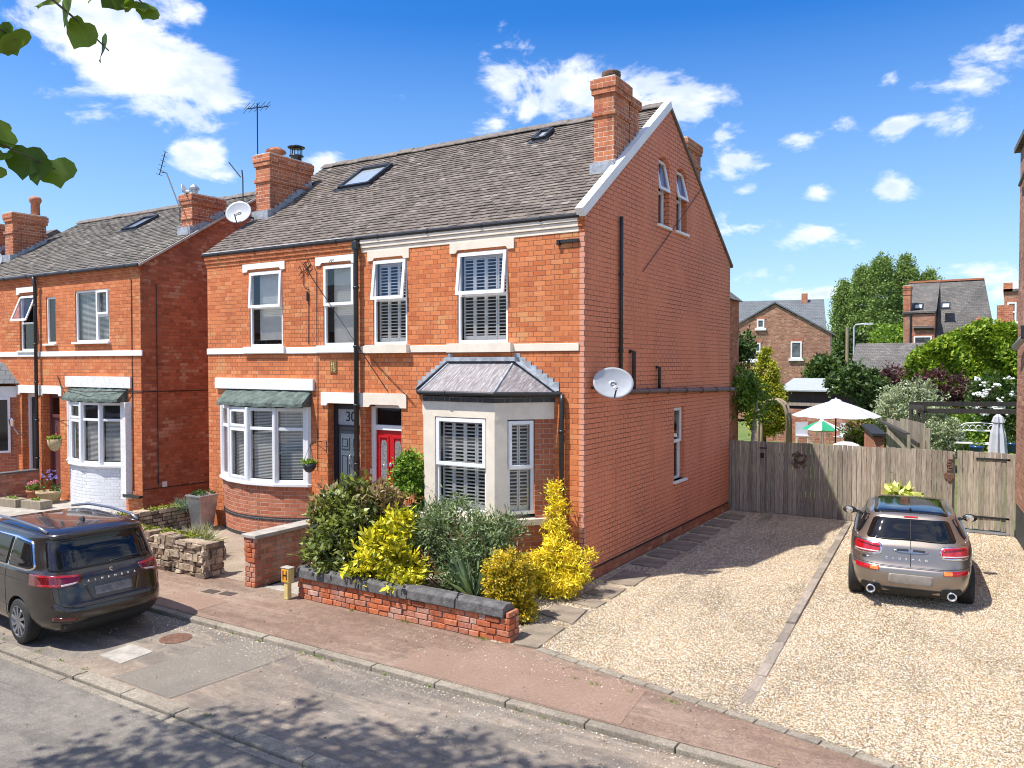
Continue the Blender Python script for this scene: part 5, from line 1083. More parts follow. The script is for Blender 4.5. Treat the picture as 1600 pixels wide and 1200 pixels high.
plant('shrub', 'rounded clipped bush with gold edged leaves at the end of the low wall', 'shrub', (-.12, -2.05, 0), 'leaf_euon', [(-.12, -2.07, .66, .34, .30, .30), (-.10, -2.04, .40, .34, .30, .32), (-.02, -2.0, .15, .30, .27, .2), (-.12, -2.05, .52, .34, .3, .3)], 620, 40, .06, .04, 64, .6, ns=16)
plant('golden_cypress', 'golden yellow feathery conifer climbing the drainpipe at the house corner', 'conifer', (-.1, -.65, 0), 'leaf_gold', [(-.1, -.76, .24, .44, .34, .20), (-.34, -.78, .42, .22, .22, .26), (.16, -.66, .44, .24, .2, .22), (-.08, -.62, .62, .26, .2, .26), (-.24, -.5, .88, .15, .15, .28), (-.30, -.40, 1.18, .12, .12, .28), (-.33, -.36, 1.46, .08, .09, .18), (.34, -.5, .62, .10, .1, .06)], 400, 34, .11, .07, 65, .26, ns=10, droop=.25)
plant('shrub', 'fresh green leafy shrub standing in front of the red door', 'shrub', (-3.1, -.75, 0), 'leaf_green', [(-3.0, -.68, 1.15, .36, .28, .75), (-2.96, -.66, 1.68, .27, .22, .34), (-3.1, -.75, .6, .38, .28, .5)], 340, 30, .10, .07, 66, .55)
g = np.random.default_rng(70)
def blades(name, label, cat, base, mat, n, L, r, seed, aspect=.05, spread=.8):
    t = thing(name, base, label, cat); q = np.random.default_rng(seed); a = q.uniform(0, 6.28, n); rr = q.uniform(0, r, n)
    P = np.stack([base[0]+np.cos(a)*rr*.5, base[1]+np.sin(a)*rr*.5, np.full(n, base[2])], 1); D = np.stack([np.cos(a)*spread*q.uniform(.2, 1, n), np.sin(a)*spread*q.uniform(.2, 1, n), q.uniform(.5, 1.3, n)], 1)
    leaf_mesh('leaves', mat, t, P, D, L, seed, aspect, 'blade', 0, .3); return t
blades('yucca', 'spiky sword leaved plant just behind the low wall', 'plant', (-.62, -2.15, .22), 'leaf_spike', 60, .75, .08, 71, .06, .5)
blades('ornamental_grass', 'pale tufted ornamental grass behind the rubble wall', 'grass clump', (-6.75, -2.1, .18), 'leaf_grass', 900, .42, .35, 72, .03, 1.0)
blades('ornamental_grass', 'low blue grey tuft on the mossy boundary wall', 'grass clump', (-9.25, -.55, .42), 'leaf_blue', 400, .25, .25, 73, .05, 1.1)
blades('ornamental_grass', 'blue green tuft leaning over the front of the rubble wall', 'grass clump', (-6.45, -2.45, .25), 'leaf_blue', 420, .30, .2, 74, .035, 1.1)
# ------------------------------------------------------------------ timber fence and gates across the drive
def boards(mb, x0, x1, y, z0, z1, seed, w=.098):
    rg = random.Random(seed); x = x0
    while x < x1-.02:
        e = min(x+w, x1); o = rg.uniform(-.006, .006); mb.box(x+.0045, e-.0045, y-.012+o, y+.012+o, z0+rg.uniform(-.008, .008), z1+rg.uniform(-.008, .008)); x += w
FE = thing('timber_fence', (2.9, 7.75, 0), 'weathered grey boarded fence across the end of the drive', 'fence')
mb = MB(); boards(mb, .86, 4.70, 7.74, .02, 1.69, 3); mb.build('boards', M['fence'], FE)
mb = MB(); mb.box(.8, 4.7, 7.77, 7.83, .35, .43); mb.box(.8, 4.7, 7.77, 7.83, 1.35, 1.43); mb.build('rails', M['fence'], FE)
for x in (.82, 2.9, 4.68):
    mb = MB(); mb.box(x-.04, x+.04, 7.78, 7.86, 0, 1.66); mb.build('post', M['fence'], FE)
G1 = thing('timber_gate', (.42, 7.75, 0), 'boarded gate beside the painted gable, wholly in shadow', 'gate'); mb = MB(); boards(mb, .04, .84, 7.745, .02, 1.68, 4); mb.build('boards', M['fence'], G1)
mb = MB(); mb.box(.72, .8, 7.715, 7.73, 1.3, 1.42); mb.box(.7, .86, 7.715, 7.73, 1.52, 1.55); mb.build('latch', M['black'], G1)
mb = MB(); mb.box(.0, .04, 7.70, 7.78, 0, 1.66); mb.build('post', M['steel'], G1)
G2 = thing('timber_gate', (5.2, 7.75, 0), 'boarded gate with black strap hinges at the right end of the fence, in full sun', 'gate'); mb = MB(); boards(mb, 4.76, 5.64, 7.745, .10, 1.70, 5); mb.build('boards', M['fence'], G2)
for z in (.36, 1.56): mb = MB(); mb.box(5.1, 5.70, 7.715, 7.73, z-.02, z+.02); mb.build('hinge', M['black'], G2)
mb = MB(); mb.box(4.72, 5.7, 7.70, 7.76, .03, .075); mb.build('threshold', M['steel'], G2)
mb = MB(); mb.box(5.645, 5.785, 7.715, 7.79, 0, 1.68); mb.build('post', M['fence'], G2)
t = thing('wall_ornament', (1.6, 7.7, 1.32), 'round rusty openwork wreath ornament on the shaded fence', 'ornament'); mb = MB(); rg = random.Random(3)
for k in range(46):
    a, r = rg.uniform(0, 6.28), rg.uniform(.05, .19); c = Vector((1.6+r*math.cos(a), 7.705, 1.32+r*math.sin(a)*1.1)); b = a+1.5+rg.uniform(-.6, .6); d = Vector((math.cos(b), rg.uniform(-.2, .2), math.sin(b)))*.05; mb.tube([c-d, c+Vector((0, -.015, 0)), c+d], [.004, .013, .003], 5)
mb.build('ironwork', M['rust'], t)
t = thing('wall_ornament', (4.62, 7.7, 1.3), 'rusty hanging heart shaped ornament on the sunlit fence', 'ornament'); mb = MB()
hp = [(.0, -.12), (.10, -.02), (.10, .06), (.05, .09), (0, .05), (-.05, .09), (-.10, .06), (-.10, -.02)]; mb.prism(hp, lambda a, b: (4.62+a, 7.70, 1.15+b), lambda a, b: (4.62+a, 7.725, 1.15+b))
for k in range(5): mb.rbox((4.62+.02*math.sin(k*2), 7.71), (.09, .02), .0, 1.27+k*.055, 1.305+k*.055)
mb.build('ironwork', M['rust'], t, bevel=.008)
t = thing('flower_pot', (3.75, 7.25, 0), 'tub of yellow variegated hosta against the fence in front of the parked car', 'flower pot'); mb = MB(); mb.lathe((3.75, 7.25, 0), [(.22, 0), (.3, .5), (.31, .52), (.27, .5)], 20); mb.build('pot', M['terra'], t, smooth=True)
P, D, C = cloud([(3.75, 7.2, .74, .42, .3, .2)], 22, 7, .14, 81, .2); leaf_mesh('foliage', 'leaf_hosta', t, P, D, .26, 81, .5)
# ------------------------------------------------------------------ brick building at the right edge
RB = thing('brick_building', (8.5, 5, 0), 'brown brick building at the right edge with grey soil pipe and black plinth', 'building')
mb = MB(); q = [(5.79, 7.72), (5.98, 5.8), (6.35, 2.0), (12, 2.0), (12, 7.72)]
for (a, b) in zip(q, q[1:]+q[:1]): mb.poly([(*a, .72), (*b, .72), (*b, 7.75), (*a, 7.75)])
mb.build('side_wall', M['brick_back'], RB, recalc=False)
mb = MB(); mb.prism([(x+.012, y-.0) for x, y in q], lambda a, b: (a, b, 0), lambda a, b: (a, b, .72)); mb.build('plinth', plain('dark_slate_plinth', (.035, .04, .045), .7, .3), RB)
mb = MB(); mb.prism([(5.68, 7.9), (6.25, 1.9), (12, 1.9), (12, 7.9)], lambda a, b: (a, b, 7.752), lambda a, b: (a, b, 7.85)); mb.prism([(5.68, 7.9), (12, 7.9), (9, 7.9)], lambda a, b: (a, b, 7.86), lambda a, b: (9, b, 9.6)); mb.build('roof', M['slate_dark'], RB)
pipe(RB, [(5.92, 5.7, 7.1), (5.92, 5.7, 4.2), (5.90, 5.85, 4.02), (5.74, 7.0, 3.82)], .06, 'grey_pipe', 'soil_pipe', 2.2)
pipe(RB, [(5.78, 7.35, 7.0), (5.84, 6.3, 7.0), (5.9, 5.9, 7.0)], .03, 'black', 'waste_pipe', 3)
mb = MB(); mb.box(5.82, 5.98, 5.6, 5.8, 3.95, 4.2); mb.box(5.83, 5.98, 5.6, 5.8, 6.6, 6.75); mb.build('pipe_collar', M['black'], RB, bevel=.02)
# ------------------------------------------------------------------ cars
def catmull(rows, sub):
    A_ = np.array(rows, float); out = []
    for i in range(len(A_)-1):
        p0, p1, p2, p3 = A_[max(i-1, 0)], A_[i], A_[i+1], A_[min(i+2, len(A_)-1)]
        for k in range(sub):
            t = k/sub; v = .5*((2*p1)+(-p0+p2)*t+(2*p0-5*p1+4*p2-p3)*t*t+(-p0+3*p1-3*p2+p3)*t**3); lo, hi = np.minimum(p1, p2), np.maximum(p1, p2); out.append(np.clip(v, lo-.004, hi+.004))
    out.append(A_[-1]); return out
def car_body(root, rows, s, wheels, wr, paint, W2):
    """rows: z, rear x, front x, half width, corner exponent"""
    NPp = 112; L = catmull(rows, 4); V = []; F = []
    for z, xr, xf, w, n in L:
        a, xc = (xf-xr)/2, (xf+xr)/2
        for k in range(NPp):
            t = 2*math.pi*(k+.5)/NPp; c_, s_ = math.cos(t), math.sin(t)
            V.append(((xc+a*math.copysign(abs(c_)**(2/n), c_))*s, w*math.copysign(abs(s_)**(2/n), s_)*s, z*s))
    for j in range(len(L)-1):
        for k in range(NPp): a = j*NPp+k; b = j*NPp+(k+1) % NPp; F.append((a, b, b+NPp, a+NPp))
    F.append(tuple(range(NPp-1, -1, -1))); e = (len(L)-1)*NPp; F.append(tuple(e+k for k in range(NPp)))
    me = bpy.data.meshes.new('body'); me.from_pydata(V, [], F); me.materials.append(paint); me.materials.append(M['arch'])
    me.polygons.foreach_set('use_smooth', [True]*len(me.polygons)); me.update()
    bvh = BVHTree.FromPolygons(V, F)
    o = bpy.data.objects.new('body', me); COL.objects.link(o); cutters = []
    for x in wheels:
        for sg in (-1, 1):
            mb = MB(); mb.lathe((x*s, 0, wr*s*1.02), [(wr*1.13*s, sg*(W2-.33)*s), (wr*1.13*s, sg*(W2+.2)*s)], 40, axis='y'); mb.mi = [1]*len(mb.f)
            org = Vector((0, 0, 0)); cm = bpy.data.meshes.new('cut'); cm.from_pydata([tuple(v) for v in mb.v], [], mb.f); bm = bmesh.new(); bm.from_mesh(cm); bmesh.ops.recalc_face_normals(bm, faces=bm.faces); bm.to_mesh(cm); bm.free()
            cm.materials.append(paint); cm.materials.append(M['arch']); cm.polygons.foreach_set('material_index', [1]*len(cm.polygons))
            co = bpy.data.objects.new('cut', cm); COL.objects.link(co); md = o.modifiers.new('b', 'BOOLEAN'); md.operation = 'DIFFERENCE'; md.solver = 'EXACT'; md.object = co; cutters.append(co)
    bpy.context.view_layer.update(); dg = bpy.context.evaluated_depsgraph_get(); nm = bpy.data.meshes.new_from_object(o.evaluated_get(dg))
    o.modifiers.clear(); o.data = nm; nm.name = 'body'
    for c in cutters: bpy.data.objects.remove(c)
    try: nm.set_sharp_from_angle(angle=R(34))
    except Exception: pass
    o.parent = root; ORG[o] = Vector(); return o, bvh
def outline(pts, r=.03, n=5):
    """rounded polygon, densified"""
    out = []; k = len(pts)
    for i in range(k):
        p, a, b = Vector(pts[i]), Vector(pts[i-1]), Vector(pts[(i+1) % k]); u, v = (a-p), (b-p); rr = min(r, u.length*.45, v.length*.45); p0, p1 = p+u.normalized()*rr, p+v.normalized()*rr
        for j in range(n+1): t = j/n; out.append(p0*(1-t)**2+p*2*t*(1-t)+p1*t*t)
    res = []
    for i in range(len(out)):
        a, b = out[i], out[(i+1) % len(out)]; m_ = max(1, int((b-a).length/.05)); res += [a.lerp(b, j/m_) for j in range(m_)]
    return res
def patch(name, bvh, s, pts, proj, off, mat, parent, r=.03, K=7, rim=.012, smooth=True):
    ol = outline(pts, r); c = sum(ol, Vector((0, 0)))/len(ol); mb = MB(); n = len(ol); rows = []; ok = True
    def hit(p, o_):
        if proj == 'rear': h = bvh.ray_cast(Vector((-2, p.x*s, p.y*s)), Vector((1, 0, 0)))
        elif proj == 'front': h = bvh.ray_cast(Vector((9, p.x*s, p.y*s)), Vector((-1, 0, 0)))
        elif proj == 'top': h = bvh.ray_cast(Vector((p.x*s, p.y*s, 3)), Vector((0, 0, -1)))
        else: sg = 1 if proj == 'left' else -1; h = bvh.ray_cast(Vector((p.x*s, sg*3, p.y*s)), Vector((0, -sg, 0)))
        if h[0] is None: return None
        nv = h[1]; ax = {'rear': Vector((-1, 0, 0)), 'front': Vector((1, 0, 0)), 'top': Vector((0, 0, 1)), 'left': Vector((0, 1, 0)), 'right': Vector((0, -1, 0))}[proj]
        if nv.dot(ax) < 0: nv = -nv
        nv = (nv+ax*.3).normalized(); return h[0]+nv*o_*s
    for j in range(K+1):
        t = 1-j/K; row = []
        for p in ol:
            q = c+(p-c)*t; h = hit(q, off)
            if h is None: h = rows[-1][len(row)] if rows else None
            if h is None:
                for tt in (.97, .94, .9, .85, .8, .74, .68, .6, .5, .4, .3):
                    h = hit(c+(p-c)*tt, off)
                    if h: break
            row.append(h if h else Vector((0, 0, 0)))
        rows.append(row)
    base = mb.add([v for row in rows for v in row])
    for j in range(K):
        for i in range(n): a, b = base+j*n+i, base+j*n+(i+1) % n; mb.f.append((a, b, b+n, a+n)); mb.mi.append(0)
    rb = mb.add([(hit(p, off-rim) or rows[0][i]) for i, p in enumerate(ol)])
    for i in range(n): mb.f.append((rb+i, rb+(i+1) % n, base+(i+1) % n, base+i)); mb.mi.append(0)
    return mb.build(name, M[mat], parent, smooth=False if not smooth else True, recalc=True)
def ribbon(name, bvh, s, pts, proj, w, off, mat, parent):
    """narrow line (door gap, trim) laid on the body along a polyline"""
    P2 = [Vector(p) for p in pts]; dn = []
    for a, b in zip(P2[:-1], P2[1:]):
        m_ = max(1, int((b-a).length/.04)); dn += [a.lerp(b, j/m_) for j in range(m_)]
    dn.append(P2[-1]); mb = MB(); q = []
    for p in dn:
        if proj == 'rear': h = bvh.ray_cast(Vector((-2, p.x*s, p.y*s)), Vector((1, 0, 0)))
        elif proj == 'top': h = bvh.ray_cast(Vector((p.x*s, p.y*s, 3)), Vector((0, 0, -1)))
        else: sg = 1 if proj == 'left' else -1; h = bvh.ray_cast(Vector((p.x*s, sg*3, p.y*s)), Vector((0, -sg, 0)))
        if h[0] is not None: q.append(h[0]+({'rear': Vector((-1, 0, 0)), 'top': Vector((0, 0, 1)), 'left': Vector((0, 1, 0)), 'right': Vector((0, -1, 0))}[proj])*off*s)
    if len(q) < 2: return None
    mb.tube(q, w*s, 6); return mb.build(name, M[mat], parent, smooth=True)
def wheel(root, x, y, r, s, side, spokes=10, wd=.21, twist=.25, rimmat='alloy'):
    w = None; mb = MB(); yo = side*1.0; h = wd/2
    prof = [(r*.66, -h), (r*.9, -h*1.0), (r*.985, -h*.8), (r, -h*.45), (r, h*.45), (r*.985, h*.8), (r*.9, h), (r*.66, h)]
    mb.lathe((x*s, y*s, r*s), [(a*s, b*s) for a, b in prof], 44, axis='y', cap=False)
    for k in range(2): mb.lathe((x*s, y*s, r*s), [((r+.002)*s, (-.04+.08*k-.004)*s), ((r-.008)*s, (-.04+.08*k)*s), ((r+.002)*s, (-.04+.08*k+.004)*s)], 44, axis='y', cap=False)
    w = mb.build('wheel', M['tyre'], root, smooth=True)
    mb = MB(); yo = y+side*h*.9; mb.lathe((x*s, yo*s, r*s), [(r*.68*s, 0), (r*.70*s, side*.01*s), (r*.66*s, side*.012*s), (r*.60*s, -side*.05*s), (r*.60*s, -side*.12*s)], 40, axis='y', cap=False)
    for k in range(spokes):
        a = 2*math.pi*k/spokes; b = a+twist; c0 = Vector((x*s, (yo+side*.0)*s, r*s)); pa, pb = Vector((math.cos(a), 0, math.sin(a))), Vector((math.cos(b), 0, math.sin(b)))
        mb.beam(c0+pa*r*.10*s-Vector((0, side*.005*s, 0)), c0+pb*r*.65*s+Vector((0, 0, 0)), .042*s*r/.33, .03*s, up=(0, 1, 0))
    mb.lathe((x*s, (yo-side*.02)*s, r*s), [(r*.17*s, 0), (r*.16*s, side*.03*s), (.001, side*.035*s)], 20, axis='y', cap=False); mb.build('rim', M[rimmat], w, bevel=.003)
    mb = MB(); mb.lathe((x*s, (y+side*h*.1)*s, r*s), [(r*.64*s, 0), (.001, 0)], 30, axis='y', cap=False); mb.build('brake_disc', M['arch'], w)
TXR = Matrix(((0, 0, -1), (-1, 0, 0), (0, 1, 0)))  # text plane facing the rear
def rear_text(body, size, y, z, bvh, s, mat, parent, gap=1.6, tilt=0.12):
    cu = list(body); W_ = size*gap; y0 = y+W_*(len(cu)-1)/2
    for i, ch in enumerate(cu):
        yy = y0-i*W_; h = bvh.ray_cast(Vector((-2, yy*s, z*s)), Vector((1, 0, 0)))
        nz = h[1] if h[1].x < 0 else -h[1]; ang = math.atan2(nz.y, -nz.x)
        rot = Matrix.Rotation(-ang, 3, 'Z')@TXR; text_obj(ch, size*s, h[0]+Vector((-.004, 0, 0)), rot.to_euler(), M[mat], parent, 'badge_letter', ext=.003)
def finish(root, x, y, z, deg): root.location = (x, y, z); root.rotation_euler = (0, 0, R(deg))
# dark people carrier
s = .855; CA = thing('parked_car', (0, 0, 0), 'dark brown black people carrier parked at the left kerb', 'car')
rows = [(.20, .32, 4.70, .78, 5), (.30, .14, 4.80, .88, 5), (.42, .05, 4.84, .925, 5.2), (.54, .0, 4.85, .94, 5.2), (.63, .01, 4.84, .945, 5.2), (.68, .05, 4.83, .945, 5.4), (.80, .10, 4.78, .95, 5.6), (.92, .13, 4.68, .95, 5.6), (1.02, .17, 4.40, .94, 5.6), (1.09, .21, 3.95, .925, 5.6), (1.15, .25, 3.72, .895, 5.6),
        (1.28, .33, 3.50, .865, 5.8), (1.42, .41, 3.25, .83, 5.8), (1.54, .45, 2.98, .795, 5.8), (1.61, .43, 2.78, .765, 5.6), (1.65, .46, 2.62, .72, 5.2), (1.685, .60, 2.4, .62, 4.6), (1.705, .80, 2.2, .42, 4), (1.715, 1.1, 2.0, .26, 3.6)]
b, bv = car_body(CA, rows, s, (1.08, 3.92), .335, M['seat_paint'], .94)
rw = patch('rear_window', bv, s, [(-.79, 1.14), (.79, 1.14), (.72, 1.575), (-.72, 1.575)], 'rear', .006, 'car_glass', CA, .05)
for sg, nm in ((1, 'left'), (-1, 'right')):
    tl = patch('tail_light', bv, s, [(sg*.42, 1.075), (sg*.60, 1.09), (sg*.90, 1.10), (sg*.92, .92), (sg*.70, .92), (sg*.46, .965)], 'rear', .008, 'lamp_dark', CA, .025)
    patch('light_bar', bv, s, [(sg*.45, 1.068), (sg*.88, 1.09), (sg*.88, 1.065), (sg*.46, 1.048)], 'rear', .012, 'lamp_red', tl, .01, rim=.006); patch('reversing_strip', bv, s, [(sg*.49, .985), (sg*.70, .965), (sg*.70, .94), (sg*.52, .962)], 'rear', .012, 'lamp_clear', tl, .01, rim=.006)
    patch('lamp_glow_edge', bv, s, [(sg*.70, .965), (sg*.88, .965), (sg*.88, .94), (sg*.71, .94)], 'rear', .012, 'lamp_red', tl, .01, rim=.006)
    patch('lamp_wing', bv, s, [(.26, 1.10), (.42, 1.08), (.36, .97), (.26, .93)], nm, .007, 'lamp_dark', tl, .03)
    patch('reflector', bv, s, [(sg*.56, .50), (sg*.80, .51), (sg*.80, .46), (sg*.56, .455)], 'rear', .006, 'lamp_dark', CA, .01)
    cr = patch('window_trim', bv, s, [(.66, 1.17), (.80, 1.115), (3.55, 1.09), (3.0, 1.53), (1.3, 1.565), (.86, 1.53)], nm, .005, 'chrome', CA, .06)
    patch('side_window', bv, s, [(.70, 1.18), (.83, 1.14), (1.46, 1.128), (1.42, 1.53), (.90, 1.505)], nm, .011, 'car_glass', CA, .05); patch('side_window', bv, s, [(1.50, 1.128), (2.42, 1.12), (2.38, 1.53), (1.46, 1.53)], nm, .011, 'car_glass', CA, .02); patch('side_window', bv, s, [(2.48, 1.12), (3.42, 1.11), (2.95, 1.50), (2.44, 1.53)], nm, .011, 'car_glass', CA, .02)
    for xg in (1.48, 2.45): ribbon('door_gap', bv, s, [(xg, 1.10), (xg, .50), (xg+.05, .30)], nm, .004, .0, 'arch', CA)
    ribbon('crease', bv, s, [(.45, .99), (2.0, .96), (4.2, .93)], nm, .006, -.002, 'arch', CA)
    mb = MB(); mb.tube([(.68*s, sg*.68*s, 1.66*s), (.9*s, sg*.70*s, 1.715*s), (1.6*s, sg*.71*s, 1.745*s), (2.3*s, sg*.69*s, 1.735*s), (2.8*s, sg*.64*s, 1.66*s)], .019, 8); mb.build('roof_rail', M['chrome'] if False else M['alloy'], CA, smooth=True)
    mb = MB(); mb.tube([(3.25*s, sg*.86*s, 1.12*s), (3.25*s, sg*1.0*s, 1.16*s)], .03, 8); mb.lathe((3.22*s, sg*1.06*s, 1.16*s), [(.02, -.10), (.08, -.08), (.095, 0), (.07, .1), (.02, .11)], 14, axis='x'); mb.build('mirror', M['seat_paint'], CA, smooth=True)
    wheel(CA, 1.08, sg*.83, .335, s, sg); wheel(CA, 3.92, sg*.83, .335, s, sg)
pr = patch('plate_recess', bv, s, [(-.42, .93), (.42, .93), (.33, .70), (-.33, .70)], 'rear', .004, 'seat_paint', CA, .03)
patch('number_plate', bv, s, [(-.27, .87), (.27, .87), (.27, .755), (-.27, .755)], 'rear', .014, 'plate', CA, .008, smooth=False)
ribbon('tailgate_gap', bv, s, [(.80, 1.0), (.78, .72), (.68, .665), (-.68, .665), (-.78, .72), (-.80, 1.0)], 'rear', .007, -.001, 'arch', CA)
patch('bumper_step', bv, s, [(-.64, .668), (.64, .668), (.60, .635), (-.60, .635)], 'rear', .004, 'arch', CA, .01)
patch('lower_bumper', bv, s, [(-.72, .40), (.72, .40), (.66, .24), (-.66, .24)], 'rear', .006, 'arch', CA, .03); ribbon('bumper_crease', bv, s, [(.88, .45), (.6, .42), (-.6, .42), (-.88, .45)], 'rear', .006, .0, 'arch', CA)
rear_text('ALHAMBRA', .046, 0, .965, bv, s, 'white', CA, 2.15); rear_text('S', .13, 0, 1.05, bv, s, 'chrome', CA); 
ribbon('wiper', bv, s, [(-.02, 1.175), (-.20, 1.19), (-.50, 1.20)], 'rear', .010, .016, 'black', CA)
mb = MB(); mb.hexa([(1.0*s, .02, 1.70*s), (1.0*s, -.02, 1.70*s), (1.2*s, -.015, 1.70*s), (1.2*s, .015, 1.70*s), (1.0*s, .004, 1.77*s), (1.0*s, -.004, 1.77*s), (1.05*s, -.003, 1.765*s), (1.05*s, .003, 1.765*s)]); mb.build('roof_antenna', M['black'], CA, bevel=.006)
finish(CA, -3.98, -5.30, -.05, 175.385)
# small estate on the drive
s = .919; CB = thing('parked_car', (0, 0, 0), 'bronze grey small estate car with split rear doors parked on the gravel drive', 'car')
rows = [(.17, .22, 4.05, .76, 5), (.26, .08, 4.15, .84, 5), (.38, .02, 4.22, .885, 5), (.50, .0, 4.25, .90, 5), (.60, .01, 4.25, .90, 5.2), (.645, .04, 4.23, .895, 5.4), (.72, .08, 4.2, .895, 5.6), (.84, .11, 4.08, .895, 5.6), (.94, .14, 3.95, .88, 5.6), (1.01, .19, 3.40, .845, 5.6), (1.06, .23, 3.12, .80, 5.4),
        (1.16, .31, 2.95, .745, 5.2), (1.26, .38, 2.78, .70, 5.2), (1.335, .44, 2.62, .665, 5.0), (1.385, .49, 2.5, .62, 4.8), (1.415, .58, 2.38, .55, 4.4), (1.432, .75, 2.2, .44, 4), (1.44, .98, 1.98, .28, 3.6)]
b, bv = car_body(CB, rows, s, (.80, 3.47), .315, M['mini_paint'], .90)
rw = patch('rear_window', bv, s, [(-.64, 1.035), (.64, 1.035), (.53, 1.335), (-.53, 1.335)], 'rear', .006, 'car_glass', CB, .06)
patch('glass_roof', bv, s, [(.56, -.53), (2.45, -.55), (2.45, .55), (.56, .53)], 'top', .006, 'car_glass', CB, .10)
for sg, nm in ((1, 'left'), (-1, 'right')):
    ring = patch('tail_light', bv, s, [(sg*.40, .985), (sg*.82, 1.0), (sg*.84, .80), (sg*.40, .80)], 'rear', .005, 'chrome', CB, .10)
    patch('lens', bv, s, [(sg*.425, .965), (sg*.80, .978), (sg*.815, .825), (sg*.425, .822)], 'rear', .014, 'lamp_red', ring, .085); patch('lens_stripe', bv, s, [(sg*.44, .925), (sg*.74, .965), (sg*.76, .945), (sg*.46, .905)], 'rear', .018, 'lamp_dark', ring, .008, rim=.006); patch('clear_strip', bv, s, [(sg*.44, .855), (sg*.79, .858), (sg*.79, .84), (sg*.44, .837)], 'rear', .018, 'lamp_clear', ring, .006, rim=.006)
    fl = patch('bumper_light', bv, s, [(sg*.44, .635), (sg*.80, .64), (sg*.80, .575), (sg*.44, .57)], 'rear', .010, 'lamp_red', CB, .02); patch('amber_lens', bv, s, [(sg*.45, .628), (sg*.57, .63), (sg*.57, .58), (sg*.45, .577)], 'rear', .014, 'lamp_amber', fl, .01, rim=.006)
    patch('air_vent', bv, s, [(sg*.83, .54), (sg*.875, .54), (sg*.87, .36), (sg*.80, .36)], 'rear', .005, 'arch', CB, .01)
    patch('side_window', bv, s, [(.50, 1.06), (3.0, 1.04), (2.6, 1.325), (.58, 1.345)], nm, .006, 'car_glass', CB, .05)
    ribbon('door_gap', bv, s, [(1.35, 1.02), (1.35, .45), (1.4, .3)], nm, .004, 0, 'arch', CB); ribbon('door_gap', bv, s, [(2.35, 1.02), (2.35, .45), (2.4, .3)], nm, .004, 0, 'arch', CB)
    ribbon('window_trim', bv, s, [(.46, 1.03), (3.1, 1.015)], nm, .010, .004, 'chrome', CB)
    mb = MB(); mb.tube([(2.62*s, sg*.80*s, 1.02*s), (2.6*s, sg*.93*s, 1.06*s)], .025, 8); nb = len(mb.v); mb.lathe((2.6*s, sg*.985*s, 1.06*s), [(.03, -.055), (.085, -.05), (.095, 0), (.08, .07), (.03, .09)], 18, axis='x')
    for q in mb.v[nb:]: q.z = 1.06*s+(q.z-1.06*s)*.66; q.y = sg*.985*s+(q.y-sg*.985*s)*1.15
    mi = mb.build('mirror', M['black'], CB, smooth=True)
    mb = MB(); mb.lathe(((2.6-.068)*s, sg*.985*s, 1.06*s), [(.054, 0), (.001, -.004)], 18, axis='x', cap=False); mb.build('mirror_glass', M['chrome'], mi, smooth=True)
    mb = MB(); y_ = sg*.56; mb.lathe((.03*s, y_*s, .285*s), [(.042, .12), (.048, -.05), (.062, -.06), (.062, -.075), (.043, -.072), (.04, .1)], 22, axis='x', cap=False); ex = mb.build('exhaust', M['chrome'], CB, smooth=True); mb = MB(); mb.lathe((.0, y_*s, .285*s), [(.043, 0), (.001, 0)], 20, axis='x', cap=False); mb.build('exhaust_bore', M['arch'], ex)
    patch('exhaust_surround', bv, s, [(sg*.42, .37), (sg*.70, .37), (sg*.72, .22), (sg*.40, .22)], 'rear', .006, 'arch', CB, .05)
    wheel(CB, .80, sg*.795, .315, s, sg, 8, .225, .1); wheel(CB, 3.47, sg*.795, .315, s, sg, 8, .225, .1)
patch('number_plate', bv, s, [(-.31, .545), (.31, .545), (.31, .39), (-.31, .39)], 'rear', .005, 'plate_tan', CB, .035)
patch('diffuser', bv, s, [(-.42, .33), (.42, .33), (.42, .20), (-.42, .20)], 'rear', .006, 'arch', CB, .02)
ribbon('tailgate_gap', bv, s, [(.0, 1.03), (0, .66)], 'rear', .006, -.001, 'arch', CB); ribbon('tailgate_gap', bv, s, [(.70, 1.02), (.86, .95), (.87, .74), (.80, .675), (.4, .655), (0, .65), (-.4, .655), (-.80, .675), (-.87, .74), (-.86, .95), (-.70, 1.02)], 'rear', .005, -.001, 'arch', CB)
ribbon('window_split', bv, s, [(0, 1.04), (0, 1.33)], 'rear', .006, .008, 'arch', CB); patch('brake_light', bv, s, [(-.10, 1.372), (.10, 1.372), (.10, 1.355), (-.10, 1.355)], 'rear', .01, 'lamp_red', CB, .005)
patch('rear_handle', bv, s, [(-.26, .885), (-.14, .908), (.14, .908), (.26, .885), (.14, .855), (-.14, .855)], 'rear', .012, 'alloy', CB, .03); patch('handle_recess', bv, s, [(-.2, .91), (-.03, .915), (-.03, .885), (-.2, .88)], 'rear', .016, 'arch', CB, .01); patch('handle_recess', bv, s, [(.03, .915), (.2, .91), (.2, .88), (.03, .885)], 'rear', .016, 'arch', CB, .01)
for sg in (1, -1): ribbon('wiper', bv, s, [(sg*.50, 1.045), (sg*.28, 1.045), (sg*.06, 1.055)], 'rear', .010, .014, 'black', CB)
rear_text('CLUBMAN', .046, .06, .765, bv, s, 'white', CB, 2.0)
ribbon('winged_badge', bv, s, [(.74, .755), (.58, .755)], 'rear', .009, .0, 'chrome', CB); patch('round_badge', bv, s, [(.63, .775), (.69, .775), (.69, .735), (.63, .735)], 'rear', .008, 'arch', CB, .02)
ribbon('chrome_strip', bv, s, [(.88, .655), (.5, .643), (-.5, .643), (-.88, .655)], 'rear', .010, .0, 'mini_trim' if 'mini_trim' in M else 'alloy', CB)
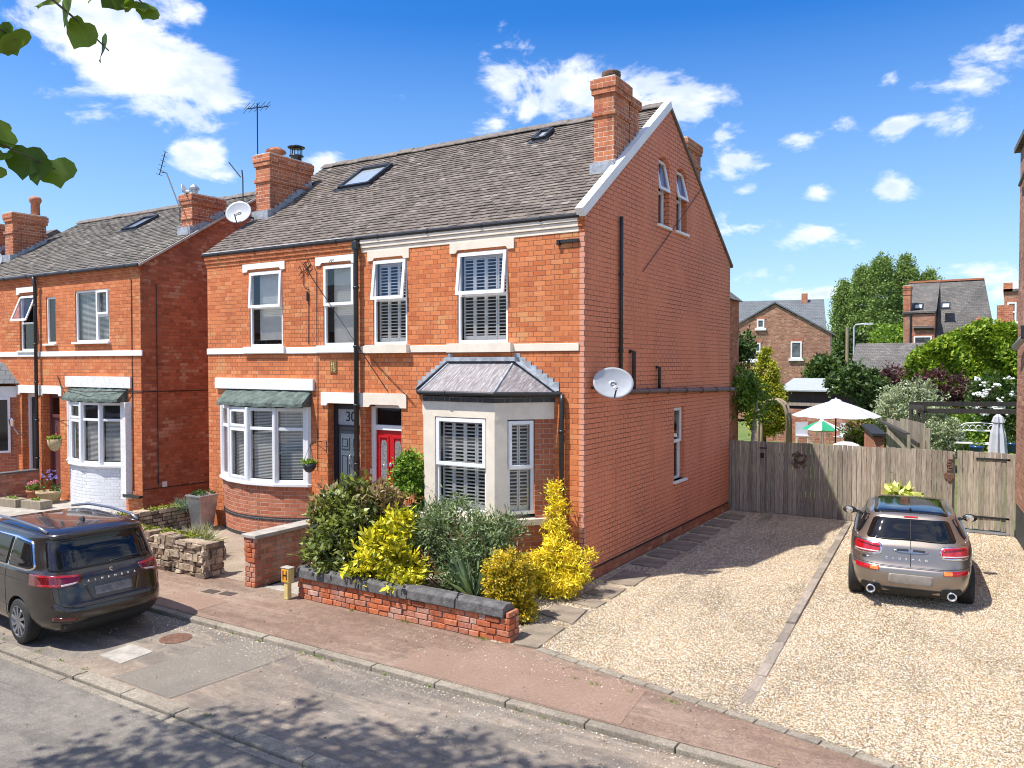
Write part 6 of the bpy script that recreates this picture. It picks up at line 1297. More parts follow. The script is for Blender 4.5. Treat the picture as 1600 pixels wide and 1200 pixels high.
mb = MB(); mb.hexa([(.62*s, .025, 1.42*s), (.62*s, -.025, 1.42*s), (.80*s, -.02, 1.435*s), (.80*s, .02, 1.435*s), (.60*s, .004, 1.49*s), (.60*s, -.004, 1.49*s), (.65*s, -.003, 1.48*s), (.65*s, .003, 1.48*s)]); mb.build('roof_antenna', M['black'], CB, bevel=.006)
finish(CB, 4.5087, 1.302, .01, 96.455)
# ------------------------------------------------------------------ gardens and houses behind
def simple_house(name, label, x0, x1, y0, y1, ze, zr, axis, wallm, roofm, over=.25):
    t = thing(name, ((x0+x1)/2, (y0+y1)/2, 0), label, 'house'); mb = MB(); mb.box(x0, x1, y0, y1, 0, ze)
    if axis == 'x': mb.prism([(y0, ze), (y1, ze), ((y0+y1)/2, zr-.08)], lambda a, b: (x0, a, b), lambda a, b: (x1, a, b))
    else: mb.prism([(x0, ze), (x1, ze), ((x0+x1)/2, zr-.08)], lambda a, b: (a, y0, b), lambda a, b: (a, y1, b))
    mb.build('wall', M[wallm], t); mb = MB()
    if axis == 'x':
        for a, b in ((y0-over, (y0+y1)/2), (y1+over, (y0+y1)/2)): zl = ze-(zr-ze)*over/((y1-y0)/2); mb.hexa([(x0-.1, a, zl), (x1+.1, a, zl), (x1+.1, b, zr-.02), (x0-.1, b, zr-.02), (x0-.1, a, zl+.1), (x1+.1, a, zl+.1), (x1+.1, b, zr+.08), (x0-.1, b, zr+.08)])
    else:
        for a, b in ((x0-over, (x0+x1)/2), (x1+over, (x0+x1)/2)): zl = ze-(zr-ze)*over/((x1-x0)/2); mb.hexa([(a, y0-.1, zl), (b, y0-.1, zr-.02), (b, y1+.1, zr-.02), (a, y1+.1, zl), (a, y0-.1, zl+.1), (b, y0-.1, zr+.08), (b, y1+.1, zr+.08), (a, y1+.1, zl+.1)])
    mb.build('roof', M[roofm], t); return t
def back_window(t, fr, s0, s1, z0, z1, split=True, head=True):
    mb = MB(); frame_bars(mb, fr, s0, s1, z0, z1, .0, .05, .09)
    if split: mb.fbox(fr, s0, s1, 0, .055, (z0+z1)/2-.05, (z0+z1)/2+.05)
    mb.fbox(fr, s0-.12, s1+.12, 0, .12, z0-.14, z0); w = mb.build('window', M['white'], t); mb = MB(); mb.fbox(fr, s0+.06, s1-.06, .004, .02, z0+.05, z1-.05); mb.build('pane', M['back_glass'], w)
    if head: mb = MB(); mb.fbox(fr, s0-.1, s1+.1, .0, .02, z1, z1+.2); mb.build('window_head', M['brick_bay'], w)
M['back_glass'] = plain('distant_window_glass', (.10, .115, .12), .1, .7, 2)
K = simple_house('brick_house', 'mottled brick house with a blue slate roof seen beyond the shadowed part of the fence', -10.66, -3.96, 40, 44, 5.35, 7.35, 'y', 'brick_back', 'slate', .2)
mb = MB(); mb.box(-16, -4.4, 43, 49, 0, 5.7); mb.prism([(43, 5.7), (49, 5.7), (46, 7.8)], lambda a, b: (-16, a, b), lambda a, b: (-4.4, a, b)); mb.build('main_range', M['brick_back'], K)
mb = MB()
for a, b in ((42.75, 46), (49.25, 46)): mb.hexa([(-16.1, a, 5.55), (-4.2, a, 5.55), (-4.3, b, 7.85), (-16.1, b, 7.85), (-16.1, a, 5.66), (-4.2, a, 5.66), (-4.3, b, 7.96), (-16.1, b, 7.96)])
mb.build('main_roof', M['slate'], K)
f = Fr((0, 40, 0), (1, 0, 0))
for w_ in ((-8.9, -8.15, 3.75, 4.85), (-6.35, -5.7, 3.85, 4.92), (-8.38, -7.93, 5.77, 6.34)): back_window(K, f, *w_, split=w_[0] < -8.5)
back_window(K, Fr((0, 43, 0), (1, 0, 0)), -4.4-.0+(-.45), -4.45, 3.8, 4.85) if False else None
skylight(K, (-16, 43, 5.66), (1, 0, 0), (0, 3, 2.3), 10.8, 11.6, .7, 1.3); pipe(K, [(-4.0, 39.93, 5.2), (-4.0, 39.93, 0)], .05)
mb = MB(); mb.box(-5.75, -5.35, 45.6, 46.2, 7.6, 8.35); c = mb.build('chimney', M['brick_chim'], K); K.rotation_euler = (0, 0, R(12))
T = thing('brick_house', (1.8, 53, 0), 'tall brick house with a steep dark slate roof and twin skylights beyond the creeper', 'house'); mb = MB(); mb.box(-.55, 1.3, 50.5, 56, 0, 6.9); mb.box(1.3, 4.2, 51.6, 56, 0, 6.85); mb.prism([(50.7, 6.9), (55, 6.9), (53, 8.9)], lambda a, b: (-.55, a, b), lambda a, b: (1.3, a, b)); mb.prism([(52, 6.9), (55, 6.9), (53.2, 8.8)], lambda a, b: (1.2, a, b), lambda a, b: (4.0, a, b)); mb.box(-.55, 1.35, 49.3, 50.6, 0, 6.9); mb.build('wall', M['brick_back'], T)
mb = MB(); mb.hexa([(-.6, 50.0, 6.95), (1.4, 50.0, 6.95), (1.4, 53, 9.25), (-.6, 53, 9.25), (-.6, 50.0, 7.08), (1.4, 50.0, 7.08), (1.4, 53, 9.38), (-.6, 53, 9.38)]); mb.hexa([(-.62, 49.2, 6.95), (1.4, 49.2, 6.95), (1.4, 50.0, 7.1), (-.62, 50.0, 7.1), (-.62, 49.2, 7.06), (1.4, 49.2, 7.06), (1.4, 50.0, 7.2), (-.62, 50.0, 7.2)])
mb.hexa([(1.4, 49.3, 4.6), (4.9, 50.4, 4.9), (4.1, 53, 9.25), (1.4, 53, 9.25), (1.4, 49.2, 4.75), (4.9, 50.3, 5.05), (4.1, 53, 9.38), (1.4, 53, 9.38)]); mb.build('roof', M['slate_dark'], T)
mb = MB(); mb.beam((-.6, 53, 9.4), (4.1, 53, 9.42), .25, .12); mb.build('ridge_tiles', M['terra'], T)
chimney(T, -.6, -.15, 49.5, 50.4, 6.9, 8.85, (7, 0), flash=False)
for a in (.1, 1.75): skylight(T, (-.6, 50.0, 7.08), (1, 0, 0), (0, 3, 2.3), a+.5, a+1.05, .3, .95)
f = Fr((0, 49.3, 0), (1, 0, 0)); back_window(T, f, .1, 1.2, 4.4, 5.4, False); mb = MB(); mb.tube([(.1, 49.2, 5.95), (1.3, 49.2, 5.95)], .12, 8); mb.tube([(-.1, 49.25, 6.9), (-.1, 49.25, 4)], .06, 6); mb.build('downpipe', M['black'], T)
simple_house('outbuilding', 'long low outbuilding with a weathered slate roof behind the purple maple', -.75, 4.2, 29.8, 33.5, 3.2, 4.45, 'x', 'brick_bay', 'slate_dark')
FRh = thing('brick_house', (8.5, 45, 0), 'far brick house with a white sash window peeping past the right edge building', 'house'); mb = MB(); mb.box(5.35, 12, 42, 48, 0, 7.6); mb.build('wall', M['brick_back'], FRh); mb = MB(); mb.box(5.3, 5.75, 41.9, 42.8, 7.6, 8.1); mb.build('chimney', M['brick_chim'], FRh); back_window(FRh, Fr((0, 42, 0), (1, 0, 0)), 5.5, 5.95, 5.9, 7.0)
mb = MB(); mb.box(5.3, 12, 41.9, 48, 7.601, 7.75); mb.build('roof', M['slate_dark'], FRh)
SH = thing('garden_shed', (-1.7, 27.3, 0), 'long timber shed with a pale felt roof behind the arch', 'shed'); mb = MB(); mb.box(-3.0, .2, 26.2, 29, 0, 2.25); mb.build('wall', M['pergola'], SH); mb = MB(); mb.hexa([(-3.3, 25.9, 2.28), (.4, 25.9, 2.28), (.4, 29.2, 2.75), (-3.3, 29.2, 2.75), (-3.3, 25.9, 2.34), (.4, 25.9, 2.34), (.4, 29.2, 2.82), (-3.3, 29.2, 2.82)]); mb.build('roof', plain('pale_felt', (.36, .39, .41), .7, .1), SH); mb = MB(); mb.box(-3.0, -.3, 26.13, 26.19, 1.62, 1.78); mb.build('trim', M['fence'], SH)
GW = thing('garden_wall', (-1.8, 25.6, 0), 'old orange brick garden wall below the shed', 'wall'); mb = MB(); mb.box(-4.2, .3, 25.5, 25.75, 0, 1.5); mb.build('brickwork', M['brick_wall'], GW)
# creeper clad building, trees and shrubs behind
IV = thing('creeper_building', (5, 26.5, 0), 'low building wholly covered by bright green creeper with a small brick chimney', 'building'); mb = MB(); mb.prism([(2.2, 0), (9, 0), (9, 4.4), (4.7, 5.1), (2.5, 4.0)], lambda a, b: (a, 25.4, b), lambda a, b: (a, 30, b)); mb.build('wall', M['brick_bay'], IV)
g = np.random.default_rng(90); n = 17000; xx = g.uniform(1.7, 7.0, n); zt = np.where(xx < 4.7, 4.1+(xx-2.3)*.5, 5.3-(xx-4.7)*.2)-np.clip(2.2-xx, 0, 1)*2; zz = zt*g.uniform(0, 1, n)**.7+g.normal(0, .05, n); P = np.stack([xx, 25.15-g.uniform(0, .5, n)*(.5+.5*np.sin(xx*4+zz*3)), zz], 1); P[:, 1] += np.clip(zz-zt+.3, 0, 1)*1.5
leaf_mesh('creeper', 'leaf_ivy', IV, P, np.tile([0, -1, .45], (n, 1)), .17, 91, .8)
mb = MB(); mb.box(5.2, 5.75, 26, 26.6, 4.9, 5.85); c = mb.build('chimney', M['brick_chim'], IV); mb = MB(); mb.prism([(4.2, 5.0), (5.0, 5.0), (4.6, 5.45)], lambda a, b: (a, 25.9, b), lambda a, b: (a, 27, b)); mb.build('dormer', M['brick_chim'], IV)
def poplar(i, x, y, h, r, seed):
    plant('poplar_tree', ['left', 'second', 'third', 'fourth', 'right'][i]+' tall poplar of the dark green row behind the houses, counted from the left', 'tree', (x, y, 0), 'leaf_poplar',
          [(x, y, h*.38, r, r*.8, h*.30), (x, y, h*.68, r*.75, r*.6, h*.28), (x, y, h*.85, r*.42, r*.4, h*.16)], 900, 34, .60, .24, seed, .6, group='poplars in a row behind the houses', trunk=(h*.3, .35), ns=8, lo=.6)
for i, (x, y, h, r) in enumerate(((-11.3, 92, 13.4, 1.9), (-9.2, 91, 15.2, 2.0), (-7.0, 90, 16.3, 2.2), (-4.6, 91, 16.0, 2.2), (-2.3, 92, 14.2, 2.2))): poplar(i, x, y, h, r, 100+i)
for i, (lb, x, y, h, r, m_) in enumerate((('mid green tree between the mottled brick house and the outbuilding', -4.6, 55, 6.4, 1.5, 'leaf_dark'), ('yellowish green tree showing above the outbuilding roof', -2.6, 58, 6.9, 2.6, 'leaf_green'), ('dark green tree in the gap right of the mottled brick house', -3.2, 36, 4.0, .9, 'leaf_dark'), ('distant tree showing right of the steep slate roof', 9, 80, 10, 3.5, 'leaf_poplar'))):
    plant('garden_tree', lb, 'tree', (x, y, 0), m_, [(x, y, h*.55, r, r, h*.42)], 240, 26, .45, .26, 120+i, .6, trunk=(h*.4, .15), ns=8)
t = plant('yellow_conifer', 'tall cone shaped yellow green conifer behind the fence near the painted gable', 'conifer', (-1.6, 17.2, 0), 'leaf_conifer', [(-1.5, 17.2, 1.6, .68, .6, .6), (-1.5, 17.2, 2.3, .6, .55, .7), (-1.55, 17.2, 3.1, .38, .35, .65), (-1.6, 17.2, 3.8, .17, .15, .3)], 620, 34, .14, .10, 130, .4, trunk=(1.5, .08), ns=10)
for i, (x, y, h) in enumerate(((-1.15, 11.2, 3.2), (-.62, 11.6, 2.9))):
    t = thing('birch_tree', (x, y, 0), ('left' if i == 0 else 'right')+' one of the two pale stemmed young trees just behind the fence', 'tree'); mb = MB(); mb.tube([(x, y, 0), (x+.10, y, 1.2), (x+.16, y, 2.0), (x+.3, y, h)], [.07, .06, .045, .02], 8); mb.build('trunk', M['birch_bark'], t, smooth=True)
    P, D, C = cloud([(x+.2, y, h-.5, .5, .45, .75), (x-.1, y, h, .35, .35, .5)], 110, 20, .17, 140+i, .3); leaf_mesh('foliage', 'leaf_green', t, P, D, .09, 140+i, .6)
plant('garden_shrub', 'dark leafy tree top close beside the painted gable above the fence', 'tree', (-1.6, 13.5, 0), 'leaf_dark', [(-1.6, 13.5, 3.0, .6, .6, 1.1), (-1.4, 13.6, 4.1, .35, .4, .5)], 150, 26, .22, .12, 145, .55, trunk=(2.0, .07))
plant('garden_tree', 'dark glossy leaved small tree above the white parasol', 'tree', (1.2, 19.5, 0), 'leaf_dark', [(.9, 19.5, 2.9, .7, .6, .6), (1.5, 19.6, 2.6, .6, .6, .7), (.3, 19.5, 2.75, .4, .4, .3)], 170, 26, .2, .15, 150, .6, trunk=(2.0, .07), ns=8)
plant('garden_shrub', 'leafy mixed shrub under the right side of the white parasol', 'shrub', (1.7, 19.5, 0), 'leaf_green', [(1.5, 19.5, 1.1, .9, .5, .8), (2.0, 19.0, 1.0, .6, .5, .6)], 150, 26, .2, .12, 152, .5, extra=('leaf_photinia_red', [(1.2, 19.3, 1.2, .7, .4, .6)], 40, 22, .2))
plant('maple_tree', 'dark purple maple behind the pale variegated shrub', 'tree', (3.2, 22, 0), 'leaf_purple', [(1.6, 21.5, 2.55, .9, .6, .6), (3.5, 21.8, 2.6, 1.0, .6, .7), (2.0, 21.5, 3.1, .4, .4, .4), (4.6, 21.8, 2.2, .7, .5, .6)], 260, 26, .22, .12, 155, .5, trunk=(1.6, .08), ns=10)
plant('variegated_shrub', 'large rounded pale variegated shrub in the middle of the back gardens', 'shrub', (2.9, 18.3, 0), 'leaf_silver', [(2.9, 18.3, 2.1, 1.05, .7, .95), (3.5, 18.2, 1.4, .8, .6, .8), (2.3, 18.3, 1.6, .6, .5, .7)], 420, 28, .17, .085, 160, .5)
plant('garden_shrub', 'low green shrub beneath the dark pergola', 'shrub', (4.0, 17.9, 0), 'leaf_silver', [(3.9, 17.9, 1.1, .6, .4, .7)], 110, 26, .16, .09, 161, .5); plant('garden_shrub', 'green leafy plant between the variegated shrub and the closed parasol', 'shrub', (4.5, 18.6, 0), 'leaf_green', [(4.45, 18.6, 1.2, .5, .4, .75)], 110, 26, .16, .09, 162, .5)
t = plant('flowering_shrub', 'green shrub covered with large white flower heads at the right', 'shrub', (5.2, 20.5, 0), 'leaf_dark', [(5.2, 20.5, 2.2, .8, .5, 1.0), (5.6, 20.3, 1.5, .5, .4, .8)], 150, 26, .2, .12, 165, .6)
rg = random.Random(5); mb = MB()
for k in range(26):
    c = Vector((5.15+rg.uniform(-.6, .65), 20.0+rg.uniform(-.2, .1), 2.25+rg.uniform(-.7, .85)))
    for j in range(9): p = c+Vector((rg.gauss(0, .05), rg.gauss(0, .04), rg.gauss(0, .035))); mb.lathe((p.x, p.y, p.z-.03), [(.01, 0), (.042, .015), (.045, .04), (.01, .06)], 6)
mb.build('flowers', M['petal_white'], t, smooth=True)
# houses opposite, which the windows mirror
for i, (a, b) in enumerate(((-27, -8), (-50, -28))):
    t = simple_house('brick_house', ('nearer' if i == 0 else 'farther')+' brick house across the road, seen only mirrored in the window panes', a, b, -31, -24, 5.6, 8.6, 'x', 'brick_back', 'slate_dark')
    for k in range(4 if i == 0 else 3): back_window(t, Fr((b-2.5-k*4.6, -24, 0), (-1, 0, 0)), 0, 1.1, 3.6, 5.1); back_window(t, Fr((b-2.5-k*4.6, -24, 0), (-1, 0, 0)), 0, 1.4, .9, 2.6)
# garden furniture
def parasol(c, r, h, drop, label, mats, n=8, pole='black', tilt=0):
    t = thing('parasol', (c[0], c[1], 0), label, 'parasol'); cx, cy = c
    def rib(a, q): return Vector((cx+r*q*math.cos(a), cy+r*q*math.sin(a), h-drop*(q**1.25)))
    for mi_, mt in enumerate(mats):
        mb = MB()
        for k in range(n):
            if k % len(mats) != mi_: continue
            a0, a1 = 2*math.pi*k/n+.2, 2*math.pi*(k+1)/n+.2
            for i in range(6):
                for j in range(6):
                    def pp(u, v):
                        q = u/6; w = v/6; p = rib(a0, q).lerp(rib(a1, q), w); p.z -= -.0+.10*r*q*w*(1-w)*1.2; return p
                    mb.poly([pp(i, j), pp(i+1, j), pp(i+1, j+1), pp(i, j+1)])
        o = mb.build('canopy', M[mt], t, recalc=False); o.data.polygons.foreach_set('use_smooth', [False]*len(o.data.polygons))
    mb = MB(); mb.tube([(cx, cy, 0), (cx, cy, h+.03)], .024, 8); mb.build('pole', M[pole], t); mb = MB(); mb.lathe((cx, cy, h-.03), [(r*.16, -.03), (r*.10, .05), (.03, .08), (.01, .12)], 16); mb.build('vent_cap', M[mats[-1]], t); return t
parasol((.68, 17.5), 1.42, 2.28, .52, 'large open pale grey parasol behind the fence', ['canvas'])
parasol((-.90, 23.5), .78, 1.18, .36, 'small green and white striped parasol behind the large pale one', ['canvas_green', 'canvas_white'], 8, 'white')
t = thing('parasol', (5.4, 15.7, 0), 'closed grey parasol standing furled beside the right hand gate', 'parasol'); mb = MB(); n = 16; prof = [(.03, 2.06), (.10, 1.98), (.13, 1.86), (.14, 1.82), (.10, 1.80), (.16, 1.5), (.2, 1.0), (.22, .75)]; base = []
for r, z in prof: base.append([Vector((5.4+r*(1+.22*math.cos(k*math.pi))*math.cos(2*math.pi*k/n), 15.7+r*(1+.22*math.cos(k*math.pi))*math.sin(2*math.pi*k/n), z+(.04*math.cos(k*math.pi) if z < .8 else 0))) for k in range(n)])
for j in range(len(prof)-1):
    for k in range(n): mb.poly([base[j][k], base[j][(k+1) % n], base[j+1][(k+1) % n], base[j+1][k]])
mb.build('canopy', M['canvas'], t); mb = MB(); mb.tube([(5.4, 15.7, 0), (5.4, 15.7, 2.1)], .022, 8); mb.build('pole', M['black'], t)
AR = thing('garden_arch', (-1.12, 16.4, 0), 'rustic round pole garden arch behind the shadowed part of the fence', 'arch')
for dy in (0, .45):
    mb = MB(); pts = [(-1.56, 16.2+dy, 0), (-1.58, 16.2+dy, 1.6)]+[(-1.12+.46*math.cos(a), 16.3+dy, 1.75+.55*math.sin(a)) for a in np.linspace(math.pi, 0, 11)]+[(-.66, 16.4+dy, 1.6), (-.64, 16.4+dy, 0)]; mb.tube(pts, .055, 8); mb.build('pole_hoop', M['post'], AR, smooth=True)
mb = MB()
for a in np.linspace(.2, math.pi-.2, 6): mb.tube([(-1.12+.46*math.cos(a), 16.25, 1.75+.55*math.sin(a)), (-1.12+.46*math.cos(a), 16.85, 1.75+.55*math.sin(a))], .025, 6)
mb.build('rungs', M['post'], AR)
PG = thing('pergola', (4.4, 17.2, 0), 'dark stained timber pergola at the right of the back gardens', 'pergola')
for a, b in (((3.0, 16.6, 2.25), (6.6, 18.6, 2.25)), ((3.3, 16.0, 2.08), (6.6, 17.2, 2.08)), ((3.05, 16.55, 2.16), (3.5, 15.9, 2.16))): mb = MB(); mb.beam(a, b, .08, .14); mb.build('beam', M['pergola'], PG)
for p in ((3.05, 16.65), (3.3, 16.1), (3.45, 16.0)): mb = MB(); mb.box(p[0]-.05, p[0]+.05, p[1]-.05, p[1]+.05, 0, 2.1); mb.build('post', M['pergola'], PG)
DF = thing('timber_fence', (3.2, 14, 0), 'boundary fence panels running away between the two back gardens', 'fence')
def fpan(a, b, z0, z1, seed, o_):
    a, b = Vector(a), Vector(b); L = (b-a).length; n = int(L/.12); mb = MB(); th = math.atan2(b.y-a.y, b.x-a.x)
    for i in range(n): c = a.lerp(b, (i+.5)/n); mb.rbox((c.x, c.y), (L/n-.01, .02), th, z0, z1+.01*math.sin(i*3))
    mb.build('panel', M[o_], DF)
fpan((2.86, 15.6, 0), (3.72, 13.3, 0), .1, 1.86, 1, 'fence_old'); fpan((2.3, 17.2, 0), (2.86, 15.6, 0), .1, 1.75, 2, 'fence'); mb = MB(); mb.beam((2.1, 16.9, 1.7), (3.35, 12.6, 1.62), .14, .04); mb.beam((2.35, 17, 1.55), (3.6, 12.9, 1.3), .05, .12); mb.build('rails', M['pergola'], DF)
mb = MB(); mb.box(3.75, 3.85, 13.2, 13.3, 0, 1.75); mb.box(3.35, 3.43, 12.5, 12.6, 0, 1.6); mb.build('post', M['fence_old'], DF)
BP = thing('garden_wall', (2.5, 12.2, 0), 'low orange brick wall with black tile coping behind the fence', 'wall'); mb = MB(); mb.prism([(2.05, 14.2), (2.25, 14.2), (2.95, 11.2), (2.7, 11.2)], lambda a, b: (a, b, 0), lambda a, b: (a, b, 1.62)); mb.build('brickwork', M['brick_bay'], BP); mb = MB(); mb.beam((2.12, 14.3, 1.7), (2.85, 11.1, 1.68), .34, .07); mb.build('coping', M['arch'], BP)
t = thing('barbecue', (2.35, 10.4, 0), 'pale rounded lid just showing over the fence below the large parasol', 'lid'); mb = MB(); mb.lathe((2.2, 10.2, 1.28), [(.34, 0), (.36, .1), (.30, .2), (.15, .26), (.02, .27)], 24); mb.build('lid', M['white'], t, smooth=True); mb = MB(); mb.lathe((2.2, 10.2, 0), [(.28, 0), (.34, 1.27)], 20); mb.build('body', M['pot_dark'], t)
def gchair(x, y, rot, label, mat='canvas'):
    t = thing('garden_chair', (x, y, 0), label, 'chair'); f = Fr((x, y, 0), (math.cos(rot), math.sin(rot), 0)); mb = MB(); mb.fbox(f, -.25, .25, -.25, .25, .42, .46); mb.build('seat', M[mat], t); mb = MB(); mb.fbox(f, -.25, .25, -.28, -.25, .46, 1.0); mb.build('backrest', M[mat], t)
    for a in (-.22, .22):
        for d in (-.22, .22): mb = MB(); mb.tube([f(a, d, 0), f(a, d, .42)], .018, 6); mb.build('leg', M['white'], t)
gchair(-1.85, 24.3, .3, 'pale garden chair left of the green striped parasol'); gchair(-.3, 24.6, -.4, 'pale garden chair right of the green striped parasol')
t = thing('garden_table', (-.95, 23.9, 0), 'small garden table under the green striped parasol', 'table'); mb = MB(); mb.lathe((-.95, 23.9, .7), [(.5, 0), (.5, .03)], 20); mb.build('table_top', M['white'], t); mb = MB()
for a in range(4): mb.tube([(-.95+.35*math.cos(a*1.57), 23.9+.35*math.sin(a*1.57), 0), (-.95+.2*math.cos(a*1.57), 23.9+.2*math.sin(a*1.57), .7)], .018, 6)
mb.build('legs', M['white'], t)
t = thing('garden_bench', (4.9, 18.0, 0), 'white ornate metal bench back behind the closed parasol', 'bench'); mb = MB()
for k in range(7): c = Vector((4.35+k*.17, 17.9, 1.5)); mb.lathe((c.x, c.y-.01, c.z), [(.07, 0), (.085, .02), (.07, .02), (.07, 0)], 12, axis='y', cap=False)
mb.tube([(4.25, 17.9, 1.5), (4.5, 17.9, 1.62), (4.9, 17.9, 1.66), (5.3, 17.9, 1.62), (5.5, 17.9, 1.5)], .02, 6); mb.tube([(4.25, 17.9, 1.4), (5.5, 17.9, 1.4)], .02, 6); mb.build('backrest', M['white'], t); mb = MB(); mb.box(4.25, 5.5, 17.5, 17.9, 1.0, 1.04); mb.build('seat', M['white'], t)
flowerpot((4.85, 16.6, .7), .16, .2, .34, 'blue glazed pot near the closed parasol', 'blue_pot', 'leaf_green', 171, fh=.2); flowerpot((5.75, 17.5, .8), .16, .2, .3, 'second blue pot right of the closed parasol', 'blue_pot', 'leaf_dark', 172)
t = thing('utility_pole', (-2.3, 40, 0), 'thin grey lamp column standing left of the outbuilding', 'lamp post'); mb = MB(); mb.tube([(-2.25, 40, 0), (-2.25, 40, 5.7), (-2.15, 40, 5.85), (-1.5, 40, 5.9)], .05, 8); mb.build('column', M['grey_pipe'], t); mb = MB(); mb.box(-1.7, -1.2, 39.9, 40.1, 5.82, 5.92); mb.build('lamp_head', M['grey_pipe'], t)
t = thing('utility_pole', (-2.85, 42, 0), 'brown wooden telegraph pole right of the mottled brick house', 'pole'); mb = MB(); mb.tube([(-2.95, 42, 0), (-2.95, 42, 5.8)], [.12, .09], 8); mb.build('pole', M['post'], t)
# overhead wires
for i, (a, b, sag) in enumerate((((-5.4, -.1, 5.45), (-6.3, 3.7, 8.62), .1), ((-5.35, -.1, 5.45), (-5.9, 3.7, 8.63), .1), ((-6.2, -.03, 5.5), (-4.0, -.03, 3.0), .0), ((-4.4, -.03, 3.6), (-3.4, -.03, 2.8), .0))):
    a, b = Vector(a), Vector(b); mb = MB(); mb.tube([a.lerp(b, k/10)-Vector((0, 0, sag*4*(k/10)*(1-k/10)*.3)) for k in range(11)], .006, 4); top(mb.build('wire', M['black']), ['left thin wire running up over the roof tiles', 'right thin wire running up over the roof tiles', 'thin wire slanting down the brick front above the doors', 'short thin wire slanting above the red door'][i], 'wire')
mb = MB(); rg = random.Random(2)
for k in range(5): c = Vector((-6.2+rg.uniform(-.12, .15), -.03, 5.45+rg.uniform(-.08, .06))); mb.tube([c, c+Vector((.06, -.02, .05)), c+Vector((.1, 0, -.06)), c+Vector((.02, 0, -.12))], .008, 5)
mb.tube([(-6.18, -.02, 5.4), (-6.18, -.02, 5.05), (-6.05, -.02, 5.0), (-6.05, -.02, 3.9)], .007, 5); mb.tube([(-6.06, -.03, 4.92), (-6.06, -.03, 4.74)], .022, 6); mb.tube([(-5.9, -.02, 5.42), (-5.82, -.02, 5.3), (-5.82, -.02, 1.4)], .007, 5); top(mb.build('cable', M['black']), 'tangle of black cable and insulators between the two left upper windows', 'cable')
# ------------------------------------------------------------------ street tree overhead (its shadow falls on the road)
TR = thing('lime_tree', (-1.6, -11.6, 0), 'street lime tree whose leaves hang into the top left of the view', 'tree'); mb = MB(); mb.tube([(-1.6, -11.6, 0), (-1.55, -11.5, 3), (-1.4, -11.2, 6), (-1.1, -10.8, 8.6)], [.22, .19, .14, .05], 12); mb.build('trunk', M['bark'], TR, smooth=True)
P, D, C = cloud([(-1.0, -10.6, 7.9, 2.1, 2.0, 1.5), (.1, -9.7, 7.6, 1.5, 1.2, .9), (-2.4, -10.4, 7.9, 1.9, 1.6, 1.0)], 330, 40, .40, 201, .2)
def clear(P): 
    fx = -(P[:, 0]-5.66)*math.sin(R(32))+(P[:, 1]+11.2)*math.cos(R(32)); rx = (P[:, 0]-5.66)*math.cos(R(32))+(P[:, 1]+11.2)*math.sin(R(32)); return ~((fx > .05) & (rx/np.maximum(fx, .05) > -.70) & ((P[:, 2]-3.5)/np.maximum(fx, .05) < .55))
k = clear(P); leaf_mesh('foliage', 'leaf_lime', TR, P[k], D[k], .12, 201, .8)
stems('limbs', TR, (-1.3, -11.1, 6.4), [c for c in C[clear(C)]], 26, .05, 202)
def twig(pts, leaves_, seed, name='twig'):
    rg = random.Random(seed); mb = MB(); mb.tube(pts, [.008-.005*i/(len(pts)-1) for i in range(len(pts))], 6); mb.build(name, M['bark'], TR, smooth=True)
    P = np.array([l[0] for l in leaves_]); D = np.array([l[1] for l in leaves_]); sz = leaves_[0][2]; leaf_mesh('hanging_leaves', 'leaf_lime', TR, P, D, sz, seed, .95, 'round', .9, .22)
FWD = Vector((-math.sin(R(32)), math.cos(R(32)), 0)); RT = Vector((math.cos(R(32)), math.sin(R(32)), 0))
def near(r, f, z): p = Vector((5.66, -11.2, 0))+RT*r+FWD*f; return (p.x, p.y, z)
rg = random.Random(77)
d0 = (.1, -.7, -.5)
twig([near(-2.3, 3.3, 5.5), near(-2.2, 3.6, 5.25), near(-2.05, 3.8, 5.12), near(-1.93, 3.85, 5.0)], [(near(-2.09, 3.75, 5.15), (.3, -.7, -.5), .13), (near(-2.04, 3.8, 5.07), (.2, -.8, -.6), .13), (near(-1.97, 3.85, 5.02), (.3, -.5, -.6), .13), (near(-2.17, 3.75, 5.19), (.1, -.7, -.3), .13)], 1)
twig([near(-2.6, 3.2, 5.3), near(-2.45, 3.6, 5.1), near(-2.34, 3.8, 5.03)], [(near(-2.44, 3.8, 5.08), d0, .13), (near(-2.36, 3.8, 5.03), (.7, -.6, -.4), .13), (near(-2.46, 3.8, 5.02), (.3, -.7, -.3), .13), (near(-2.48, 3.75, 5.12), (.3, -.7, -.3), .13), (near(-2.40, 3.8, 5.04), (.5, -.6, -.2), .13)], 2)
twig([near(-2.0, 3.4, 5.6), near(-1.85, 3.7, 5.3), near(-1.74, 3.8, 5.2)], [(near(-1.80, 3.8, 5.22), d0, .12), (near(-1.72, 3.8, 5.17), (.6, -.6, -.5), .12), (near(-1.88, 3.8, 5.24), (0, -.7, -.4), .12), (near(-1.76, 3.8, 5.20), (0, -.7, -.4), .12), (near(-1.97, 3.8, 5.25), (0, -.7, -.4), .10)], 3)
twig([near(-2.75, 3.3, 4.8), near(-2.55, 3.7, 4.60), near(-2.25, 3.95, 4.46)], [(near(-2.46, 3.85, 4.62), (.3, -.6, -.4), .145), (near(-2.47, 3.85, 4.50), (.2, -.7, -.6), .145), (near(-2.37, 3.9, 4.50), (.6, -.6, -.4), .145), (near(-2.52, 3.85, 4.44), (0, -.7, -.6), .145), (near(-2.25, 3.95, 4.46), (.9, -.5, -.3), .145), (near(-2.43, 3.8, 4.56), (.4, -.7, -.1), .145), (near(-2.52, 3.8, 4.66), (.4, -.7, -.1), .145), (near(-2.31, 3.9, 4.45), (.7, -.6, -.5), .145)], 4)
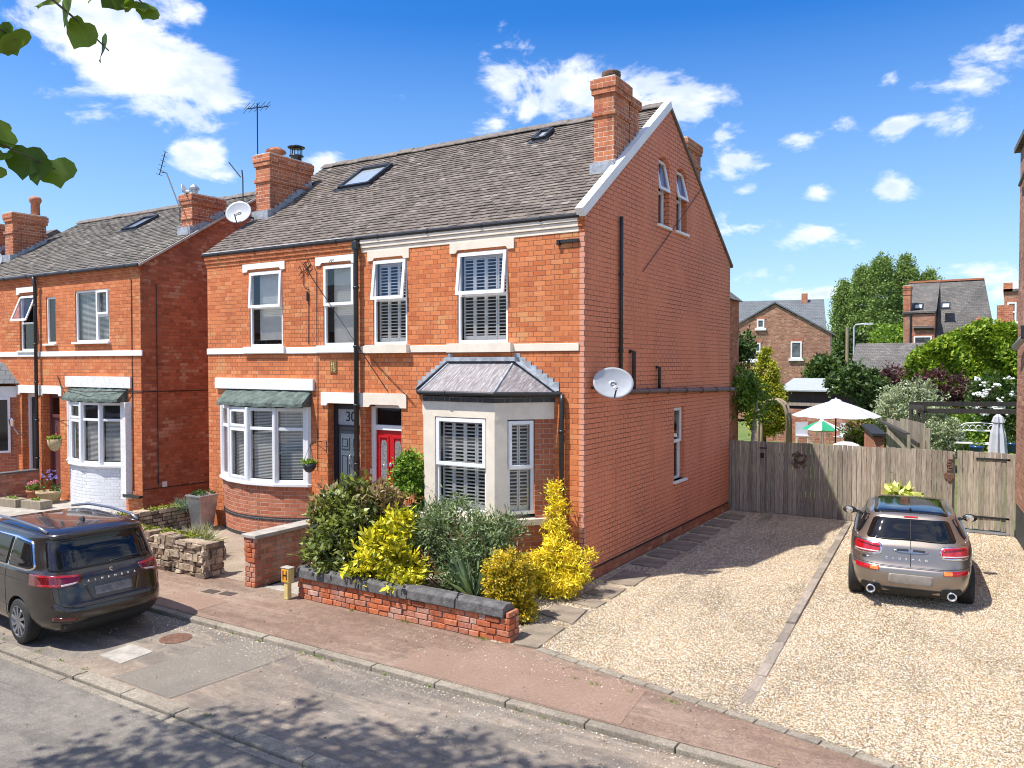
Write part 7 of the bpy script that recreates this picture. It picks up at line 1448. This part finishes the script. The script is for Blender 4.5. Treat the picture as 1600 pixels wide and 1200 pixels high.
# ------------------------------------------------------------------ patches, weeds, litter on the ground
M['patch'] = groundmat('smooth_asphalt_patch', (.19, .165, .135), (.215, .19, .155), (.17, .15, .125), 2.0, 170); M['patch_red'] = groundmat('red_reinstatement', (.25, .163, .118), (.28, .187, .138), (.22, .147, .108), 1.5, 190)
sheet('asphalt_patch', [(-2.72, -4.36), (-1.72, -4.40), (-1.86, -6.03), (-2.95, -6.02)], -.051, 'patch'); sheet('asphalt_patch', [(-5.2, -4.34), (-3.9, -4.34), (-3.85, -4.62), (-5.2, -4.6)], -.051, 'patch')
sheet('pavement_patch', [(-.35, -4.17), (-.42, -3.45), (.12, -3.40), (.18, -3.05), (2.4, -3.25), (2.5, -4.17)], .0035, 'patch_red'); sheet('pavement_patch', [(-5.2, -4.17), (-5.1, -3.5), (-4.05, -3.52), (-4.1, -4.17)], .0035, 'patch_red')
g = np.random.default_rng(500)
def weeds(name, xs, y, z, seed, L=.06):
    q = np.random.default_rng(seed); n = len(xs)*16; P = np.repeat(np.stack([xs, np.full(len(xs), y)+q.normal(0, .012, len(xs)), np.full(len(xs), z)], 1), 16, 0)+q.normal(0, .018, (n, 3))*[1, 1, 0]; D = q.normal(0, .6, (n, 3)); D[:, 2] = np.abs(D[:, 2])+.5
    o = leaf_mesh(name, 'leaf_green', None, P, D, L, seed, .22, 'blade'); o['kind'] = 'stuff'
weeds('kerb_weeds', g.uniform(-5, 3.2, 11), -4.33, -.05, 1, .035); weeds('wall_weeds', g.uniform(-3.2, .4, 5), -2.875, .0, 2, .035); weeds('kerb_weeds', g.uniform(-6, 0, 5), -6.05, -.045, 3, .03); weeds('drive_weeds', g.uniform(.9, 4.6, 7), -3.40, .0, 4, .03)
n = 420; X = g.uniform(-6, 5, n); Y = np.where(g.uniform(0, 1, n) < .5, g.uniform(-6.0, -2.9, n), g.uniform(-9, -2.9, n)); Z = np.where(Y > -4.2, .006, np.where(Y > -6.05, -.048, -.07)); P = np.stack([X, Y, Z], 1); D = g.normal(0, 1, (n, 3)); D[:, 2] = .15
M['litter'] = island('dry_leaf_litter', [(0, (.12, .08, .04)), (.5, (.28, .2, .1)), (1, (.45, .38, .22))]); o = leaf_mesh('leaf_litter', 'litter', None, P, D, .03, 9, .5); o['kind'] = 'stuff'
# ------------------------------------------------------------------ loose stones
def pebbles(name, P, size, seed, mat):
    g = np.random.default_rng(seed); n = len(P); o6 = np.array([[1, 0, 0], [0, 1, 0], [-1, 0, 0], [0, -1, 0], [0, 0, .7], [0, 0, -.7]], float)
    sc = size*g.uniform(.55, 1.3, (n, 1, 1))*g.uniform(.7, 1.25, (n, 1, 3)); a = g.uniform(0, 6.28, n); ca, sa = np.cos(a), np.sin(a); V = o6[None]*sc; V = V+g.normal(0, .16, V.shape)*sc
    X = V[..., 0]*ca[:, None]-V[..., 1]*sa[:, None]; Y = V[..., 0]*sa[:, None]+V[..., 1]*ca[:, None]; V = np.stack([X, Y, V[..., 2]], -1)+P[:, None, :]
    T_ = np.array([[0, 1, 4], [1, 2, 4], [2, 3, 4], [3, 0, 4], [1, 0, 5], [2, 1, 5], [3, 2, 5], [0, 3, 5]]); F = (T_[None]+np.arange(n)[:, None, None]*6).reshape(-1, 3)
    me = bpy.data.meshes.new(name); me.vertices.add(n*6); me.vertices.foreach_set('co', V.astype(np.float32).ravel()); me.loops.add(len(F)*3); me.loops.foreach_set('vertex_index', F.astype(np.int32).ravel()); me.polygons.add(len(F))
    me.polygons.foreach_set('loop_start', np.arange(0, len(F)*3, 3, dtype=np.int32)); me.polygons.foreach_set('loop_total', np.full(len(F), 3, dtype=np.int32)); me.update(calc_edges=True); me.materials.append(M[mat]); o = bpy.data.objects.new(name, me); COL.objects.link(o); return o
g = np.random.default_rng(300); n = 420000; U = g.uniform(0, 1, (n, 2)); X = U[:, 0]*6.6; Y = -4.3+(U[:, 1]**1.35)*12
front = np.where(X < 4.85, -2.77-(X-.8)*.21, -3.62-(X-4.85)*.21); ok = (Y > front+.03) & (Y < 7.7) & (X > .75-np.clip(Y+2.1, -.7, 0)*.0) & (X < 6.5) & ~((X < 5.9) & False)
ok &= ~((X < .76) & (Y > -3)); dv = 3.40-(Y+3.04)*.0652; ok &= (np.abs(X-dv) > .07) | (g.uniform(0, 1, n) < .06); P = np.stack([X[ok], Y[ok], np.full(ok.sum(), .012)+g.uniform(0, .008, ok.sum())], 1)
kk = g.uniform(0, 1, len(P)) < .66-.28*(np.abs(np.sin((P[:, 0]+.06*P[:, 1])*1.9+.4)) < .22)+.3*np.sin(P[:, 0]*2.1+np.sin(P[:, 1]*1.7))*np.cos(P[:, 1]*1.3); P = P[kk]; o = pebbles('gravel_stones', P, .0082, 301, 'pebble'); o['kind'] = 'stuff'
n = 26000; X = g.uniform(-.9, .78, n); Y = g.uniform(-2.6, 7.6, n); ok = (X > 0.02) | (Y < -.1); P = np.stack([X[ok], Y[ok], np.full(ok.sum(), .012)], 1)
ins = np.zeros(len(P), bool)
for sl_ in slabs:
    xs = [p[0] for p in sl_]; ys = [p[1] for p in sl_]; ins |= (P[:, 0] > min(xs)+.04) & (P[:, 0] < max(xs)-.02) & (P[:, 1] > min(ys)+.02) & (P[:, 1] < max(ys)-.02)
o = pebbles('path_gravel', P[~ins], .009, 302, 'pebble'); o['kind'] = 'stuff'
n = 1700; X = np.concatenate([g.uniform(-4.5, 4, n), g.uniform(-1.5, 5, 500)]); Y = np.concatenate([-4.34-np.abs(g.normal(0, 1, n))**1.6*.28, -3.0-np.abs(g.normal(0, .35, 500))]); ok = (Y > -6.05); Z = np.where(Y < -4.33, -.05, .004); P = np.stack([X, Y, Z], 1)[ok]; o = pebbles('scattered_grit', P, .0078, 303, 'pebble'); o['kind'] = 'stuff'
